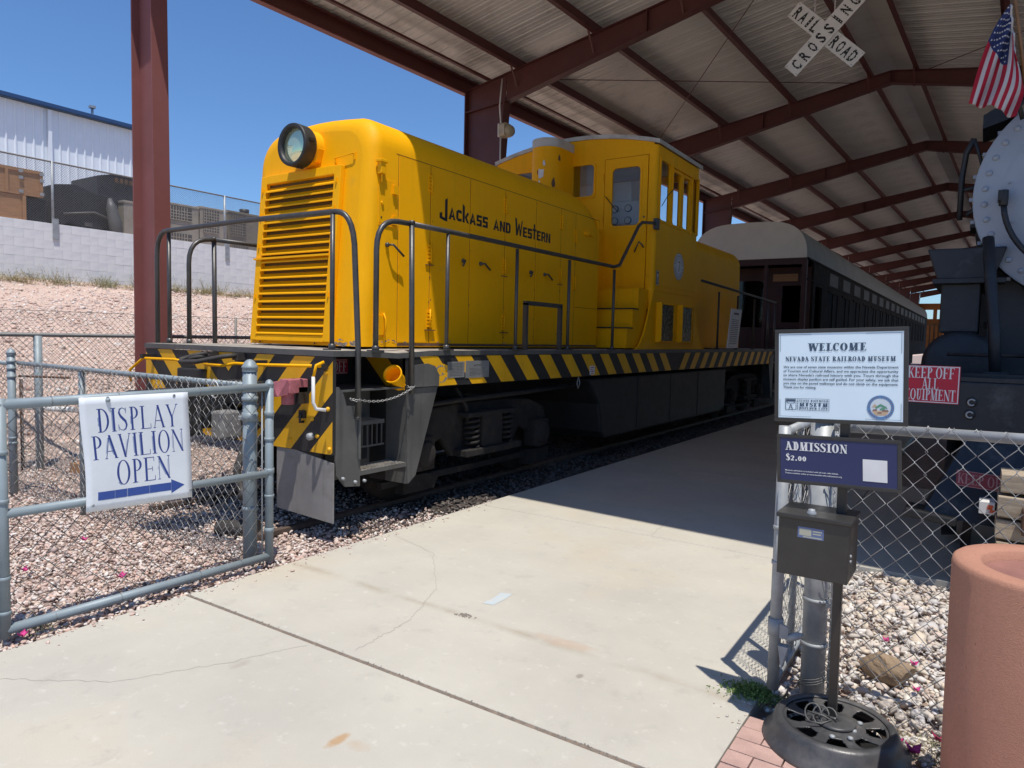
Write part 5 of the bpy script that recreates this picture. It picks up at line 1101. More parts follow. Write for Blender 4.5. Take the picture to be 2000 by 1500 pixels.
mb = MB(); lay(mb, rect(0.005, 0.012, 0.005, 0.215)+rect(0.088, 0.095, 0.005, 0.215)+rect(0.012, 0.088, 0.005, 0.014)+rect(0.012, 0.088, 0.206, 0.215)+[[(0.05+0.025*math.cos(R(t)), 0.15+0.035*math.sin(R(t))) for t in range(0, 360, 30)]]+rect(0.03, 0.042, 0.03, 0.12)+rect(0.058, 0.07, 0.03, 0.12), (CX1+0.0034, 10.09, 2.44), (0, 1, 0), (0, 0, 1), (1, 0, 0)); part(mb, 'sticker_print', INKW, tg)
mb = MB(); mb.box(-4.36, -4.24, CY0-0.06, CY0, 1.93, 2.08); part(mb, 'red_box', mat('faded_red_box', (0.30, 0.05, 0.035), 0.6, var=0.2), LO, bev=0.006)
# exhaust stack in front of the cab: half round, white top
mb = MB(); mb.smooth = True
pth = arc(0, 0, 0.25, 180, 360, 12); pth = [(a, b-0.10) for a, b in pth]; pth = [(-0.25, 0.5)]+pth+[(0.25, 0.5)]; EX, EY = -5.83, 9.72
mb.grid([[(EX+a, EY+b, z) for a, b in pth] for z in (3.4, 4.53)]); part(mb, 'exhaust_casing', YEL, LO)
mb = MB(); mb.smooth = True; mb.grid([[(EX+a*1.01, EY+b*1.01, z) for a, b in pth] for z in (4.53, 4.66)]); mb.smooth = False; mb.quad(*[(EX+a*1.01, EY+b*1.01, 4.66) for a, b in pth]); part(mb, 'exhaust_cap', ROOFW, LO)
def chip(pts, m, n_='paint_chip'):
    mb = MB(); mb.quad(*pts); part(mb, n_, m, LO)
for (a0, z, w_, hh, m) in ((275, 4.12, 0.13, 0.17, WHT), (287, 4.27, 0.05, 0.10, WHT), (262, 4.15, 0.02, 0.08, RUST), (322, 3.99, 0.08, 0.16, RUST), (326, 3.86, 0.03, 0.12, RUST), (344, 4.36, 0.06, 0.12, RUST), (270, 4.0, 0.04, 0.05, WHT)):
    P = []
    for k in range(9):
        aa = 2*math.pi*k/9; rr = random.uniform(0.55, 1.1); th_ = R(a0)+math.cos(aa)*rr*w_/2/0.25; P.append((EX+0.2525*math.cos(th_), EY-0.10+0.2525*math.sin(th_), z+math.sin(aa)*rr*hh/2))
    chip(P, m)
# steps up to the door, stringer plates
mb = MB(); mb.box(-5.00, -4.24, 9.62, 9.98, 1.49, 2.36); part(mb, 'step_riser_box', YEL, LO)
mb = MB(); mb.box(-5.00, -4.24, 9.44, 9.62, 1.49, 2.05); mb.box(-5.00, -4.24, 9.26, 9.44, 1.49, 1.77); part(mb, 'step_block', YEL, LO)
mb = MB(); mb.box(-5.01, -4.23, 9.42, 9.63, 2.05, 2.068); mb.box(-5.01, -4.23, 9.24, 9.45, 1.77, 1.788); part(mb, 'step_tread', BLK, LO)
mb = MB(); mb.prism([(9.11, 1.49), (9.25, 1.49), (9.25, 1.80), (9.45, 2.12), (9.11, 2.12)], (-5.03, 0, 0), (0, 1, 0), (0, 0, 1), (0.02, 0, 0)); part(mb, 'step_stringer', YEL, LO)

# handrails
PR = 0.023
def hr(pts, name='handrail', r=PR): mb = MB(); mb.tube(pts, r, 10); return part(mb, name, HRAIL, LO)
def bend(a, c, b, n=6):                                # quadratic corner
    a, b, c = Vector(a), Vector(b), Vector(c); return [a*(1-t)**2+c*2*t*(1-t)+b*t*t for t in [i/n for i in range(n+1)]]
XO = XS+0.0
hr([(XO+0.028, 3.965, 0.95), (XO+0.028, 3.96, 1.5)]+bend((XO+0.01, 3.93, 2.30), (XO, 3.91, 2.555), (XO-0.16, 3.89, 2.555))+[(-5.4, 3.86, 2.56)]+bend((XF+0.16, 3.86, 2.55), (XF-0.02, 3.86, 2.55), (XF-0.02, 3.86, 2.30))+[(XF-0.02, 3.86, 0.95)])
def stan(x, y, z0=ZD, z1=2.53, r=0.019):
    hr([(x, y, z0), (x, y, z1)], 'stanchion', r); mb = MB(); mb.box(x-0.05, x+0.05, y-0.05, y+0.05, z0, z0+0.012); mb.cyl((x, y, z0), (x, y, z0+0.05), 0.028, 8); part(mb, 'stanchion_foot', HRAIL, LO)
stan(-4.30, 3.87+0.0, ZD); stan(-6.58, 3.87, ZD); 
for sx, xs_ in ((1, XS), (-1, XF)):
    y_ = 4.585 if sx > 0 else 4.47
    hr([(xs_, 4.18, ZD-0.02)]+bend((xs_, 4.18, 2.28), (xs_, 4.18, 2.535), (xs_, 4.42, 2.545))+[(xs_, y_, 2.55)])
    mb = MB(); mb.box(xs_-0.05, xs_+0.05, 4.13, 4.23, ZD-0.02, ZD+0.005); mb.cyl((xs_, 4.18, ZD-0.01), (xs_, 4.18, ZD+0.04), 0.03, 8); part(mb, 'stanchion_foot', HRAIL, LO)
    hr([(xs_+sx*0.022, y_+0.015, 1.10), (xs_+sx*0.012, y_, 2.56)], 'corner_post', 0.024)
    mb = MB(); mb.cyl((xs_+sx*0.012, y_, 2.545), (xs_+sx*0.012, y_, 2.575), 0.028, 8); part(mb, 'post_cap', HRAIL, LO)
    hr([(xs_, y_, 2.55), (xs_, 5.1, 2.555), (xs_, 8.55, 2.565), (xs_, 8.72, 2.60), (xs_, 9.30, 3.20), (xs_, 9.42, 3.27), (xs_, 9.9, 3.33)])
    for y in (5.09, 6.24, 7.36, 8.57): stan(xs_-sx*0.0, y)
    hr([(xs_, CY1+0.2, 2.66), (xs_, 2*YC-4.6, 2.56)], 'handrail', PR)
    for y in (13.0, 14.2, 15.4, 16.6, 17.2): stan(xs_, y)
mb = MB(); mb.box(XS-0.03, XS+0.03, 9.88, 9.99, 3.24, 3.40); part(mb, 'rail_bracket', HRAIL, LO, bev=0.006)
mb = MB(); mb.bar((XS-0.02, 6.46, ZD), (XS-0.02, 6.46, 1.98), 0.045, 0.045, (0, 1, 0)); mb.bar((XS-0.02, 7.20, ZD), (XS-0.02, 7.20, 1.98), 0.045, 0.045, (0, 1, 0)); mb.bar((XS-0.02, 6.4375, 1.98), (XS-0.02, 7.2225, 1.98), 0.045, 0.045); part(mb, 'low_guard_frame', HRAIL, LO)

# plates and signs on the sill
ALU = mat('data_plate_metal', (0.30, 0.30, 0.29), 0.45, metal=0.4, var=0.2, vscale=12)
for (a, b, z0, z1, tx) in ((5.11, 5.365, 1.215, 1.365, 0), (5.385, 5.765, 1.205, 1.37, 1)):
    mb = MB(); mb.box(XS+0.001, XS+0.006, a, b, z0, z1); pl = part(mb, 'data_plate', ALU, LO)
    mb = MB()
    if tx:
        q, wq = sans('NOTICE', 0.03, 0.13, 0.001); lay(mb, q, (XS+0.0065, (a+b)/2-0.065, z1-0.055), (0, 1, 0), (0, 0, 1), (1, 0, 0))
        for i in range(6): lay(mb, rect(0, 0.24-0.03*(i % 3), 0, 0.0035), (XS+0.0065, a+0.06, z1-0.075-0.013*i), (0, 1, 0), (0, 0, 1), (1, 0, 0))
    else:
        for i in range(9): lay(mb, rect(0, 0.2-0.02*(i % 2), 0, 0.004), (XS+0.0065, a+0.03, z1-0.02-0.014*i), (0, 1, 0), (0, 0, 1), (1, 0, 0))
        for i in range(4): lay(mb, rect(0, 0.003, 0, 0.1), (XS+0.0065, a+0.03+0.06*i, z0+0.03), (0, 1, 0), (0, 0, 1), (1, 0, 0))
    part(mb, 'plate_print', GRY, pl, kind='stuff')
mb = MB(); mb.box(XS+0.002, XS+0.005, 7.95, 8.08, 1.16, 1.27); st = part(mb, 'sticker', INKW, LO)
mb = MB(); lay(mb, rect(0.01, 0.12, 0.085, 0.095)+rect(0.02, 0.08, 0.06, 0.07)+rect(0.015, 0.11, 0.035, 0.045)+rect(0.03, 0.1, 0.01, 0.02), (XS+0.0054, 7.95, 1.16), (0, 1, 0), (0, 0, 1), (1, 0, 0)); part(mb, 'sticker_print', RED, st)
mb = MB(); mb.tube([(XS+0.01, 7.64, 1.14), (XS+0.015, 7.60, 1.06), (XS+0.015, 7.63, 1.0), (XS+0.015, 7.67, 1.06), (XS+0.01, 7.65, 1.14)], 0.005, 5); part(mb, 'cable_loop', CHAINM, LO)
# peeled stencil ring on the sill
mb = MB()
for i in range(16):
    a = R(40+i*19)
    if random.random() < 0.25: continue
    c_ = Vector((XS+0.0028, 5.02+0.085*math.cos(a), 1.255+0.075*math.sin(a))); s1 = random.uniform(0.008, 0.02)
    mb.quad(*[c_+Vector((0, s1*math.cos(t+a), s1*0.8*math.sin(t+a))) for t in (0, 1.2, 2.4, 3.6, 4.9)])
for i in range(9):
    c_ = Vector((XS+0.0029, 5.02+random.gauss(0, 0.03), 1.255+random.gauss(0, 0.03))); s1 = random.uniform(0.004, 0.01); mb.quad(*[c_+Vector((0, s1*math.cos(t), s1*math.sin(t))) for t in (0, 1.5, 3, 4.5)])
part(mb, 'peeled_sticker', LGRY, LO, kind='stuff')
def keepoff(name, label, O, U, V, N, par=None, W_=0.457, H_=0.31, wx0=0.0):
    if par is None: t = thing(name, label, 'sign', O)
    mb = MB(); O, U, V, N = map(Vector, (O, U, V, N)); mb.obox(O+U*W_/2+V*H_/2, U*W_/2, V*H_/2, N*0.002)
    p = t if par is None else par; bd_ = part(mb, 'sign_panel', RED, p)
    mb = MB(); b_ = 0.006; g = rect(0.004, W_-0.004, 0.004, 0.004+b_)+rect(0.004, W_-0.004, H_-0.004-b_, H_-0.004)+rect(0.004, 0.004+b_, 0.01, H_-0.01)+rect(W_-0.004-b_, W_-0.004, 0.01, H_-0.01)
    lay(mb, g, O, U, V, N, eps=0.0024)
    for t_, y_, w_ in (('KEEP OFF', 0.205, 0.37), ('ALL', 0.115, 0.13), ('EQUIPMENT', 0.022, 0.40)):
        q, ww = serif(t_, 0.078, 0.16, 0.05, 0.62, 0.05, w_*W_/0.457); lay(mb, q, O, U, V, N, (W_-ww)/2, y_*H_/0.31, 0.0026)
    part(mb, 'sign_lettering', INKW, bd_ if par is None else p)
t = thing('warning_sign', 'small red sign showing OFF, half hidden behind the striped front plate of the yellow locomotive', 'sign', (XA, 4.05, 1.25))
mb = MB(); mb.box(XA+0.002, XA+0.006, 4.05, 4.475, 1.245, 1.378); sg2 = part(mb, 'sign_panel', RED, t)
mb = MB(); q, ww = serif('KEEP OFF', 0.088, 0.16, 0.05, 0.62, 0.05, 0.395); lay(mb, q+rect(-0.008, 0.403, -0.016, -0.011)+rect(-0.008, 0.403, 0.099, 0.104), (XA+0.0065, 4.065, 1.267), (0, 1, 0), (0, 0, 1), (1, 0, 0)); part(mb, 'sign_lettering', INKW, sg2)

# running gear
TG = thing('x', 'x', 'x') if False else None
def truck(yc):
    Y = yc; s = []
    for sx in (1, -1):
        xo = XM+sx*0.98
        mb = MB(); t_ = 0.07*sx
        p = [(-1.35, 0.52), (-1.22, 0.80), (-0.9, 0.90), (-0.45, 0.93), (0.45, 0.93), (0.9, 0.90), (1.22, 0.80), (1.35, 0.52), (1.15, 0.40), (0.95, 0.50), (0.70, 0.60), (0.52, 0.40), (-0.52, 0.40), (-0.70, 0.60), (-0.95, 0.50), (-1.15, 0.40)]
        mb.prism([(Y+a, b) for a, b in (p if sx < 0 else p[::-1])][::-1], (xo, 0, 0), (0, 1, 0), (0, 0, 1), (t_, 0, 0)); part(mb, 'truck_side_frame', TRK, LO, bev=0.015)
        for d in (-1.05, 1.05):
            mb = MB(); mb.lathe((XM+sx*0.80, Y+d, 0.455), [(0.0005, 0.02), (0.30, 0.02), (0.36, 0.0), (0.44, -0.02), (0.44, -0.13), (0.36, -0.14), (0.1, -0.12)][::1], 28, (sx, 0, 0)); part(mb, 'wheel', TRK, LO)
            mb = MB(); mb.box(min(xo, xo+sx*0.17), max(xo, xo+sx*0.17), Y+d-0.15, Y+d+0.15, 0.34, 0.66); mb.lathe((xo+sx*0.17, Y+d, 0.50), [(0.13, 0), (0.12, 0.04), (0.05, 0.05), (0.001, 0.05)], 14, (sx, 0, 0)); part(mb, 'axle_box', TRK, LO, bev=0.02)
            mb = MB(); mb.prism([(-0.22, 0.14), (0.22, 0.14), (0.28, 0.24), (0.1, 0.30), (-0.2, 0.30)], (xo, Y+d, 0.0), (0, 1, 0), (0, 0, 1), (sx*0.10, 0, 0)); part(mb, 'brake_shoe', TRK, LO)
        for d in (-0.30, 0.30):
            mb = MB(); pts = [(xo+sx*0.14+0.075*math.cos(t/8*2*math.pi), Y+d+0.075*math.sin(t/8*2*math.pi), 0.48+0.30*t/44) for t in range(45)]; mb.tube(pts, 0.016, 5); part(mb, 'coil_spring', TRK, LO)
        mb = MB(); mb.box(min(xo+sx*0.02, xo+sx*0.24), max(xo+sx*0.02, xo+sx*0.24), Y-0.5, Y+0.5, 0.40, 0.47); mb.box(min(xo+sx*0.02, xo+sx*0.2), max(xo+sx*0.02, xo+sx*0.2), Y-0.18, Y+0.18, 0.47, 0.80); mb.box(min(xo, xo+sx*0.22), max(xo, xo+sx*0.22), Y-0.45, Y+0.45, 0.79, 0.84); part(mb, 'spring_seat', TRK, LO, bev=0.01)
        mb = MB(); mb.box(min(xo, xo+sx*0.05), max(xo, xo+sx*0.05), Y-1.5, Y+1.4, 0.22, 0.28); mb.bar((xo+sx*0.03, Y-1.35, 0.25), (xo+sx*0.03, Y-1.45, 0.62), 0.04, 0.03, (1, 0, 0)); part(mb, 'brake_rod', TRK, LO)
    for d in (-1.05, 1.05):
        mb = MB(); mb.cyl((XM-0.8, Y+d, 0.50), (XM+0.8, Y+d, 0.50), 0.08, 12); part(mb, 'axle', TRK, LO)
    mb = MB(); mb.box(XM-0.9, XM+0.9, Y-0.2, Y+0.2, 0.55, 0.95); mb.box(XM-0.5, XM+0.5, Y-0.9, Y+0.9, 0.35, 0.8); part(mb, 'bolster', TRK, LO)
truck(6.05); truck(2*YC-6.05)
mb = MB(); mb.prism([(8.0, 1.10), (13.8, 1.10), (13.8, 0.35), (13.5, 0.28), (8.55, 0.28), (8.45, 0.38), (8.36, 0.75), (8.15, 0.98)], (XF+0.1, 0, 0), (0, 1, 0), (0, 0, 1), (XS-XF-0.16, 0, 0)); part(mb, 'fuel_tank', BLK, LO, bev=0.03)
mb = MB()
for y in (9.6, 10.9, 12.2): mb.box(XS-0.062, XS-0.052, y-0.01, y+0.01, 0.32, 1.08)
part(mb, 'tank_rib', BLK, LO)
mb = MB(); mb.tube([(XS-0.15, 4.9, 1.1), (XS-0.2, 5.0, 0.95), (XS-0.15, 5.6, 0.98), (XS-0.12, 6.6, 1.0), (XS-0.2, 7.9, 1.02)], 0.025, 8); mb.tube([(XS-0.2, 5.5, 1.1), (XS-0.16, 5.62, 0.9), (XS-0.2, 5.7, 0.72)], 0.02, 6); part(mb, 'air_pipe', TRK, LO)

# track
def track(xc, y0, y1, sw, ties=True):
    t = bpy.data.objects.new('railway_track', None); C.objects.link(t); t['kind'] = 'structure'
    for sx in (-1, 1):
        mb = MB(); xr = xc+sx*0.75; p = [(-0.07, 0), (0.07, 0), (0.07, 0.012), (0.012, 0.035), (0.012, 0.10), (0.035, 0.115), (0.035, 0.15), (-0.035, 0.15), (-0.035, 0.115), (-0.012, 0.10), (-0.012, 0.035), (-0.07, 0.012)]
        mb.prism(p[::-1], (xr, y0, -0.14), (1, 0, 0), (0, 0, 1), (0, y1-y0, 0)); part(mb, 'rail', RAILM, t)
    if ties:
        mb = MB(); mb.box(xc-1.25, xc+1.25, -0.11, 0.11, -0.2, -0.085); me = mb.mesh('tie', TIMB if sw else mat('dark_tie', (0.09, 0.07, 0.055), 0.9, var=0.4, vscale=6))
        for i in range(24): o = bpy.data.objects.new('tie', me); C.objects.link(o); o.parent = t; o.location = (0, y0+0.3+0.55*i, 0)
    return t
track(XM, 3.45, 70, False); track(0.70, 5.6, 60, False, False)

# ------------------------------------------------------------------ passenger coach and the car beyond it
CO = thing('passenger_coach', 'old dark passenger coach with cream arched roof standing behind the yellow locomotive', 'railway coach', (XM, 19.5, 0))
CE, CL, CXL, CXR = 19.5, 64.5, -6.95, -3.94
cxc = (CXL+CXR)/2; chw = (CXR-CXL)/2
def croof(t): a = math.pi*(1-t); c_, s_ = math.cos(a), math.sin(a); return (cxc+chw*math.copysign(abs(c_)**0.55, c_), 3.84+0.98*abs(s_)**0.8)
pts = [croof(i/24) for i in range(25)]
mb = MB(); mb.smooth = True; mb.grid([[(x, y, z) for x, z in pts] for y in (CE-0.06, 30, 45, CL)]); mb.smooth = False
mb.quad(*[(x, CL, z) for x, z in pts[::-1]]); part(mb, 'roof', COACHR, CO)
mb = MB(); mb.prism([(x-cxc, z) for x, z in pts[::-1]], (cxc, CE-0.08, 0), (1, 0, 0), (0, 0, 1), (0, 0.04, 0)); part(mb, 'roof_end', mat('coach_roof_end', (0.72, 0.67, 0.58), 0.7, var=0.08), CO)
mb = MB(); mb.box(CXL, CXR, CE-0.05, CE+0.1, 3.68, 3.84); part(mb, 'end_beam', MAROON, CO)
for x0 in (CXL, CXR-0.12, -5.0, -6.0):
    mb = MB(); mb.box(x0, x0+(0.12 if x0 in (CXL, CXR-0.12) else 0.08), CE-0.05, CE+0.09, 1.25, 3.68); part(mb, 'end_post', MAROON, CO)
mb = MB(); mb.panel((0, CE+0.95, 0), (1, 0, 0), (0, 0, 1), (0, 0.05, 0), (CXL+0.02, CXR-0.02), (1.25, 3.7), [(-5.95, -5.15, 2.05, 3.35), (-4.75, -4.2, 2.2, 3.2)]); part(mb, 'vestibule_wall', MAROON, CO)
mb = MB(); mb.quad((-5.95, CE+0.98, 2.05), (-5.15, CE+0.98, 2.05), (-5.15, CE+0.98, 3.35), (-5.95, CE+0.98, 3.35)); part(mb, 'door_pane', GLASS, CO)
mb = MB(); mb.box(-5.0, -4.35, CE+0.92, CE+0.95, 3.32, 3.52); part(mb, 'notice_board', WOODM, CO)
mb = MB(); mb.box(CXL, CXR, CE-0.05, CL, 1.1, 1.27); part(mb, 'floor', COACH, CO)
mb = MB()
for x in [CXL+0.1+0.13*i for i in range(23)]: mb.tube([(x, CE-0.02, 1.27), (x, CE-0.02, 2.0)], 0.01, 5)
mb.tube([(CXL, CE-0.02, 2.0), (CXR, CE-0.02, 2.0)], 0.018, 6); part(mb, 'end_railing', BLK, CO, kind='stuff')
wy = [(22.6+2.35*i, 24.2+2.35*i) for i in range(17)]
mb = MB(); mb.panel((CXR-0.06, 0, 0), (0, 1, 0), (0, 0, 1), (0.06, 0, 0), (CE+0.9, CL), (1.27, 3.84), [(a, b, 2.05, 3.2) for a, b in wy]+[(20.7, 21.6, 1.35, 3.2)]); part(mb, 'side_wall', COACH, CO)
mb = MB(); mb.box(CXL, CXL+0.05, CE+0.9, CL, 1.27, 3.84); mb.box(CXL, CXR, CL-0.05, CL, 1.27, 3.84); part(mb, 'far_wall', COACH, CO)
mb = MB(); mb.box(CXR, CXR+0.02, CE, CL, 3.28, 3.31); mb.box(CXR, CXR+0.03, CE, CL, 3.80, 3.85); mb.box(CXR, CXR+0.03, CE, CL, 1.95, 2.0); part(mb, 'belt_rail', COACH, CO)
for i, (a, b) in enumerate(wy):
    mb = MB(); mb.box(CXR-0.03, CXR-0.02, a, b, 2.05, 3.2); w_ = part(mb, 'window', mat('dark_coach_glass', (0.02, 0.02, 0.022), 0.75, spec=0.05) if i == 0 else bpy.data.materials['dark_coach_glass'], CO)
    mb = MB(); mb.box(CXR-0.02, CXR+0.005, (a+b)/2-0.03, (a+b)/2+0.03, 2.05, 3.2); mb.box(CXR-0.02, CXR+0.025, a, b, 3.14, 3.2); part(mb, 'window_bar', COACH, w_)
    mb = MB(); mb.box(CXR, CXR+0.008, a+0.1, b-0.1, 3.36, 3.72); part(mb, 'upper_panel', mat('worn_sash_panel', (0.06, 0.05, 0.042), 0.6, var=0.6, vscale=4) if i == 0 else bpy.data.materials['worn_sash_panel'], CO)
mb = MB(); mb.box(cxc-1.1, cxc+1.1, CE+0.8, CE+4, 0.3, 1.0); mb.box(cxc-1.1, cxc+1.1, CE+6, CL-6, 0.45, 1.1); part(mb, 'underframe', TRK, CO)
mb = MB(); mb.box(XM-0.15, XM+0.15, 18.1, 19.5, 0.8, 1.0); part(mb, 'coupler', BLK, CO)
OC = thing('orange_car', 'distant orange and tan slatted rail car glimpsed between the coach and the black engine', 'railway car', (-4.5, 72, 0))
mb = MB(); mb.box(-6.2, -3.25, 72, 82, 1.2, 3.6); part(mb, 'body', mat('tan_slats', (0.22, 0.13, 0.06), 0.7, var=0.4, vscale=2), OC)
mb = MB()
for i in range(10): mb.box(-3.25, -3.2, 72.3+i, 72.7+i, 1.4, 3.5)
for i in range(9): mb.box(-6+0.32*i, -5.8+0.32*i, 71.95, 72, 1.4, 3.5)
part(mb, 'slats', ORNG, OC, kind='stuff')
mb = MB(); mb.panel((0, 72.5, 0), (1, 0, 0), (0, 0, 1), (0, 0.08, 0), (-6.1, -3.0), (3.6, 5.35), [(-5.6, -5.0, 4.1, 4.9), (-4.6, -4.0, 4.1, 4.9), (-3.7, -3.25, 4.1, 4.9)]); mb.box(-6.2, -2.9, 72.4, 76, 5.35, 5.45); part(mb, 'cupola', ORNG, OC)
PLC = thing('info_placard', 'white information sheet on a leaning stand beside the rear steps of the yellow locomotive', 'sign', (-4.0, 13.4, 1.4))
mb = MB(); mb.hexa([(-4.05, 13.3, 1.5), (-4.03, 13.3, 1.5), (-4.03, 13.95, 1.5), (-4.05, 13.95, 1.5), (-4.05, 13.5, 2.25), (-4.03, 13.5, 2.25), (-4.03, 14.15, 2.25), (-4.05, 14.15, 2.25)]); sb_ = part(mb, 'board', INKW, PLC)
mb = MB()
for i in range(14): lay(mb, rect(0.08, 0.55, 0, 0.012), (-4.028, 13.3+0.2*(0.1+0.04*i), 1.58+0.035*i), (0, 1, 0), (0, 0.26, 0.96), (1, 0, 0))
lay(mb, rect(0.15, 0.48, 0, 0.04), (-4.028, 13.47, 2.14), (0, 1, 0), (0, 0.26, 0.96), (1, 0, 0)); part(mb, 'printed_lines', GRY, sb_, kind='stuff')

# ------------------------------------------------------------------ black steam locomotive on the right
SX, SY = 0.70, 6.80
SL_ = thing('steam_locomotive', 'black steam locomotive with pale grey riveted smokebox front at the right edge', 'locomotive', (SX, 5.8, 0))
SCZ = 2.80
mb = MB(); mb.smooth = True; mb.lathe((SX, SY, SCZ), [(0.0005, -0.05), (0.30, -0.045), (0.62, -0.03), (0.66, -0.015), (0.68, 0.0), (0.84, 0.0), (0.852, 0.012)][::-1], 72, (0, 1, 0)); fr_ = part(mb, 'smokebox_front', SMOKE, SL_)
mb = MB(); mb.smooth = True; mb.lathe((SX, SY+0.012, SCZ), [(0.852, 0), (0.852, 1.9), (0.84, 1.9), (0.84, 6)], 64, (0, 1, 0)); part(mb, 'smokebox', LOCO2, SL_)
rv = MB(); rv.smooth = True; rv.lathe((0, 0, 0), [(0.024, 0), (0.022, 0.010), (0.014, 0.018), (0.0005, 0.021)], 10, (0, -1, 0)); rvm = rv.mesh('rivet', SMOKE)
copies(rvm, 'rivet', fr_, [Vector((SX+0.775*math.cos(2*math.pi*(i+0.5)/40), SY, SCZ+0.775*math.sin(2*math.pi*(i+0.5)/40))) for i in range(40)])
for o in fr_.children: pass
rs = MB(); rs.smooth = True; rs.lathe((0, 0, 0), [(0.010, 0), (0.009, 0.012), (0.0005, 0.014)], 6, (0, -1, 0)); rsm = rs.mesh('small_stud', SMOKE)
copies(rsm, 'small_stud', fr_, [Vector((SX+0.62*math.cos(a), SY-0.03, SCZ+0.62*math.sin(a))) for a in (2.6, 3.0, 3.5, 3.9, 2.2)])
mb = MB()
for i in range(30): a = 2*math.pi*i/30; c_ = Vector((SX+0.865*math.cos(a), SY+0.10, SCZ+0.865*math.sin(a))); mb.obox(c_, (0.014, 0, 0), (0, 0.014, 0), (0, 0, 0.014))
part(mb, 'edge_studs', SMOKE, SL_, kind='stuff')
mb = MB(); mb.tube([(SX+(0.66)*math.cos(a)*0.98, SY-0.12, SCZ-0.05+0.62*math.sin(a)) for a in [math.pi+0.08+0.1*k for k in range(10)]], 0.021, 8); part(mb, 'smokebox_grab_rail', LOCO2, fr_)
mb = MB(); a0 = math.pi+0.08; mb.obox((SX+0.66*math.cos(a0), SY-0.08, SCZ-0.02), (0.028, 0, 0), (0, 0.07, 0), (0, 0, 0.04)); mb.cyl((SX+0.65*math.cos(a0), SY-0.12, SCZ-0.1), (SX+0.65*math.cos(a0), SY-0.12, SCZ+0.02), 0.032, 10); part(mb, 'rail_bracket', INKB, fr_, bev=0.006)
mb = MB(); mb.box(SX-1.55, SX+1.55, 5.80, 6.02, 1.03, 1.37); part(mb, 'buffer_beam', LOCO2, SL_, bev=0.012)
mb = MB(); mb.box(SX-1.55, SX+1.55, 5.80, 7.4, 1.372, 1.40); mb.box(SX-1.0, SX-0.25, 5.9, 6.0, 1.40, 1.425); part(mb, 'front_deck', LOCO2, SL_)
for (x, z) in ((-0.059, 1.229), (-0.066, 1.143)):
    mb = MB(); mb.lathe((x, 5.80, z), [(0.034, 0), (0.034, 0.006), (0.0005, 0.006)], 18, (0, -1, 0)); mb.cur = 1; mb.tube([(x+0.021*math.cos(t*0.5), 5.792, z+0.021*math.sin(t*0.5)) for t in range(1, 12)], 0.006, 6); part(mb, 'brass_coupling_nut', [INKB, GALV], SL_)
mb = MB(); mb.tube([(0.07, 6.35, 1.40), (0.045, 6.4, 1.75), (0.0, 6.5, 2.15), (-0.03, 6.6, 2.45)], 0.04, 8); part(mb, 'smokebox_brace', LOCO2, SL_)
mb = MB(); mb.box(0.0, 0.15, 6.28, 6.42, 1.40, 1.43); part(mb, 'brace_foot', LOCO2, SL_)
mb = MB(); mb.tube([(SX-0.95, 6.5, 1.55), (SX+1.5, 6.5, 1.55)], 0.016, 6); mb.tube([(SX-0.35, 6.5, 1.40), (SX-0.35, 6.5, 1.55)], 0.014, 6); part(mb, 'deck_rail', LOCO2, SL_)
# left cylinder, steam chest and the flared casing over it
mb = MB(); mb.smooth = True; mb.lathe((-0.17, 6.78, 1.47), [(0.0005, -0.03), (0.22, -0.03), (0.27, 0.0), (0.27, 1.1), (0.0005, 1.1)][::-1], 32, (0, 1, 0)); part(mb, 'cylinder', LOCO2, SL_)
mb = MB(); mb.box(-0.33, -0.06, 6.8, 7.9, 1.72, 2.13); part(mb, 'steam_chest', LOCO2, SL_, bev=0.02)
mb = MB(); mb.hexa([(-0.36, 6.75, 2.15), (0.02, 6.75, 2.15), (0.02, 8.2, 2.15), (-0.36, 8.2, 2.15), (-0.44, 6.75, 2.40), (0.10, 6.75, 2.40), (0.10, 8.2, 2.40), (-0.44, 8.2, 2.40)]); part(mb, 'chest_casing', LOCO2, SL_, bev=0.012)
mb = MB(); mb.box(-0.39, 0.10, 6.72, 8.2, 2.12, 2.155); part(mb, 'casing_edge', LOCO2, SL_)
mb = MB(); mb.box(-0.16, 0.02, 6.9, 7.3, 2.58, 2.64); mb.box(-0.05, 0.08, 6.9, 7.2, 2.40, 2.58); part(mb, 'walkway_bracket', LOCO2, SL_)
mb = MB(); mb.tube([(-0.17, 6.95, 3.30), (-0.22, 7.0, 3.20), (-0.24, 7.0, 3.0), (-0.24, 7.0, 2.66)], 0.022, 8); mb.tube([(-0.17, 6.95, 3.30), (-0.12, 7.0, 3.15), (-0.08, 7.05, 3.0)], 0.016, 6); mb.tube([(-0.24, 7.0, 2.9), (-0.02, 7.05, 2.95)], 0.018, 6); mb.tube([(-0.20, 7.02, 2.7), (-0.02, 7.05, 2.82)], 0.022, 6); part(mb, 'side_pipe', LOCO2, SL_)
mb = MB(); mb.prism([(-0.12, 3.52), (0.12, 3.66), (0.14, 3.50), (0.04, 3.46), (-0.12, 3.41)][::-1], (0.0, 7.1, 0), (1, 0, 0), (0, 0, 1), (0, 0.5, 0)); part(mb, 'number_box', LOCO2, SL_)
mb = MB(); mb.tube([(0.14, 6.72, 3.35), (0.11, 6.70, 3.45), (0.16, 6.7, 3.5), (0.13, 6.72, 3.58)], 0.02, 6); mb.obox((0.15, 6.72, 3.55), (0.03, 0, 0), (0, 0.03, 0), (0, 0, 0.04)); part(mb, 'flag_bracket', INKB, SL_)
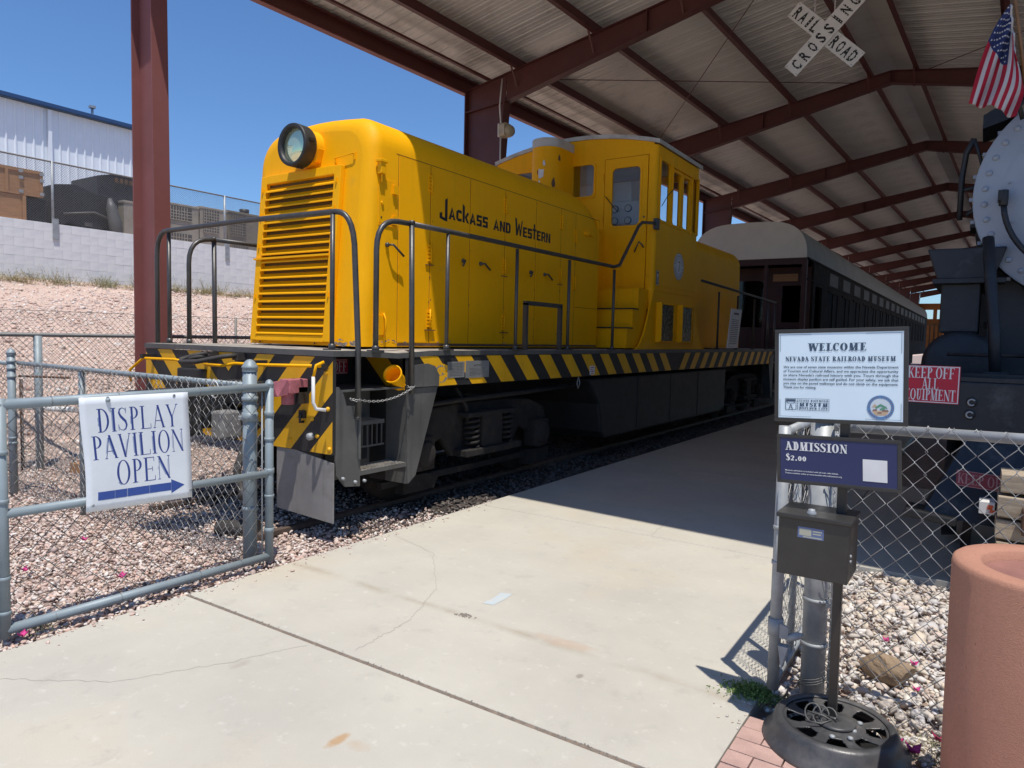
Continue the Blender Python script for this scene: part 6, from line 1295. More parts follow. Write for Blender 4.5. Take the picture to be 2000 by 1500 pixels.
mb = MB(); mb.hexa([(-0.42, 5.50, 0.44), (-0.10, 5.46, 0.42), (-0.08, 5.75, 0.42), (-0.42, 5.75, 0.44), (-0.40, 5.50, 0.50), (-0.10, 5.46, 0.47), (-0.08, 5.75, 0.47), (-0.40, 5.75, 0.50)]); mb.bar((-0.18, 5.7, 0.5), (0.02, 5.9, 1.03), 0.08, 0.05); part(mb, 'footboard', INKB, SL_, bev=0.01)
mb = MB(); mb.hexa([(-0.30, 5.55, 0.47), (1.7, 5.55, 0.30), (1.7, 5.9, 0.30), (-0.30, 5.9, 0.5), (-0.05, 5.86, 1.03), (1.5, 5.86, 1.03), (1.5, 6.0, 1.03), (-0.05, 6.0, 1.03)]); part(mb, 'pilot', LOCO2, SL_)
mb = MB(); mb.box(SX-0.6, SX+0.6, 6.2, 14, 0.5, 1.3); mb.box(SX-0.7, SX+0.7, 7.0, 14, 1.4, 2.3)
part(mb, 'frame', LOCO2, SL_)
mb = MB()
for yw in (6.9, 9.3, 10.9, 12.5): mb.lathe((SX-0.82, yw, 0.06+(0.4 if yw < 8 else 0.7)), [(0.001, 0), (0.40 if yw < 8 else 0.70, 0), (0.42 if yw < 8 else 0.72, 0.1), (0.001, 0.12)], 28, (-1, 0, 0))
part(mb, 'wheel', LOCO2, SL_, kind='stuff')
mb = MB(); mb.box(SX-0.75, SX+1.5, 13, 17, 2.0, 4.0); mb.box(SX-0.8, SX+1.6, 13, 17.4, 4.0, 4.1); mb.box(SX-0.9, SX+1.4, 17.6, 26, 1.2, 3.3); part(mb, 'cab_and_tender', LOCO2, SL_)
mb = MB(); mb.smooth = True; mb.lathe((SX, 8.0, 3.55), [(0.32, 0), (0.26, 0.2), (0.26, 0.8), (0.32, 0.85)], 24); part(mb, 'chimney', LOCO2, SL_)
keepoff('warning_sign', 'bright red KEEP OFF ALL EQUIPMENT sign on the black engine beam beside the welcome sign', (-0.487, 5.794, 1.208), (1, 0, 0.0), (0, 0, 1), (0, -1, 0), None, 0.352, 0.264)
t = thing('warning_sign', 'narrow shaded KEEP OFF sign low on the black engine above the footboard', 'sign', (-0.11, 5.5, 0.70))
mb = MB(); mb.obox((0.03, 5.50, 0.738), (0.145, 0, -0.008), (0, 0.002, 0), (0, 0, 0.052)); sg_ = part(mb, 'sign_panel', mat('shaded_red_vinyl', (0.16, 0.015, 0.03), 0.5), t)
mb = MB(); q, ww = serif('KEEP OFF', 0.068, 0.16, 0.05, 0.62, 0.05, 0.275); lay(mb, q+[p for p in rect(-0.004, 0.283, -0.017, -0.013)+rect(-0.004, 0.283, 0.082, 0.086)], (-0.108, 5.497, 0.712), (1, 0, -0.055), (0, 0, 1), (0, -1, 0)); part(mb, 'sign_lettering', mat('shaded_white_ink', (0.30, 0.16, 0.18), 0.6), sg_)  # white letters dimmed in their colour to read as shaded, like the red panel
# timber crib in the sun in front of the pilot
for i, (z0, z1, x0, yy, lab) in enumerate(((0.72, 0.835, 0.125, 5.22, 'topmost sunlit weathered timber of the crib in front of the black engine'), (0.57, 0.70, 0.115, 5.20, 'second weathered timber down the crib beside the rusty block'), (0.44, 0.56, 0.11, 5.21, 'third weathered timber down the crib with split grey face'), (0.31, 0.43, 0.12, 5.20, 'fourth weathered timber of the crib above the orange sprayed one'), (0.17, 0.30, 0.10, 5.17, 'lowest weathered timber of the crib, sprayed with orange paint'))):
    mb = MB(); rows = [[(x, yy+a, (z0 if b == 0 else z1)+0.008*math.sin(x*7+i)) for a, b in ((0, 0), (0.3, 0), (0.3, 1), (0, 1))] for x in [x0+0.12*k for k in range(14)]]; mb.grid([r_[::-1] for r_ in rows], smooth=False, close=True); mb.quad(*rows[0]); mb.quad(*rows[-1][::-1])
    tb = solo(mb, 'timber', TIMB, lab, 'timber', 'timbers of the crib', bev=0.008)
    if i in (3, 4):
        mb = MB()
        for k in range(26):
            x = x0+random.uniform(0.02, 0.5); z = z0+random.uniform(0.01, 0.10); w_ = random.uniform(0.015, 0.08); mb.quad((x, yy-0.002, z), (x+w_, yy-0.002, z+random.uniform(-.004, .004)), (x+w_, yy-0.002, z+0.008), (x, yy-0.002, z+0.012))
        part(mb, 'orange_spray', ORSP, tb, kind='stuff')
mb = MB(); mb.box(0.235, 0.5, 5.10, 5.22, 0.50, 0.66); solo(mb, 'rusty_block', RUST, 'rusty brown steel block resting against the timber crib', 'block', bev=0.012)
mb = MB(); mb.box(0.02, 0.105, 5.40, 5.55, 0.545, 0.625); wb_ = solo(mb, 'wood_wedge', WHT, 'short pale wedge end sprayed orange left of the timber crib', 'wedge', bev=0.004)
mb = MB()
for k in range(8): x = 0.06+random.uniform(0, 0.02); z = 0.56+0.006*k; mb.quad((x, 5.398, z), (x+0.03, 5.398, z-0.004), (x+0.03, 5.398, z+0.004), (x, 5.398, z+0.005))
part(mb, 'orange_spray', ORSP, wb_, kind='stuff')

# flag on its pole, fixed to the smokebox
FG = thing('flag', 'american flag hanging in folds from a wooden pole above the smokebox', 'flag', (0.13, 6.4, 3.55))
mb = MB(); mb.tube([(0.008, 6.28, 4.30), (0.135, 6.42, 3.50)], 0.011, 8); part(mb, 'pole', POLEW, FG)
A, B, C_, D = Vector((0.005, 6.30, 4.06)), Vector((0.05, 6.30, 3.70)), Vector((-0.205, 6.34, 3.42)), Vector((0.085, 6.30, 3.255))
NS, NU = 26, 30
def fpos(s, u):                                       # s 0..1 across stripes (top to bottom), u 0..1 hoist to fly
    p = (A.lerp(B, s)).lerp(C_.lerp(D, s), u); spread = 1.0
    n_ = Vector((0.1, -1, 0)); f = 0.055*math.sin(s*10.0+u*2.5)*min(1, 0.3+u)+0.028*math.sin(s*21+u*5); p = p+n_*f
    bul = math.sin(math.pi*u)*(s-0.35)*0.10; return p+Vector((bul, 0, 0.02*math.sin(u*6+s*3)))
mb = MB(); mb.smooth = True; k0 = len(mb.v)
for i in range(NS+1):
    for j in range(NU+1): mb.v.append(tuple(fpos(i/NS, j/NU)))
for i in range(NS):
    for j in range(NU):
        st = int(i/2); mb.cur = 2 if (st < 7 and j/NU < 0.40) else (st % 2); mb._f((k0+i*(NU+1)+j, k0+i*(NU+1)+j+1, k0+(i+1)*(NU+1)+j+1, k0+(i+1)*(NU+1)+j))
cl = part(mb, 'cloth', [FLR, FLW, FLB], FG)
sd = cl.modifiers.new('thick', 'SOLIDIFY'); sd.thickness = 0.002
mb = MB()
for r_ in range(9):
    for c_ in range(6 if r_ % 2 == 0 else 5):
        s_ = (r_+1)/10*(7/13); u_ = ((c_*2+(1 if r_ % 2 == 0 else 2))/12)*0.40; p = fpos(s_, u_); q = [(math.cos(math.pi/2+k*math.pi/5)*(0.0085 if k % 2 == 0 else 0.004), math.sin(math.pi/2+k*math.pi/5)*(0.0085 if k % 2 == 0 else 0.004)) for k in range(10)]
        mb.quad(*[p+Vector((a, -0.004, b)) for a, b in q])
part(mb, 'stars', FLW, cl, kind='stuff')
mb = MB(); mb.smooth = True; mb.grid([[fpos(i/12*1.0, 0.0)+Vector((d_, -0.003, 0)) for d_ in (0.0, 0.013)] for i in range(13)]); part(mb, 'header_band', FLW, FG)

# ------------------------------------------------------------------ chain link fences and gates
def strand_mesh(H, w_, h_, r, flip, m=WIRE, hooks=True):
    mb = MB(); pts = []; n_ = int(H/(h_/2)); s = -1 if flip else 1; dy = 0.0022
    for j in range(n_+1):
        x = s*(w_/2)*(1 if j % 2 == 0 else -1); z = j*h_/2
        sx_ = 1 if x > 0 else -1
        pts += [(x*0.93, dy*(1 if j % 2 else -1), z-0.003), (x*1.01, 0, z), (x*0.93, dy*(-1 if j % 2 else 1), z+0.003)] if 0 < j < n_ else [(x, 0, z)]
    mb.tube(pts, r, 4, caps=False)
    if hooks:
        x = pts[-1][0]; mb.tube([(x, 0, pts[-1][2]), (x*0.8, 0.004, pts[-1][2]+0.012), (x*0.6, -0.004, pts[-1][2]+0.004)], r, 4, caps=False)
    return mb.mesh('wire', m)
def chain(parent, P, Q, z0, H, w_=0.088, h_=0.088, r=0.0019, m=WIRE):
    w_ = w_/2
    P, Q = Vector(P), Vector(Q); L_ = (Q-P).length; d_ = (Q-P).normalized(); n_ = int(L_/w_+0.5); ms = [strand_mesh(H, w_, h_, r, f, m) for f in (False, True)]
    ang = math.atan2(d_.y, d_.x); base = -ORG[parent.name]
    for i in range(n_):
        o = bpy.data.objects.new('wire', ms[i % 2]); C.objects.link(o); o.parent = parent
        o.location = base+P+d_*(w_*(i+0.5))+Vector((0, 0, z0)); o.rotation_euler = (random.gauss(0, 0.006), random.gauss(0, 0.006), ang)
def tb(pts, r, name, par, m=GPAINT, n=12, lab=None): mb = MB(); mb.tube(pts, r, n); return part(mb, name, m, par, lab)
def dome(par, x, y, z, r, m=GPAINT):
    mb = MB(); mb.smooth = True; mb.lathe((x, y, z), [(r*1.12, 0), (r*1.12, r*0.5), (r*1.2, r*0.55), (r*1.2, r*0.75), (r*1.0, r*1.0), (r*0.75, r*1.5), (r*0.35, r*1.8), (0.0005, r*1.88)], 20); part(mb, 'post_cap', m, par)
def band(par, x, y, z, r, hh=0.022, m=GPAINT):
    mb = MB(); mb.smooth = True; mb.lathe((x, y, z), [(r, 0), (r*1.12, 0.001), (r*1.12, hh), (r, hh+0.001)], 18); part(mb, 'tension_band', m, par)
GA = thing('chain_link_gate', 'open grey chain link gate leaf carrying the white display banner', 'gate', (-4.1, 2.3, 0))
gx = -4.11
tb([(gx, 1.50, 1.205), (gx, 3.12, 1.222)], 0.027, 'top_rail', GA); tb([(gx, 1.52, 0.645), (gx, 3.12, 0.618)], 0.025, 'middle_rail', GA); tb([(gx, 1.52, 0.040), (gx, 3.13, 0.030)], 0.027, 'bottom_rail', GA)
tb([(gx-0.0, 3.135, 0.0), (gx, 3.135, 1.235)], 0.029, 'end_stile', GA); dome(GA, gx, 3.135, 1.225, 0.027)
tb([(gx, 1.52, 0.0), (gx, 1.52, 1.235)], 0.027, 'hinge_stile', GA)
for z in (0.2, 0.45, 0.62, 0.85, 1.02): band(GA, gx, 3.135, z, 0.030, 0.035 if z in (0.2, 0.62, 1.02) else 0.02)
for z in (0.12, 0.3, 0.7, 0.95): band(GA, gx, 1.52, z, 0.028)
tb([(gx-0.012, 3.085, 0.05), (gx-0.012, 3.085, 1.19)], 0.006, 'tension_bar', GA, GALV, 6)
mb = MB()
for y in (1.75, 2.1, 2.6, 2.9):
    for z in (1.205+0.01*(y-1.5), 0.036): mb.tube([(gx+0.0288*math.cos(k*0.785), y+0.004*math.sin(k), z+0.0288*math.sin(k*0.785)) for k in range(9)], 0.002, 4, caps=False)
part(mb, 'wire_tie', WIRED, GA, kind='stuff')
chain(GA, (gx-0.024, 1.55, 0), (gx-0.024, 3.10, 0), 0.03, 1.19, 0.108, 0.112, 0.0021, WIRED)
GP = thing('gate_post', 'thick grey gate post with domed cap at the latch end of the left gate', 'post', (-4.235, 3.06, 0))
tb([(-4.235, 3.07, -0.1), (-4.235, 3.07, 1.335)], 0.048, 'post', GP); dome(GP, -4.235, 3.07, 1.325, 0.046)
for z in (0.98, 1.12, 1.2, 0.35, 0.6): band(GP, -4.235, 3.07, z, 0.049, 0.03 if z != 0.98 else 0.06)
mb = MB(); mb.obox((-4.30, 3.05, 1.0), (0.03, -0.02, 0), (0.01, 0.02, 0), (0, 0, 0.012)); part(mb, 'band_bolt', GALV, GP)
HP = thing('gate_post', 'thinner grey hinge post at the left edge of the photograph holding the banner gate', 'post', (-4.2, 1.46, 0))
tb([(-4.16, 1.455, -0.1), (-4.16, 1.455, 1.30)], 0.035, 'post', HP); dome(HP, -4.16, 1.455, 1.29, 0.034)
for z in (0.15, 0.55, 0.6, 1.05): band(HP, -4.16, 1.455, z, 0.036, 0.04)
FC = thing('chain_link_fence', 'low grey chain link fence running left from the latch post to a capped corner post', 'fence', (-6, 3.07, 0))
tb([(-4.27, 3.07, 1.225), (-7.85, 3.07, 1.245)], 0.021, 'top_rail', FC); tb([(-6.62, 3.08, -0.1), (-6.62, 3.08, 1.23)], 0.028, 'line_post', FC)
tb([(-7.88, 3.02, -0.1), (-7.88, 3.02, 1.34)], 0.036, 'corner_post', FC); dome(FC, -7.88, 3.02, 1.32, 0.036)
for z in (0.45, 0.5, 1.1, 1.18, 1.25): band(FC, -7.88, 3.02, z, 0.037)
tb([(-7.92, 3.02, 1.24), (-12.5, 3.02, 1.25)], 0.021, 'top_rail', FC)
mb = MB(); mb.tube([(-4.33-3.5*i/240, 3.07+0.026*math.cos(i*1.5), 1.226+0.026*math.sin(i*1.5)) for i in range(240)], 0.003, 4, caps=False); part(mb, 'lacing_wire', WIRE, FC)
chain(FC, (-4.3, 3.045, 0), (-7.85, 3.045, 0), -0.02, 1.28, 0.09, 0.09, 0.0022, WIRE)
mb = MB(); diag_mesh(mb, (-7.9, 3.03, 0), (-12.5, 3.03, 0), 0.0, 1.25, 0.075, 0.002); part(mb, 'mesh', WIRED, FC, kind='stuff')
mb = MB(); mb.tube([(-4.6+0.05*math.cos(k*0.4), 3.04, 1.18+0.06*math.sin(k*0.4)) for k in range(16)], 0.004, 4); part(mb, 'wire_loop', WHT, FC)
FA = thing('chain_link_fence', 'farther dark chain link fence parallel to the tracks at the foot of the slope', 'fence', (-9.1, 6, 0))
tb([(-9.1, -4, 1.50), (-9.1, 26, 1.54)], 0.024, 'top_rail', FA, WIRED, 8)
for y in (0.75, 3.76, 6.8, 9.8, 12.8): tb([(-9.1, y, -0.1), (-9.1, y, 1.50)], 0.045 if y == 3.76 else 0.03, 'line_post', FA, GPAINT, 10)
mb = MB(); diag_mesh(mb, (-9.08, 0, 0), (-9.08, 16, 0), 0.0, 1.50, 0.075, 0.0022); part(mb, 'mesh', WIRED, FA, kind='stuff')
mb = MB(); diag_mesh(mb, (-10.3, 0, 0), (-10.3, 16, 0), 0.3, 1.80, 0.075, 0.0022); mb.tube([(-10.3, -4, 1.80), (-10.3, 20, 1.84)], 0.004, 4); FB = thing('chain_link_fence', 'faint wire mesh fence higher up the gravel slope without a top rail', 'fence', (-10.3, 6, 0)); part(mb, 'mesh', WIRED, FB, kind='stuff')
for y in (2.0, 7.2, 12.4): tb([(-10.3, y, 0), (-10.3, y, 1.83)], 0.02, 'line_post', FB, WIRED, 8)
mb = MB(); mb.tube([(-9.25, 3.62, 1.03), (-8.0, 3.6, 1.075)], 0.014, 6); mb.tube([(-9.2, 3.62, 1.0), (-9.2, 3.62, -0.1)], 0.02, 6); solo(mb, 'rusty_rod', RUST, 'thin rusty rod propped level behind the corner post', 'rod')
mb = MB(); mb.tube([(-11.6, 4.25, 0.47), (-9.2, 4.2, 0.60)], 0.035, 8); solo(mb, 'white_pipe', WHT, 'pale pipe lying across the gravel beyond the corner post', 'pipe')
mb = MB(); mb.box(-8.7, -7.1, 3.9, 3.98, -0.06, 0.05); solo(mb, 'ground_board', WOODM, 'weathered board lying on the gravel behind the low fence', 'board')
mb = MB(); mb.cyl((-5.1, 3.4, 0.0), (-4.8, 3.55, 0.02), 0.07, 12); solo(mb, 'dropped_hose', HOSE, 'dark hose end lying on gravel below the coupler', 'hose')

# banner
BN = thing('banner', 'white vinyl banner reading DISPLAY PAVILION OPEN with a blue arrow', 'banner', (-4.07, 2.2, 0.9))
bu, bv = Vector((0, 1, 0.0)), Vector((0, 0, 1))
def bpos(u, v):                                        # 0..1 over the sheet
    w_ = 0.004*math.sin(u*6+1)+0.006*math.sin(v*4+u*3)*(1-v)+0.010*(1-v)*(1-u)
    return Vector((-4.078+w_+0.006, 1.88+0.632*u+0.018*(1-v)+0.006*math.sin(v*5), 0.588+(0.634)*v-0.024*(1-v)*u+0.0*u))
mb = MB(); mb.smooth = True; mb.grid([[bpos(i/16, j/16) for j in range(17)] for i in range(17)]); sh_ = part(mb, 'banner_sheet', SIGNW, BN)
s_ = sh_.modifiers.new('t', 'SOLIDIFY'); s_.thickness = 0.0015; s_.offset = -1
def onb(polys, du, dv, eps):
    mb = MB()
    for i, p in enumerate(polys):
        a = sum(p[j][0]*p[(j+1) % len(p)][1]-p[(j+1) % len(p)][0]*p[j][1] for j in range(len(p))); q = p if a > 0 else p[::-1]
        mb.quad(*[bpos((x+du)/0.63, (y+dv)/0.63)+Vector((eps+0.00003*(i % 10), 0, 0)) for x, y in q])
    return mb
for txt, hh, x0, x1, y0 in (('DISPLAY', 0.132, 0.088, 0.560, 0.432), ('PAVILION', 0.132, 0.048, 0.586, 0.283), ('OPEN', 0.136, 0.170, 0.495, 0.130)):
    q, ww = serif(txt, hh, 0.115, 0.030, 0.60, 0.10, x1-x0)
    part(onb(q, x0-0.006, y0-0.004, 0.0012), 'lettering_shadow', LBLUE, sh_); part(onb(q, x0, y0, 0.0018), 'lettering', BLUEI, sh_)
segs = []
X_ = [0.062, 0.155, 0.225, 0.228, 0.36, 0.495]
for a, b in zip(X_, X_[1:]):
    n_ = 8
    for k in range(n_): xa, xb = a+(b-a-0.0012)*k/n_, a+(b-a-0.0012)*(k+1)/n_; segs += [[(xa, 0.058), (xb, 0.058), (xb, 0.081), (xa, 0.081)], [(xa, 0.081), (xb, 0.081), (xb, 0.104), (xa, 0.104)]]
for k in range(6): t0, t1 = k/6, (k+1)/6; segs.append([(0.495+0.085*t0, 0.040+0.041*t0), (0.495+0.085*t1, 0.040+0.041*t1), (0.495+0.085*t1, 0.122-0.041*t1), (0.495+0.085*t0, 0.122-0.041*t0)])
part(onb(segs, 0, 0, 0.0022), 'arrow', mat('arrow_blue', (0.035, 0.085, 0.33), 0.45, var=0.1), sh_)
mb = MB()
for u, v in ((0.24, 0.985), (0.86, 0.975), (0.985, 0.07), (0.055, 0.055)): mb.lathe(bpos(u, v)+Vector((0.001, 0, 0)), [(0.005, 0), (0.009, 0.001), (0.009, 0.003), (0.004, 0.003)], 10, (1, 0, 0))
part(mb, 'grommets', GALV, sh_, kind='stuff')
mb = MB(); mb.smooth = True; mb.lathe(bpos(0.24, 0.955)+Vector((0.002, 0, 0.008)), [(0.013, 0), (0.013, 0.006), (0.008, 0.014), (0.0005, 0.016)], 10, (1, 0, 0)); part(mb, 'bolt', GPAINT, BN)

# right side: gate leaf, big post, fence
GR = thing('chain_link_gate', 'galvanised chain link gate leaf folded open behind the welcome sign', 'gate', (-0.71, 3.26, 0))
tb([(-0.715, 3.25, 0.05), (-0.715, 3.25, 1.24)], 0.026, 'hinge_stile', GR, GALV, 16); tb([(-0.715, 3.25, 1.21), (-0.735, 4.75, 1.21)], 0.022, 'top_rail', GR, GALV); tb([(-0.715, 3.25, 0.09), (-0.735, 4.75, 0.09)], 0.022, 'bottom_rail', GR, GALV); tb([(-0.735, 4.75, 0.05), (-0.735, 4.75, 1.22)], 0.022, 'end_stile', GR, GALV)
tb([(-0.72, 3.6, 0.09), (-0.72, 3.6, 1.2)], 0.018, 'inner_bar', GR, GALV)
for z in (0.62, 0.78, 1.12): band(GR, -0.715, 3.25, z, 0.027, 0.016, GALV)
chain(GR, (-0.70, 3.29, 0), (-0.715, 4.73, 0), 0.07, 1.15, 0.09, 0.09, 0.0018, WIRE)
mb = MB(); mb.smooth = True; mb.lathe((-0.715, 3.25, 0.30), [(0.027, -0.002), (0.033, 0), (0.033, 0.075), (0.027, 0.077)], 18); mb.smooth = False
mb.hexa([(-0.69, 3.215, 0.30), (-0.655, 3.225, 0.295), (-0.655, 3.235, 0.295), (-0.69, 3.235, 0.30), (-0.69, 3.215, 0.365), (-0.655, 3.225, 0.35), (-0.655, 3.235, 0.35), (-0.69, 3.235, 0.365)])
mb.tube([(-0.66, 3.235, 0.30), (-0.62, 3.25, 0.315), (-0.60, 3.27, 0.318)], [0.020, 0.018, 0.006], 8); mb.hexa([(-0.675, 3.20, 0.17), (-0.672, 3.20, 0.17), (-0.67, 3.24, 0.17), (-0.675, 3.24, 0.17), (-0.69, 3.20, 0.27), (-0.65, 3.20, 0.27), (-0.65, 3.24, 0.27), (-0.69, 3.24, 0.27)]); part(mb, 'latch', GALV, GR)
BP = thing('gate_post', 'thick galvanised post directly behind the black donation box stand', 'post', (-0.575, 3.40, 0))
tb([(-0.575, 3.40, -0.1), (-0.585, 3.40, 1.27)], 0.052, 'post', BP, GALV, 24)
mb = MB(); mb.smooth = True; mb.lathe((-0.585, 3.40, 1.26), [(0.057, 0), (0.057, 0.02), (0.05, 0.035), (0.0005, 0.06)], 20); part(mb, 'post_cap', GALV, BP)
for z in (0.235, 0.44, 1.18): band(BP, -0.577, 3.40, z, 0.053, 0.018, GALV)
mb = MB(); mb.box(-0.53, -0.47, 3.36, 3.375, 0.43, 0.45); mb.tube([(-0.51, 3.35, 0.442), (-0.46, 3.34, 0.442)], 0.008, 6); part(mb, 'band_bolt', GALV, BP)
mb = MB()
for k in range(3): mb.tube([(-0.575+0.062*math.cos(t*0.3), 3.40+0.062*math.sin(t*0.3), 0.10+0.012*k+0.006*t) for t in range(-12, 6)], 0.0022, 4)
mb.tube([(-0.50, 3.36, 0.35), (-0.47, 3.35, 0.42), (-0.50, 3.35, 0.47), (-0.55, 3.34, 0.48)], 0.0022, 4); part(mb, 'loose_wire', WIRED, BP, kind='stuff')
FR_ = thing('chain_link_fence', 'bright galvanised chain link fence in front of the black engine and crushed rock', 'fence', (0.3, 3.3, 0))
tb([(-0.53, 3.36, 1.245), (2.6, 3.30, 1.295)], 0.022, 'top_rail', FR_, GALV, 16)
chain(FR_, (-0.53, 3.325, 0), (2.2, 3.27, 0), 0.0, 1.30, 0.088, 0.094, 0.0019, WIRE)
tb([(-0.50, 3.345, 0.0), (-0.505, 3.345, 1.25)], 0.007, 'tension_bar', FR_, GALV, 6); tb([(2.3, 3.3, -0.1), (2.3, 3.3, 1.3)], 0.03, 'line_post', FR_, GALV)

# ------------------------------------------------------------------ welcome sign, admission sign, donation box on one stand
WS = thing('sign_stand', 'black plastic based stand holding the welcome and admission signs', 'sign stand', (-0.44, 3.06, 0))
mb = MB(); mb.bar((-0.437, 3.06, 0.06), (-0.448, 3.06, 1.62), 0.034, 0.034, (0, 1, 0)); part(mb, 'pole', FRAME, WS, bev=0.004)
# base: ring with a dished top and eight holes
BO = Vector((-0.42, 3.03, 0)); RB = 0.262
mb = MB(); mb.smooth = True; mb.lathe(BO, [(RB*1.02, -0.02), (RB*1.02, 0.008), (RB*0.95, 0.022), (RB*0.89, 0.055), (RB*0.86, 0.080), (RB*0.82, 0.090), (RB*0.74, 0.086)][::-1], 56)
A_ = 160; inner = []
r0, r1 = RB*0.28, RB*0.74
def hole(a, rr):                                       # eight rounded slots in the dished top
    ph = (a % (math.pi/4))/(math.pi/4)-0.5; return abs(ph) < 0.30-0.06*(abs(rr-0.15)/0.035)**2 and 0.112 < rr < 0.184
NR = 22; ztop = lambda rr: 0.086-0.010*math.sin(math.pi*(rr-r0)/(r1-r0))
k = len(mb.v)
for i in range(NR+1):
    rr = r0+(r1-r0)*i/NR
    for j in range(A_): a = 2*math.pi*j/A_; mb.v.append((BO.x+rr*math.cos(a), BO.y+rr*math.sin(a), ztop(rr)))
for i in range(NR):
    for j in range(A_):
        rm = r0+(r1-r0)*(i+0.5)/NR; am = 2*math.pi*(j+0.5)/A_
        if not hole(am+0.2, rm): mb._f((k+i*A_+j, k+(i+1)*A_+j, k+(i+1)*A_+(j+1) % A_, k+i*A_+(j+1) % A_))
mb.lathe(BO, [(r0, 0.086), (r0*0.9, 0.092), (0.03, 0.094), (0.0005, 0.094)][::-1], 48)
bs = part(mb, 'plastic_base', PLAS, WS); s_ = bs.modifiers.new('t', 'SOLIDIFY'); s_.thickness = 0.006; s_.offset = -1
mb = MB(); mb.lathe(BO+Vector((0, 0, 0.004)), [(RB*0.8, 0), (0.001, 0)], 32); part(mb, 'base_floor', INKB, bs)
for a, rr in ((-0.9, 0.11), (-0.3, 0.075), (-1.5, 0.115), (0.6, 0.1)):
    mb = MB(); mb.lathe(BO+Vector((rr*math.cos(a), rr*math.sin(a), 0.082)), [(0.011, 0), (0.011, 0.006), (0.005, 0.009), (0.0005, 0.009)], 8); part(mb, 'bolt', GALV, bs)
mb = MB()
for k in range(3): mb.tube([(-0.50+0.03*k+0.03*math.cos(t*0.42), 3.00+0.02*math.sin(t*0.42), 0.115+0.03*math.sin(t*0.42)) for t in range(12)], 0.0035, 5)
mb.tube([(-0.52, 3.0, 0.115), (-0.46, 2.99, 0.12), (-0.43, 3.0, 0.105), (-0.46, 2.96, 0.10), (-0.50, 2.95, 0.10)], 0.0035, 5); part(mb, 'cable', GRY, WS)
def board(parent, TL, TR, BR, BL, fw, m, name, fm=FRAME):
    TL, TR, BR, BL = map(Vector, (TL, TR, BR, BL)); U = (TR-TL).normalized(); V = (TL-BL).normalized(); N = U.cross(V).normalized()
    W_ = (TR-TL).length; H_ = (TL-BL).length; mb = MB()
    for (a, b, c, d) in ((0, W_, 0, fw), (0, W_, H_-fw, H_), (0, fw, fw, H_-fw), (W_-fw, W_, fw, H_-fw)): mb.obox(BL+U*(a+b)/2+V*(c+d)/2-N*0.006, U*(b-a)/2, V*(d-c)/2, N*0.0075)
    f = part(mb, name+'_frame', fm, parent, bev=0.002)
    mb = MB(); mb.obox(BL+U*W_/2+V*H_/2-N*0.004, U*(W_/2-fw+0.002), V*(H_/2-fw+0.002), N*0.003); p = part(mb, name+'_panel', m, parent); return p, BL+N*0.0, U, V, N, W_, H_, f
pn, O, U, V, N, W_, H_, f1 = board(WS, (-0.718, 3.0, 1.657), (-0.240, 3.0, 1.676), (-0.236, 2.995, 1.300), (-0.702, 2.995, 1.285), 0.016, SIGNB, 'welcome_sign')
mb = MB(); q, ww = serif('WELCOME', 0.030, 0.24, 0.07, 0.66, 0.05, 0.208); lay(mb, q, O, U, V, N, (W_-ww)/2-0.006, 0.285, 0.0003); part(mb, 'heading', DKT, pn)
mb = MB(); q, ww = serif('NEVADA STATE RAILROAD MUSEUM', 0.0185, 0.21, 0.065, 0.64, 0.08, 0.395); lay(mb, q, O, U, V, N, (W_-ww)/2, 0.244, 0.0003); part(mb, 'subheading', DKT, pn, kind='stuff')
body = ['We are one of seven state museums within the Nevada Department', 'of Tourism and Cultural Affairs, and we appreciate the opportunity', "to share Nevada's railroad history with you. Tours through the", 'museum display pavilion are self guided. For your safety, we ask that', 'you stay on the paved walkways and do not climb on the equipment.', 'Thank you for visiting.']
mb = MB()
for i, l in enumerate(body):
    q, ww = sans(l, 0.0135, 0.412 if i < 5 else 0.125, 0.0002); lay(mb, q, O, U, V, N, 0.034, 0.2165-0.0162*i, 0.0003, False)
part(mb, 'body_text', DKT, pn, kind='stuff')
mb = MB(); e_ = 0.0016
for (x0, x1, y0, y1) in ((0.021, 0.14, H_-0.0225, H_-0.0215), (0.021, 0.0222, H_-0.09, H_-0.0225), (0.335, W_-0.022, H_-0.0225, H_-0.0215), (W_-0.0232, W_-0.022, H_-0.10, H_-0.0225), (0.021, 0.14, 0.0215, 0.0225), (0.021, 0.0222, 0.0225, 0.09), (0.335, W_-0.022, 0.0215, 0.0225), (W_-0.0232, W_-0.022, 0.0225, 0.085)): lay(mb, rect(x0, x1, y0, y1), O, U, V, N, 0, 0, 0.0003)
part(mb, 'corner_lines', DKT, pn, kind='stuff')
mb = MB(); lx0, ly0 = 0.042, 0.048
fr = lambda a, b, c, d, t=0.0012: rect(a, b, c, c+t)+rect(a, b, d-t, d)+rect(a, a+t, c+t, d-t)+rect(b-t, b, c+t, d-t)
lay(mb, fr(0, 0.165, 0, 0.047)+fr(0.002, 0.041, 0.002, 0.045, 0.001), O, U, V, N, lx0, ly0, 0.0003)
lay(mb, [[(0.013, 0.003), (0.016, 0.003), (0.022, 0.024), (0.020, 0.024)], [(0.030, 0.003), (0.027, 0.003), (0.0205, 0.024), (0.0225, 0.024)]]+rect(0.016, 0.027, 0.008, 0.0095)+rect(0.018, 0.025, 0.014, 0.0155)+rect(0.004, 0.039, 0.034, 0.043)+[[(0.004, 0.033), (0.010, 0.026), (0.012, 0.026), (0.007, 0.033)], [(0.039, 0.033), (0.033, 0.026), (0.031, 0.026), (0.036, 0.033)]]+rect(0.011, 0.032, 0.024, 0.0255), O, U, V, N, lx0, ly0, 0.0003)
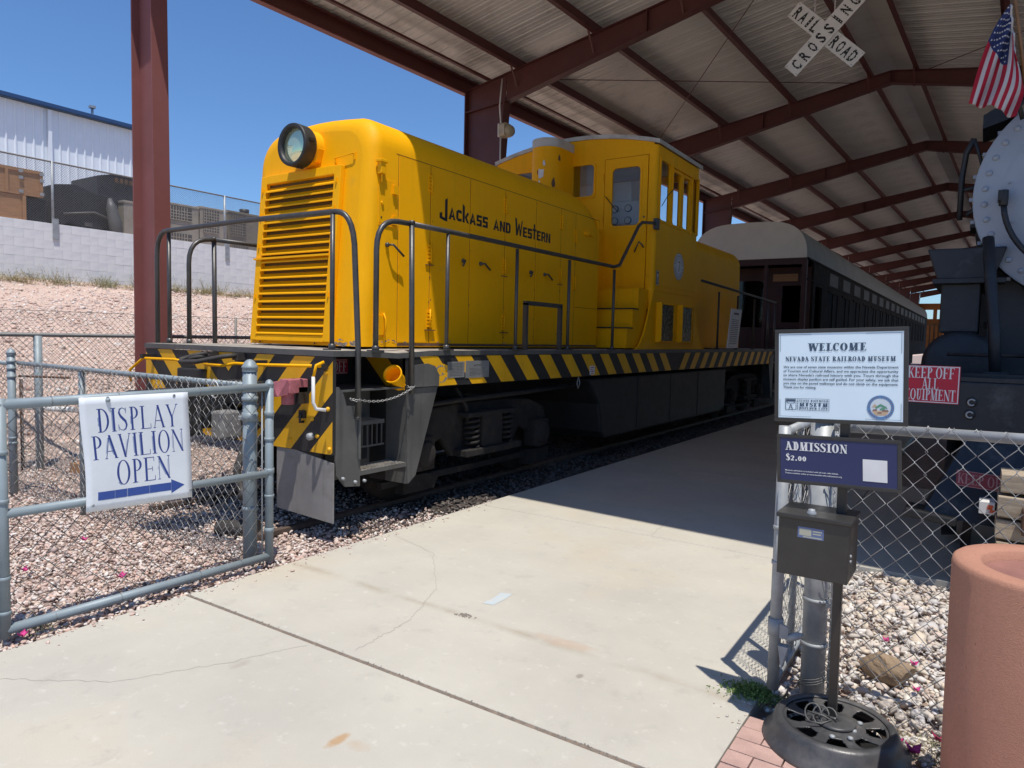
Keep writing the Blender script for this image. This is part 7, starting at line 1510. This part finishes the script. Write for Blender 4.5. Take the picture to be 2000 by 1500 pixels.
q, ww = serif('STATE RAILROAD', 0.0085, 0.2, 0.07, 0.62, 0.08, 0.108); lay(mb, q, O, U, V, N, lx0+0.053, ly0+0.034, 0.0003)
q, ww = serif('MUSEUM', 0.015, 0.24, 0.08, 0.62, 0.08, 0.108); lay(mb, q, O, U, V, N, lx0+0.053, ly0+0.0155, 0.0003)
q, ww = serif('BOULDER CITY', 0.0085, 0.2, 0.07, 0.62, 0.08, 0.108); lay(mb, q, O, U, V, N, lx0+0.053, ly0+0.004, 0.0003)
q, ww = serif('NEVADA', 0.006, 0.22, 0.08, 0.62, 0.08, 0.039); lay(mb, q, O+U*(lx0+0.050)+V*(ly0+0.004), V, -U, N, 0, 0, 0.0003)
part(mb, 'museum_logo', DKT, pn, kind='stuff')
sc_ = O+U*0.387+V*0.068; mb = MB(); lay(mb, circ(0.046, 0.035), sc_, U, V, N, 0, 0, 0.0004); part(mb, 'state_seal_ring', mat('seal_blue', (0.10, 0.22, 0.42), 0.4), pn)
mb = MB(); lay(mb, [[(0.0352*math.cos(R(t)), 0.0352*math.sin(R(t))) for t in range(0, 360, 12)]], sc_, U, V, N, 0, 0, 0.0002); part(mb, 'state_seal_field', mat('seal_sky', (0.55, 0.62, 0.66), 0.4), pn)
mb = MB(); lay(mb, [[(-0.030, -0.012), (0.030, -0.012), (0.018, -0.030), (-0.018, -0.030)], [(-0.030, 0.0), (-0.02, 0.014), (-0.008, 0.0)]], sc_, U, V, N, 0, 0, 0.0006); part(mb, 'state_seal_ground', mat('seal_sand', (0.50, 0.36, 0.24), 0.4), pn)
mb = MB(); lay(mb, [[(-0.018, 0.002), (0.0, 0.014), (0.020, 0.003), (0.024, -0.006), (0.0, 0.004), (-0.016, -0.006)], [(-0.004, -0.004), (0.012, 0.0), (0.016, -0.008), (0.0, -0.010)]], sc_, U, V, N, 0, 0, 0.0009); part(mb, 'state_seal_hills', mat('seal_green', (0.10, 0.28, 0.18), 0.4), pn)
mb = MB(); lay(mb, rect(-0.026, -0.012, -0.012, -0.007)+rect(0.006, 0.026, -0.014, -0.009)+rect(-0.01, 0.004, -0.022, -0.018), sc_, U, V, N, 0, 0, 0.0012)
for i in range(30):
    a = 2*math.pi*i/30
    if abs(a-4.71) < 0.15: continue
    u = Vector(U)*(-math.sin(a))+Vector(V)*math.cos(a); r_ = Vector(U)*math.cos(a)+Vector(V)*math.sin(a); lay(mb, rect(-0.0018, 0.0018, -0.002, 0.002), sc_+r_*0.0405, u, r_, N, 0, 0, 0.0008)
part(mb, 'state_seal_details', mat('seal_brown', (0.22, 0.12, 0.09), 0.4), pn, kind='stuff')
pn, O, U, V, N, W_, H_, f2 = board(WS, (-0.692, 3.0, 1.233), (-0.243, 3.0, 1.249), (-0.238, 2.995, 1.054), (-0.680, 2.995, 1.036), 0.014, NAVYP, 'admission_sign')
mb = MB(); q, ww = serif('ADMISSION', 0.034, 0.22, 0.07, 0.62, 0.07, 0.228); lay(mb, q, O, U, V, N, 0.034, 0.135, 0.0004)
q, ww = serif('$2.00', 0.026, 0.22, 0.08, 0.62, 0.07, 0.078); lay(mb, q, O, U, V, N, 0.036, 0.093, 0.0004); part(mb, 'price_text', INKW, pn)
mb = MB()
for i, l in enumerate(('Museum admission is included with all train ride tickets.', 'Tickets available online at www.boulderrailroadmuseum.org')):
    q, ww = sans(l, 0.008, 0.20+0.012*i, 0.0001); lay(mb, q, O, U, V, N, 0.032, 0.050-0.011*i, 0.0004, False)
part(mb, 'small_print', INKW, pn, kind='stuff')
mb = MB(); lay(mb, rect(0.318, 0.402, 0.034, 0.118), O, U, V, N, 0, 0, 0.0004); part(mb, 'blank_white_square', INKW, pn)
DB = thing('donation_box', 'black steel donation box with a knob and small sticker under the admission sign', 'box', (-0.52, 2.98, 0.69))
bx0, bx1, by0, by1 = -0.648, -0.388, 2.91, 3.135
mb = MB(); mb.box(bx0, bx1, by0, by1, 0.688, 0.918); part(mb, 'box_body', FRAME, DB, bev=0.004)
mb = MB(); mb.box(bx0-0.008, bx1+0.006, by0-0.010, by1+0.004, 0.916, 0.934); part(mb, 'box_lid', FRAME, DB, bev=0.004)
mb = MB(); mb.smooth = True; mb.lathe((-0.535, 2.955, 0.934), [(0.018, 0), (0.018, 0.006), (0.013, 0.012), (0.013, 0.018), (0.0005, 0.02)], 16); part(mb, 'lid_knob', GALV, DB)
mb = MB(); lay(mb, rect(0, 0.095, 0, 0.043), (-0.574, by0-0.0006, 0.845), (1, 0, 0.0), (0, 0, 1), (0, -1, 0)); st_ = part(mb, 'sticker', mat('blue_sticker', (0.12, 0.16, 0.30), 0.4), DB)
mb = MB(); lay(mb, rect(0.006, 0.050, 0.010, 0.036)+rect(0.055, 0.088, 0.028, 0.034)+rect(0.055, 0.085, 0.018, 0.023)+rect(0.02, 0.088, 0.003, 0.008), (-0.574, by0-0.0008, 0.845), (1, 0, 0), (0, 0, 1), (0, -1, 0)); part(mb, 'sticker_print', mat('sticker_pale', (0.42, 0.42, 0.32), 0.5), st_, kind='stuff')
mb = MB()
for i in range(14):
    y = 2.97+random.uniform(-0.03, 0.05); z = 0.80+random.uniform(-0.07, 0.09); mb.quad((bx1+0.0006, y, z), (bx1+0.0006, y+0.003, z), (bx1+0.0006, y+0.002, z+random.uniform(0.008, 0.02)))
for z in (0.77, 0.79): mb.lathe((bx1, 2.955, z), [(0.008, 0), (0.007, 0.004), (0.0005, 0.005)], 8, (1, 0, 0))
part(mb, 'scratches', GALV, DB, kind='stuff')

# ------------------------------------------------------------------ concrete ash bin at the right edge
TB = thing('concrete_bin', 'round pink aggregate concrete bin with a recessed top at the lower right corner', 'bin', (0.232, 2.75, 0))
mb = MB(); mb.smooth = True; mb.lathe((0.232, 2.75, 0), [(0.282, 0), (0.288, 0.9), (0.285, 0.914), (0.276, 0.921), (0.216, 0.919), (0.205, 0.912), (0.200, 0.860)][::-1], 72); part(mb, 'bin_body', PINKC, TB)
mb = MB(); mb.smooth = True; mb.lathe((0.232, 2.75, 0), [(0.200, 0.885), (0.17, 0.876), (0.0005, 0.868)][::-1], 48); part(mb, 'bin_lid', mat('smooth_pink_lid', (0.30, 0.14, 0.11), 0.5, var=0.25, vscale=8, dirt=(0.5, 0.33, 0.3), dscale=14, dlo=0.66, dhi=0.72), TB)

# pavers
PVG = bpy.data.objects.new('brick_paving', None); C.objects.link(PVG); PVG['kind'] = 'structure'
mb = MB(); mb.box(-0.765, 4, 1.72, 3.10, -0.12, -0.03); part(mb, 'paver_bed', JOINT, PVG)
mbp = MB(); mbp.box(-0.098, 0.098, -0.048, 0.048, -0.03, 0.0)
pm = mbp.mesh('paver', PAVER)
ang = R(0)
for r_ in range(13):
    for c_ in range(15):
        x = -0.66+c_*0.203+(0.1 if r_ % 2 else 0); y = 1.78+r_*0.1015
        if y > 3.06: continue
        if x < -0.665: continue
        o = bpy.data.objects.new('paver', pm); C.objects.link(o); o.parent = PVG; o.location = (x, y, -0.004+random.uniform(-0.003, 0.002)); o.rotation_euler = (random.gauss(0, 0.008), random.gauss(0, 0.006), random.gauss(0, 0.008))
        if not bpy.data.objects: pass
        if 'b' not in pm: pm['b'] = 1
half = MB(); half.box(-0.048, 0.048, -0.048, 0.048, -0.03, 0.0); hm_ = half.mesh('paver', PAVER)
for r_ in range(13):
    if r_ % 2: 
        y = 1.78+r_*0.1015
        if y <= 3.06: o = bpy.data.objects.new('paver', hm_); C.objects.link(o); o.parent = PVG; o.location = (-0.712, y, -0.004)

# boulder, weeds, petals
def rock(x, y, z, sx_, sy_, sz_, seed, name, m, label, cat, group=None, rot=0.0):
    rr = random.Random(seed); mb = MB(); v, f = IV.copy(), IF
    pts = []
    import bmesh
    bm = bmesh.new(); bmesh.ops.create_icosphere(bm, subdivisions=4, radius=1.0)
    cuts = [(Vector((rr.gauss(0, 1), rr.gauss(0, 1), rr.gauss(0, 0.8))).normalized(), rr.uniform(0.62, 0.85)) for _ in range(9)]
    for vv in bm.verts:
        p = vv.co.copy()
        for n_, d_ in cuts:
            t = p.dot(n_)
            if t > d_: p -= n_*(t-d_)
        nz_ = 1+0.035*math.sin(p.x*9+p.y*7)*math.sin(p.z*8+p.x*5)+rr.gauss(0, 0.006); p = Vector((p.x*sx_, p.y*sy_, p.z*sz_))*nz_; p.rotate(Matrix.Rotation(rot, 3, 'Z')); vv.co = p
    me = bpy.data.meshes.new(name); bm.to_mesh(me); bm.free(); me.materials.append(m)
    o = bpy.data.objects.new(name, me); C.objects.link(o); o.location = (x, y, z); o['label'] = label; o['category'] = cat
    if group: o['group'] = group
    return o
rock(-0.315, 3.83, 0.03, 0.145, 0.085, 0.075, 11, 'boulder', ROCK, 'flat tan boulder lying on the crushed rock behind the chain link fence', 'boulder', rot=R(-12))
def weed(x, y, n_, spread, hgt, m, label, leafy=True):
    mb = MB()
    for i in range(n_):
        a = random.uniform(0, 6.28); r0 = abs(random.gauss(0, spread)); p = Vector((x+r0*math.cos(a)*1.4, y+r0*math.sin(a)*0.8, -0.01)); q = p+Vector((random.gauss(0, 0.02), random.gauss(0, 0.02), hgt*random.uniform(0.3, 1)*(1-r0/(spread*4))))
        s_ = Vector((random.uniform(-1, 1), random.uniform(-1, 1), 0)).normalized()*0.0012; mb.quad(p-s_, p+s_, q)
        for k in range(5 if leafy else 1):
            c_ = p.lerp(q, random.uniform(0.3, 1)); l = 0.005*random.uniform(0.6, 1.4); u = Vector((random.gauss(0, 1), random.gauss(0, 1), random.gauss(0, 0.5))).normalized(); v_ = u.cross(Vector((random.gauss(0, 1), random.gauss(0, 1), random.gauss(0, 1)))).normalized(); mb.quad(c_-u*l, c_+v_*l*0.6, c_+u*l, c_-v_*l*0.6)
    return solo(mb, 'weed', m, label, 'weed')
weed(-0.80, 3.24, 800, 0.055, 0.07, GRN, 'small green weed clump at the pavement edge beside the galvanised posts')
weed(-4.14, 1.70, 130, 0.045, 0.07, mat('grey_green_grass', (0.24, 0.26, 0.13), 0.8, var=0.4, vscale=20), 'grey green grass tuft under the lower rail of the banner gate', False)
mb = MB()
for i in range(160):
    x = random.uniform(-0.28, 0.1); y = random.uniform(3.07, 3.26); a = random.uniform(0, 3.14); l = random.uniform(0.02, 0.07); mb.tube([(x, y, 0.004), (x+l*math.cos(a), y+l*math.sin(a), random.uniform(0.0, 0.02))], 0.0012, 3, caps=False)
solo(mb, 'dry_straw', DRYG, 'x', None, kind='stuff'); del C.objects['dry_straw']['label']
def petal(x, y, z, s, label, m=PETAL):
    mb = MB(); mb.smooth = True
    for k in range(3):
        a0 = k*2.1+random.random(); u = Vector((math.cos(a0), math.sin(a0), 0.25)); v_ = Vector((-math.sin(a0), math.cos(a0), 0.3)); c_ = Vector((x, y, z+0.004))
        rows = [[c_+u*s*t+v_*s*0.55*w2*math.sin(math.pi*min(1, t+0.15))+Vector((0, 0, s*(0.55*t*t+0.3*w2*w2))) for w2 in (-1, -0.4, 0.4, 1)] for t in (0, 0.35, 0.7, 1.0)]
        mb.grid(rows)
    o = solo(mb, 'flower_petal', m, label, 'flower', 'fallen magenta bougainvillea flowers'); return o
petal(-0.212, 3.165, 0.0, 0.028, 'magenta flower on the dirt between plastic base and pink bin, nearer the base')
petal(-0.148, 3.13, 0.0, 0.034, 'largest magenta flower, curled, lying nearest the pink bin')
petal(-0.07, 3.29, 0.0, 0.030, 'dark magenta flower tucked against the pink bin edge', mat('dark_magenta_petal', (0.30, 0.015, 0.07), 0.6))
petal(-0.265, 3.31, 0.0, 0.018, 'small red flower at the fence foot behind the plastic base', mat('red_petal', (0.45, 0.03, 0.07), 0.6))
petal(-0.362, 4.25, 0.0, 0.022, 'magenta flower on the crushed rock above the boulder')
petal(-0.212, 4.02, 0.0, 0.022, 'red flower on the crushed rock right of the boulder')
petal(-0.18, 3.72, 0.0, 0.02, 'dark red flower on crushed rock below right of the boulder')
petal(-5.139, 2.024, 0.0, 0.03, 'magenta flower on pink gravel nearest the left hinge post')
petal(-4.533, 2.328, 0.0, 0.034, 'bright pink flower on gravel just above the gate bottom rail')
petal(-5.557, 2.585, 0.0, 0.03, 'red flower on gravel below the banner')
petal(-4.05, 1.575, 0.0, 0.028, 'pink flower beside the grass tuft at the pavement edge')
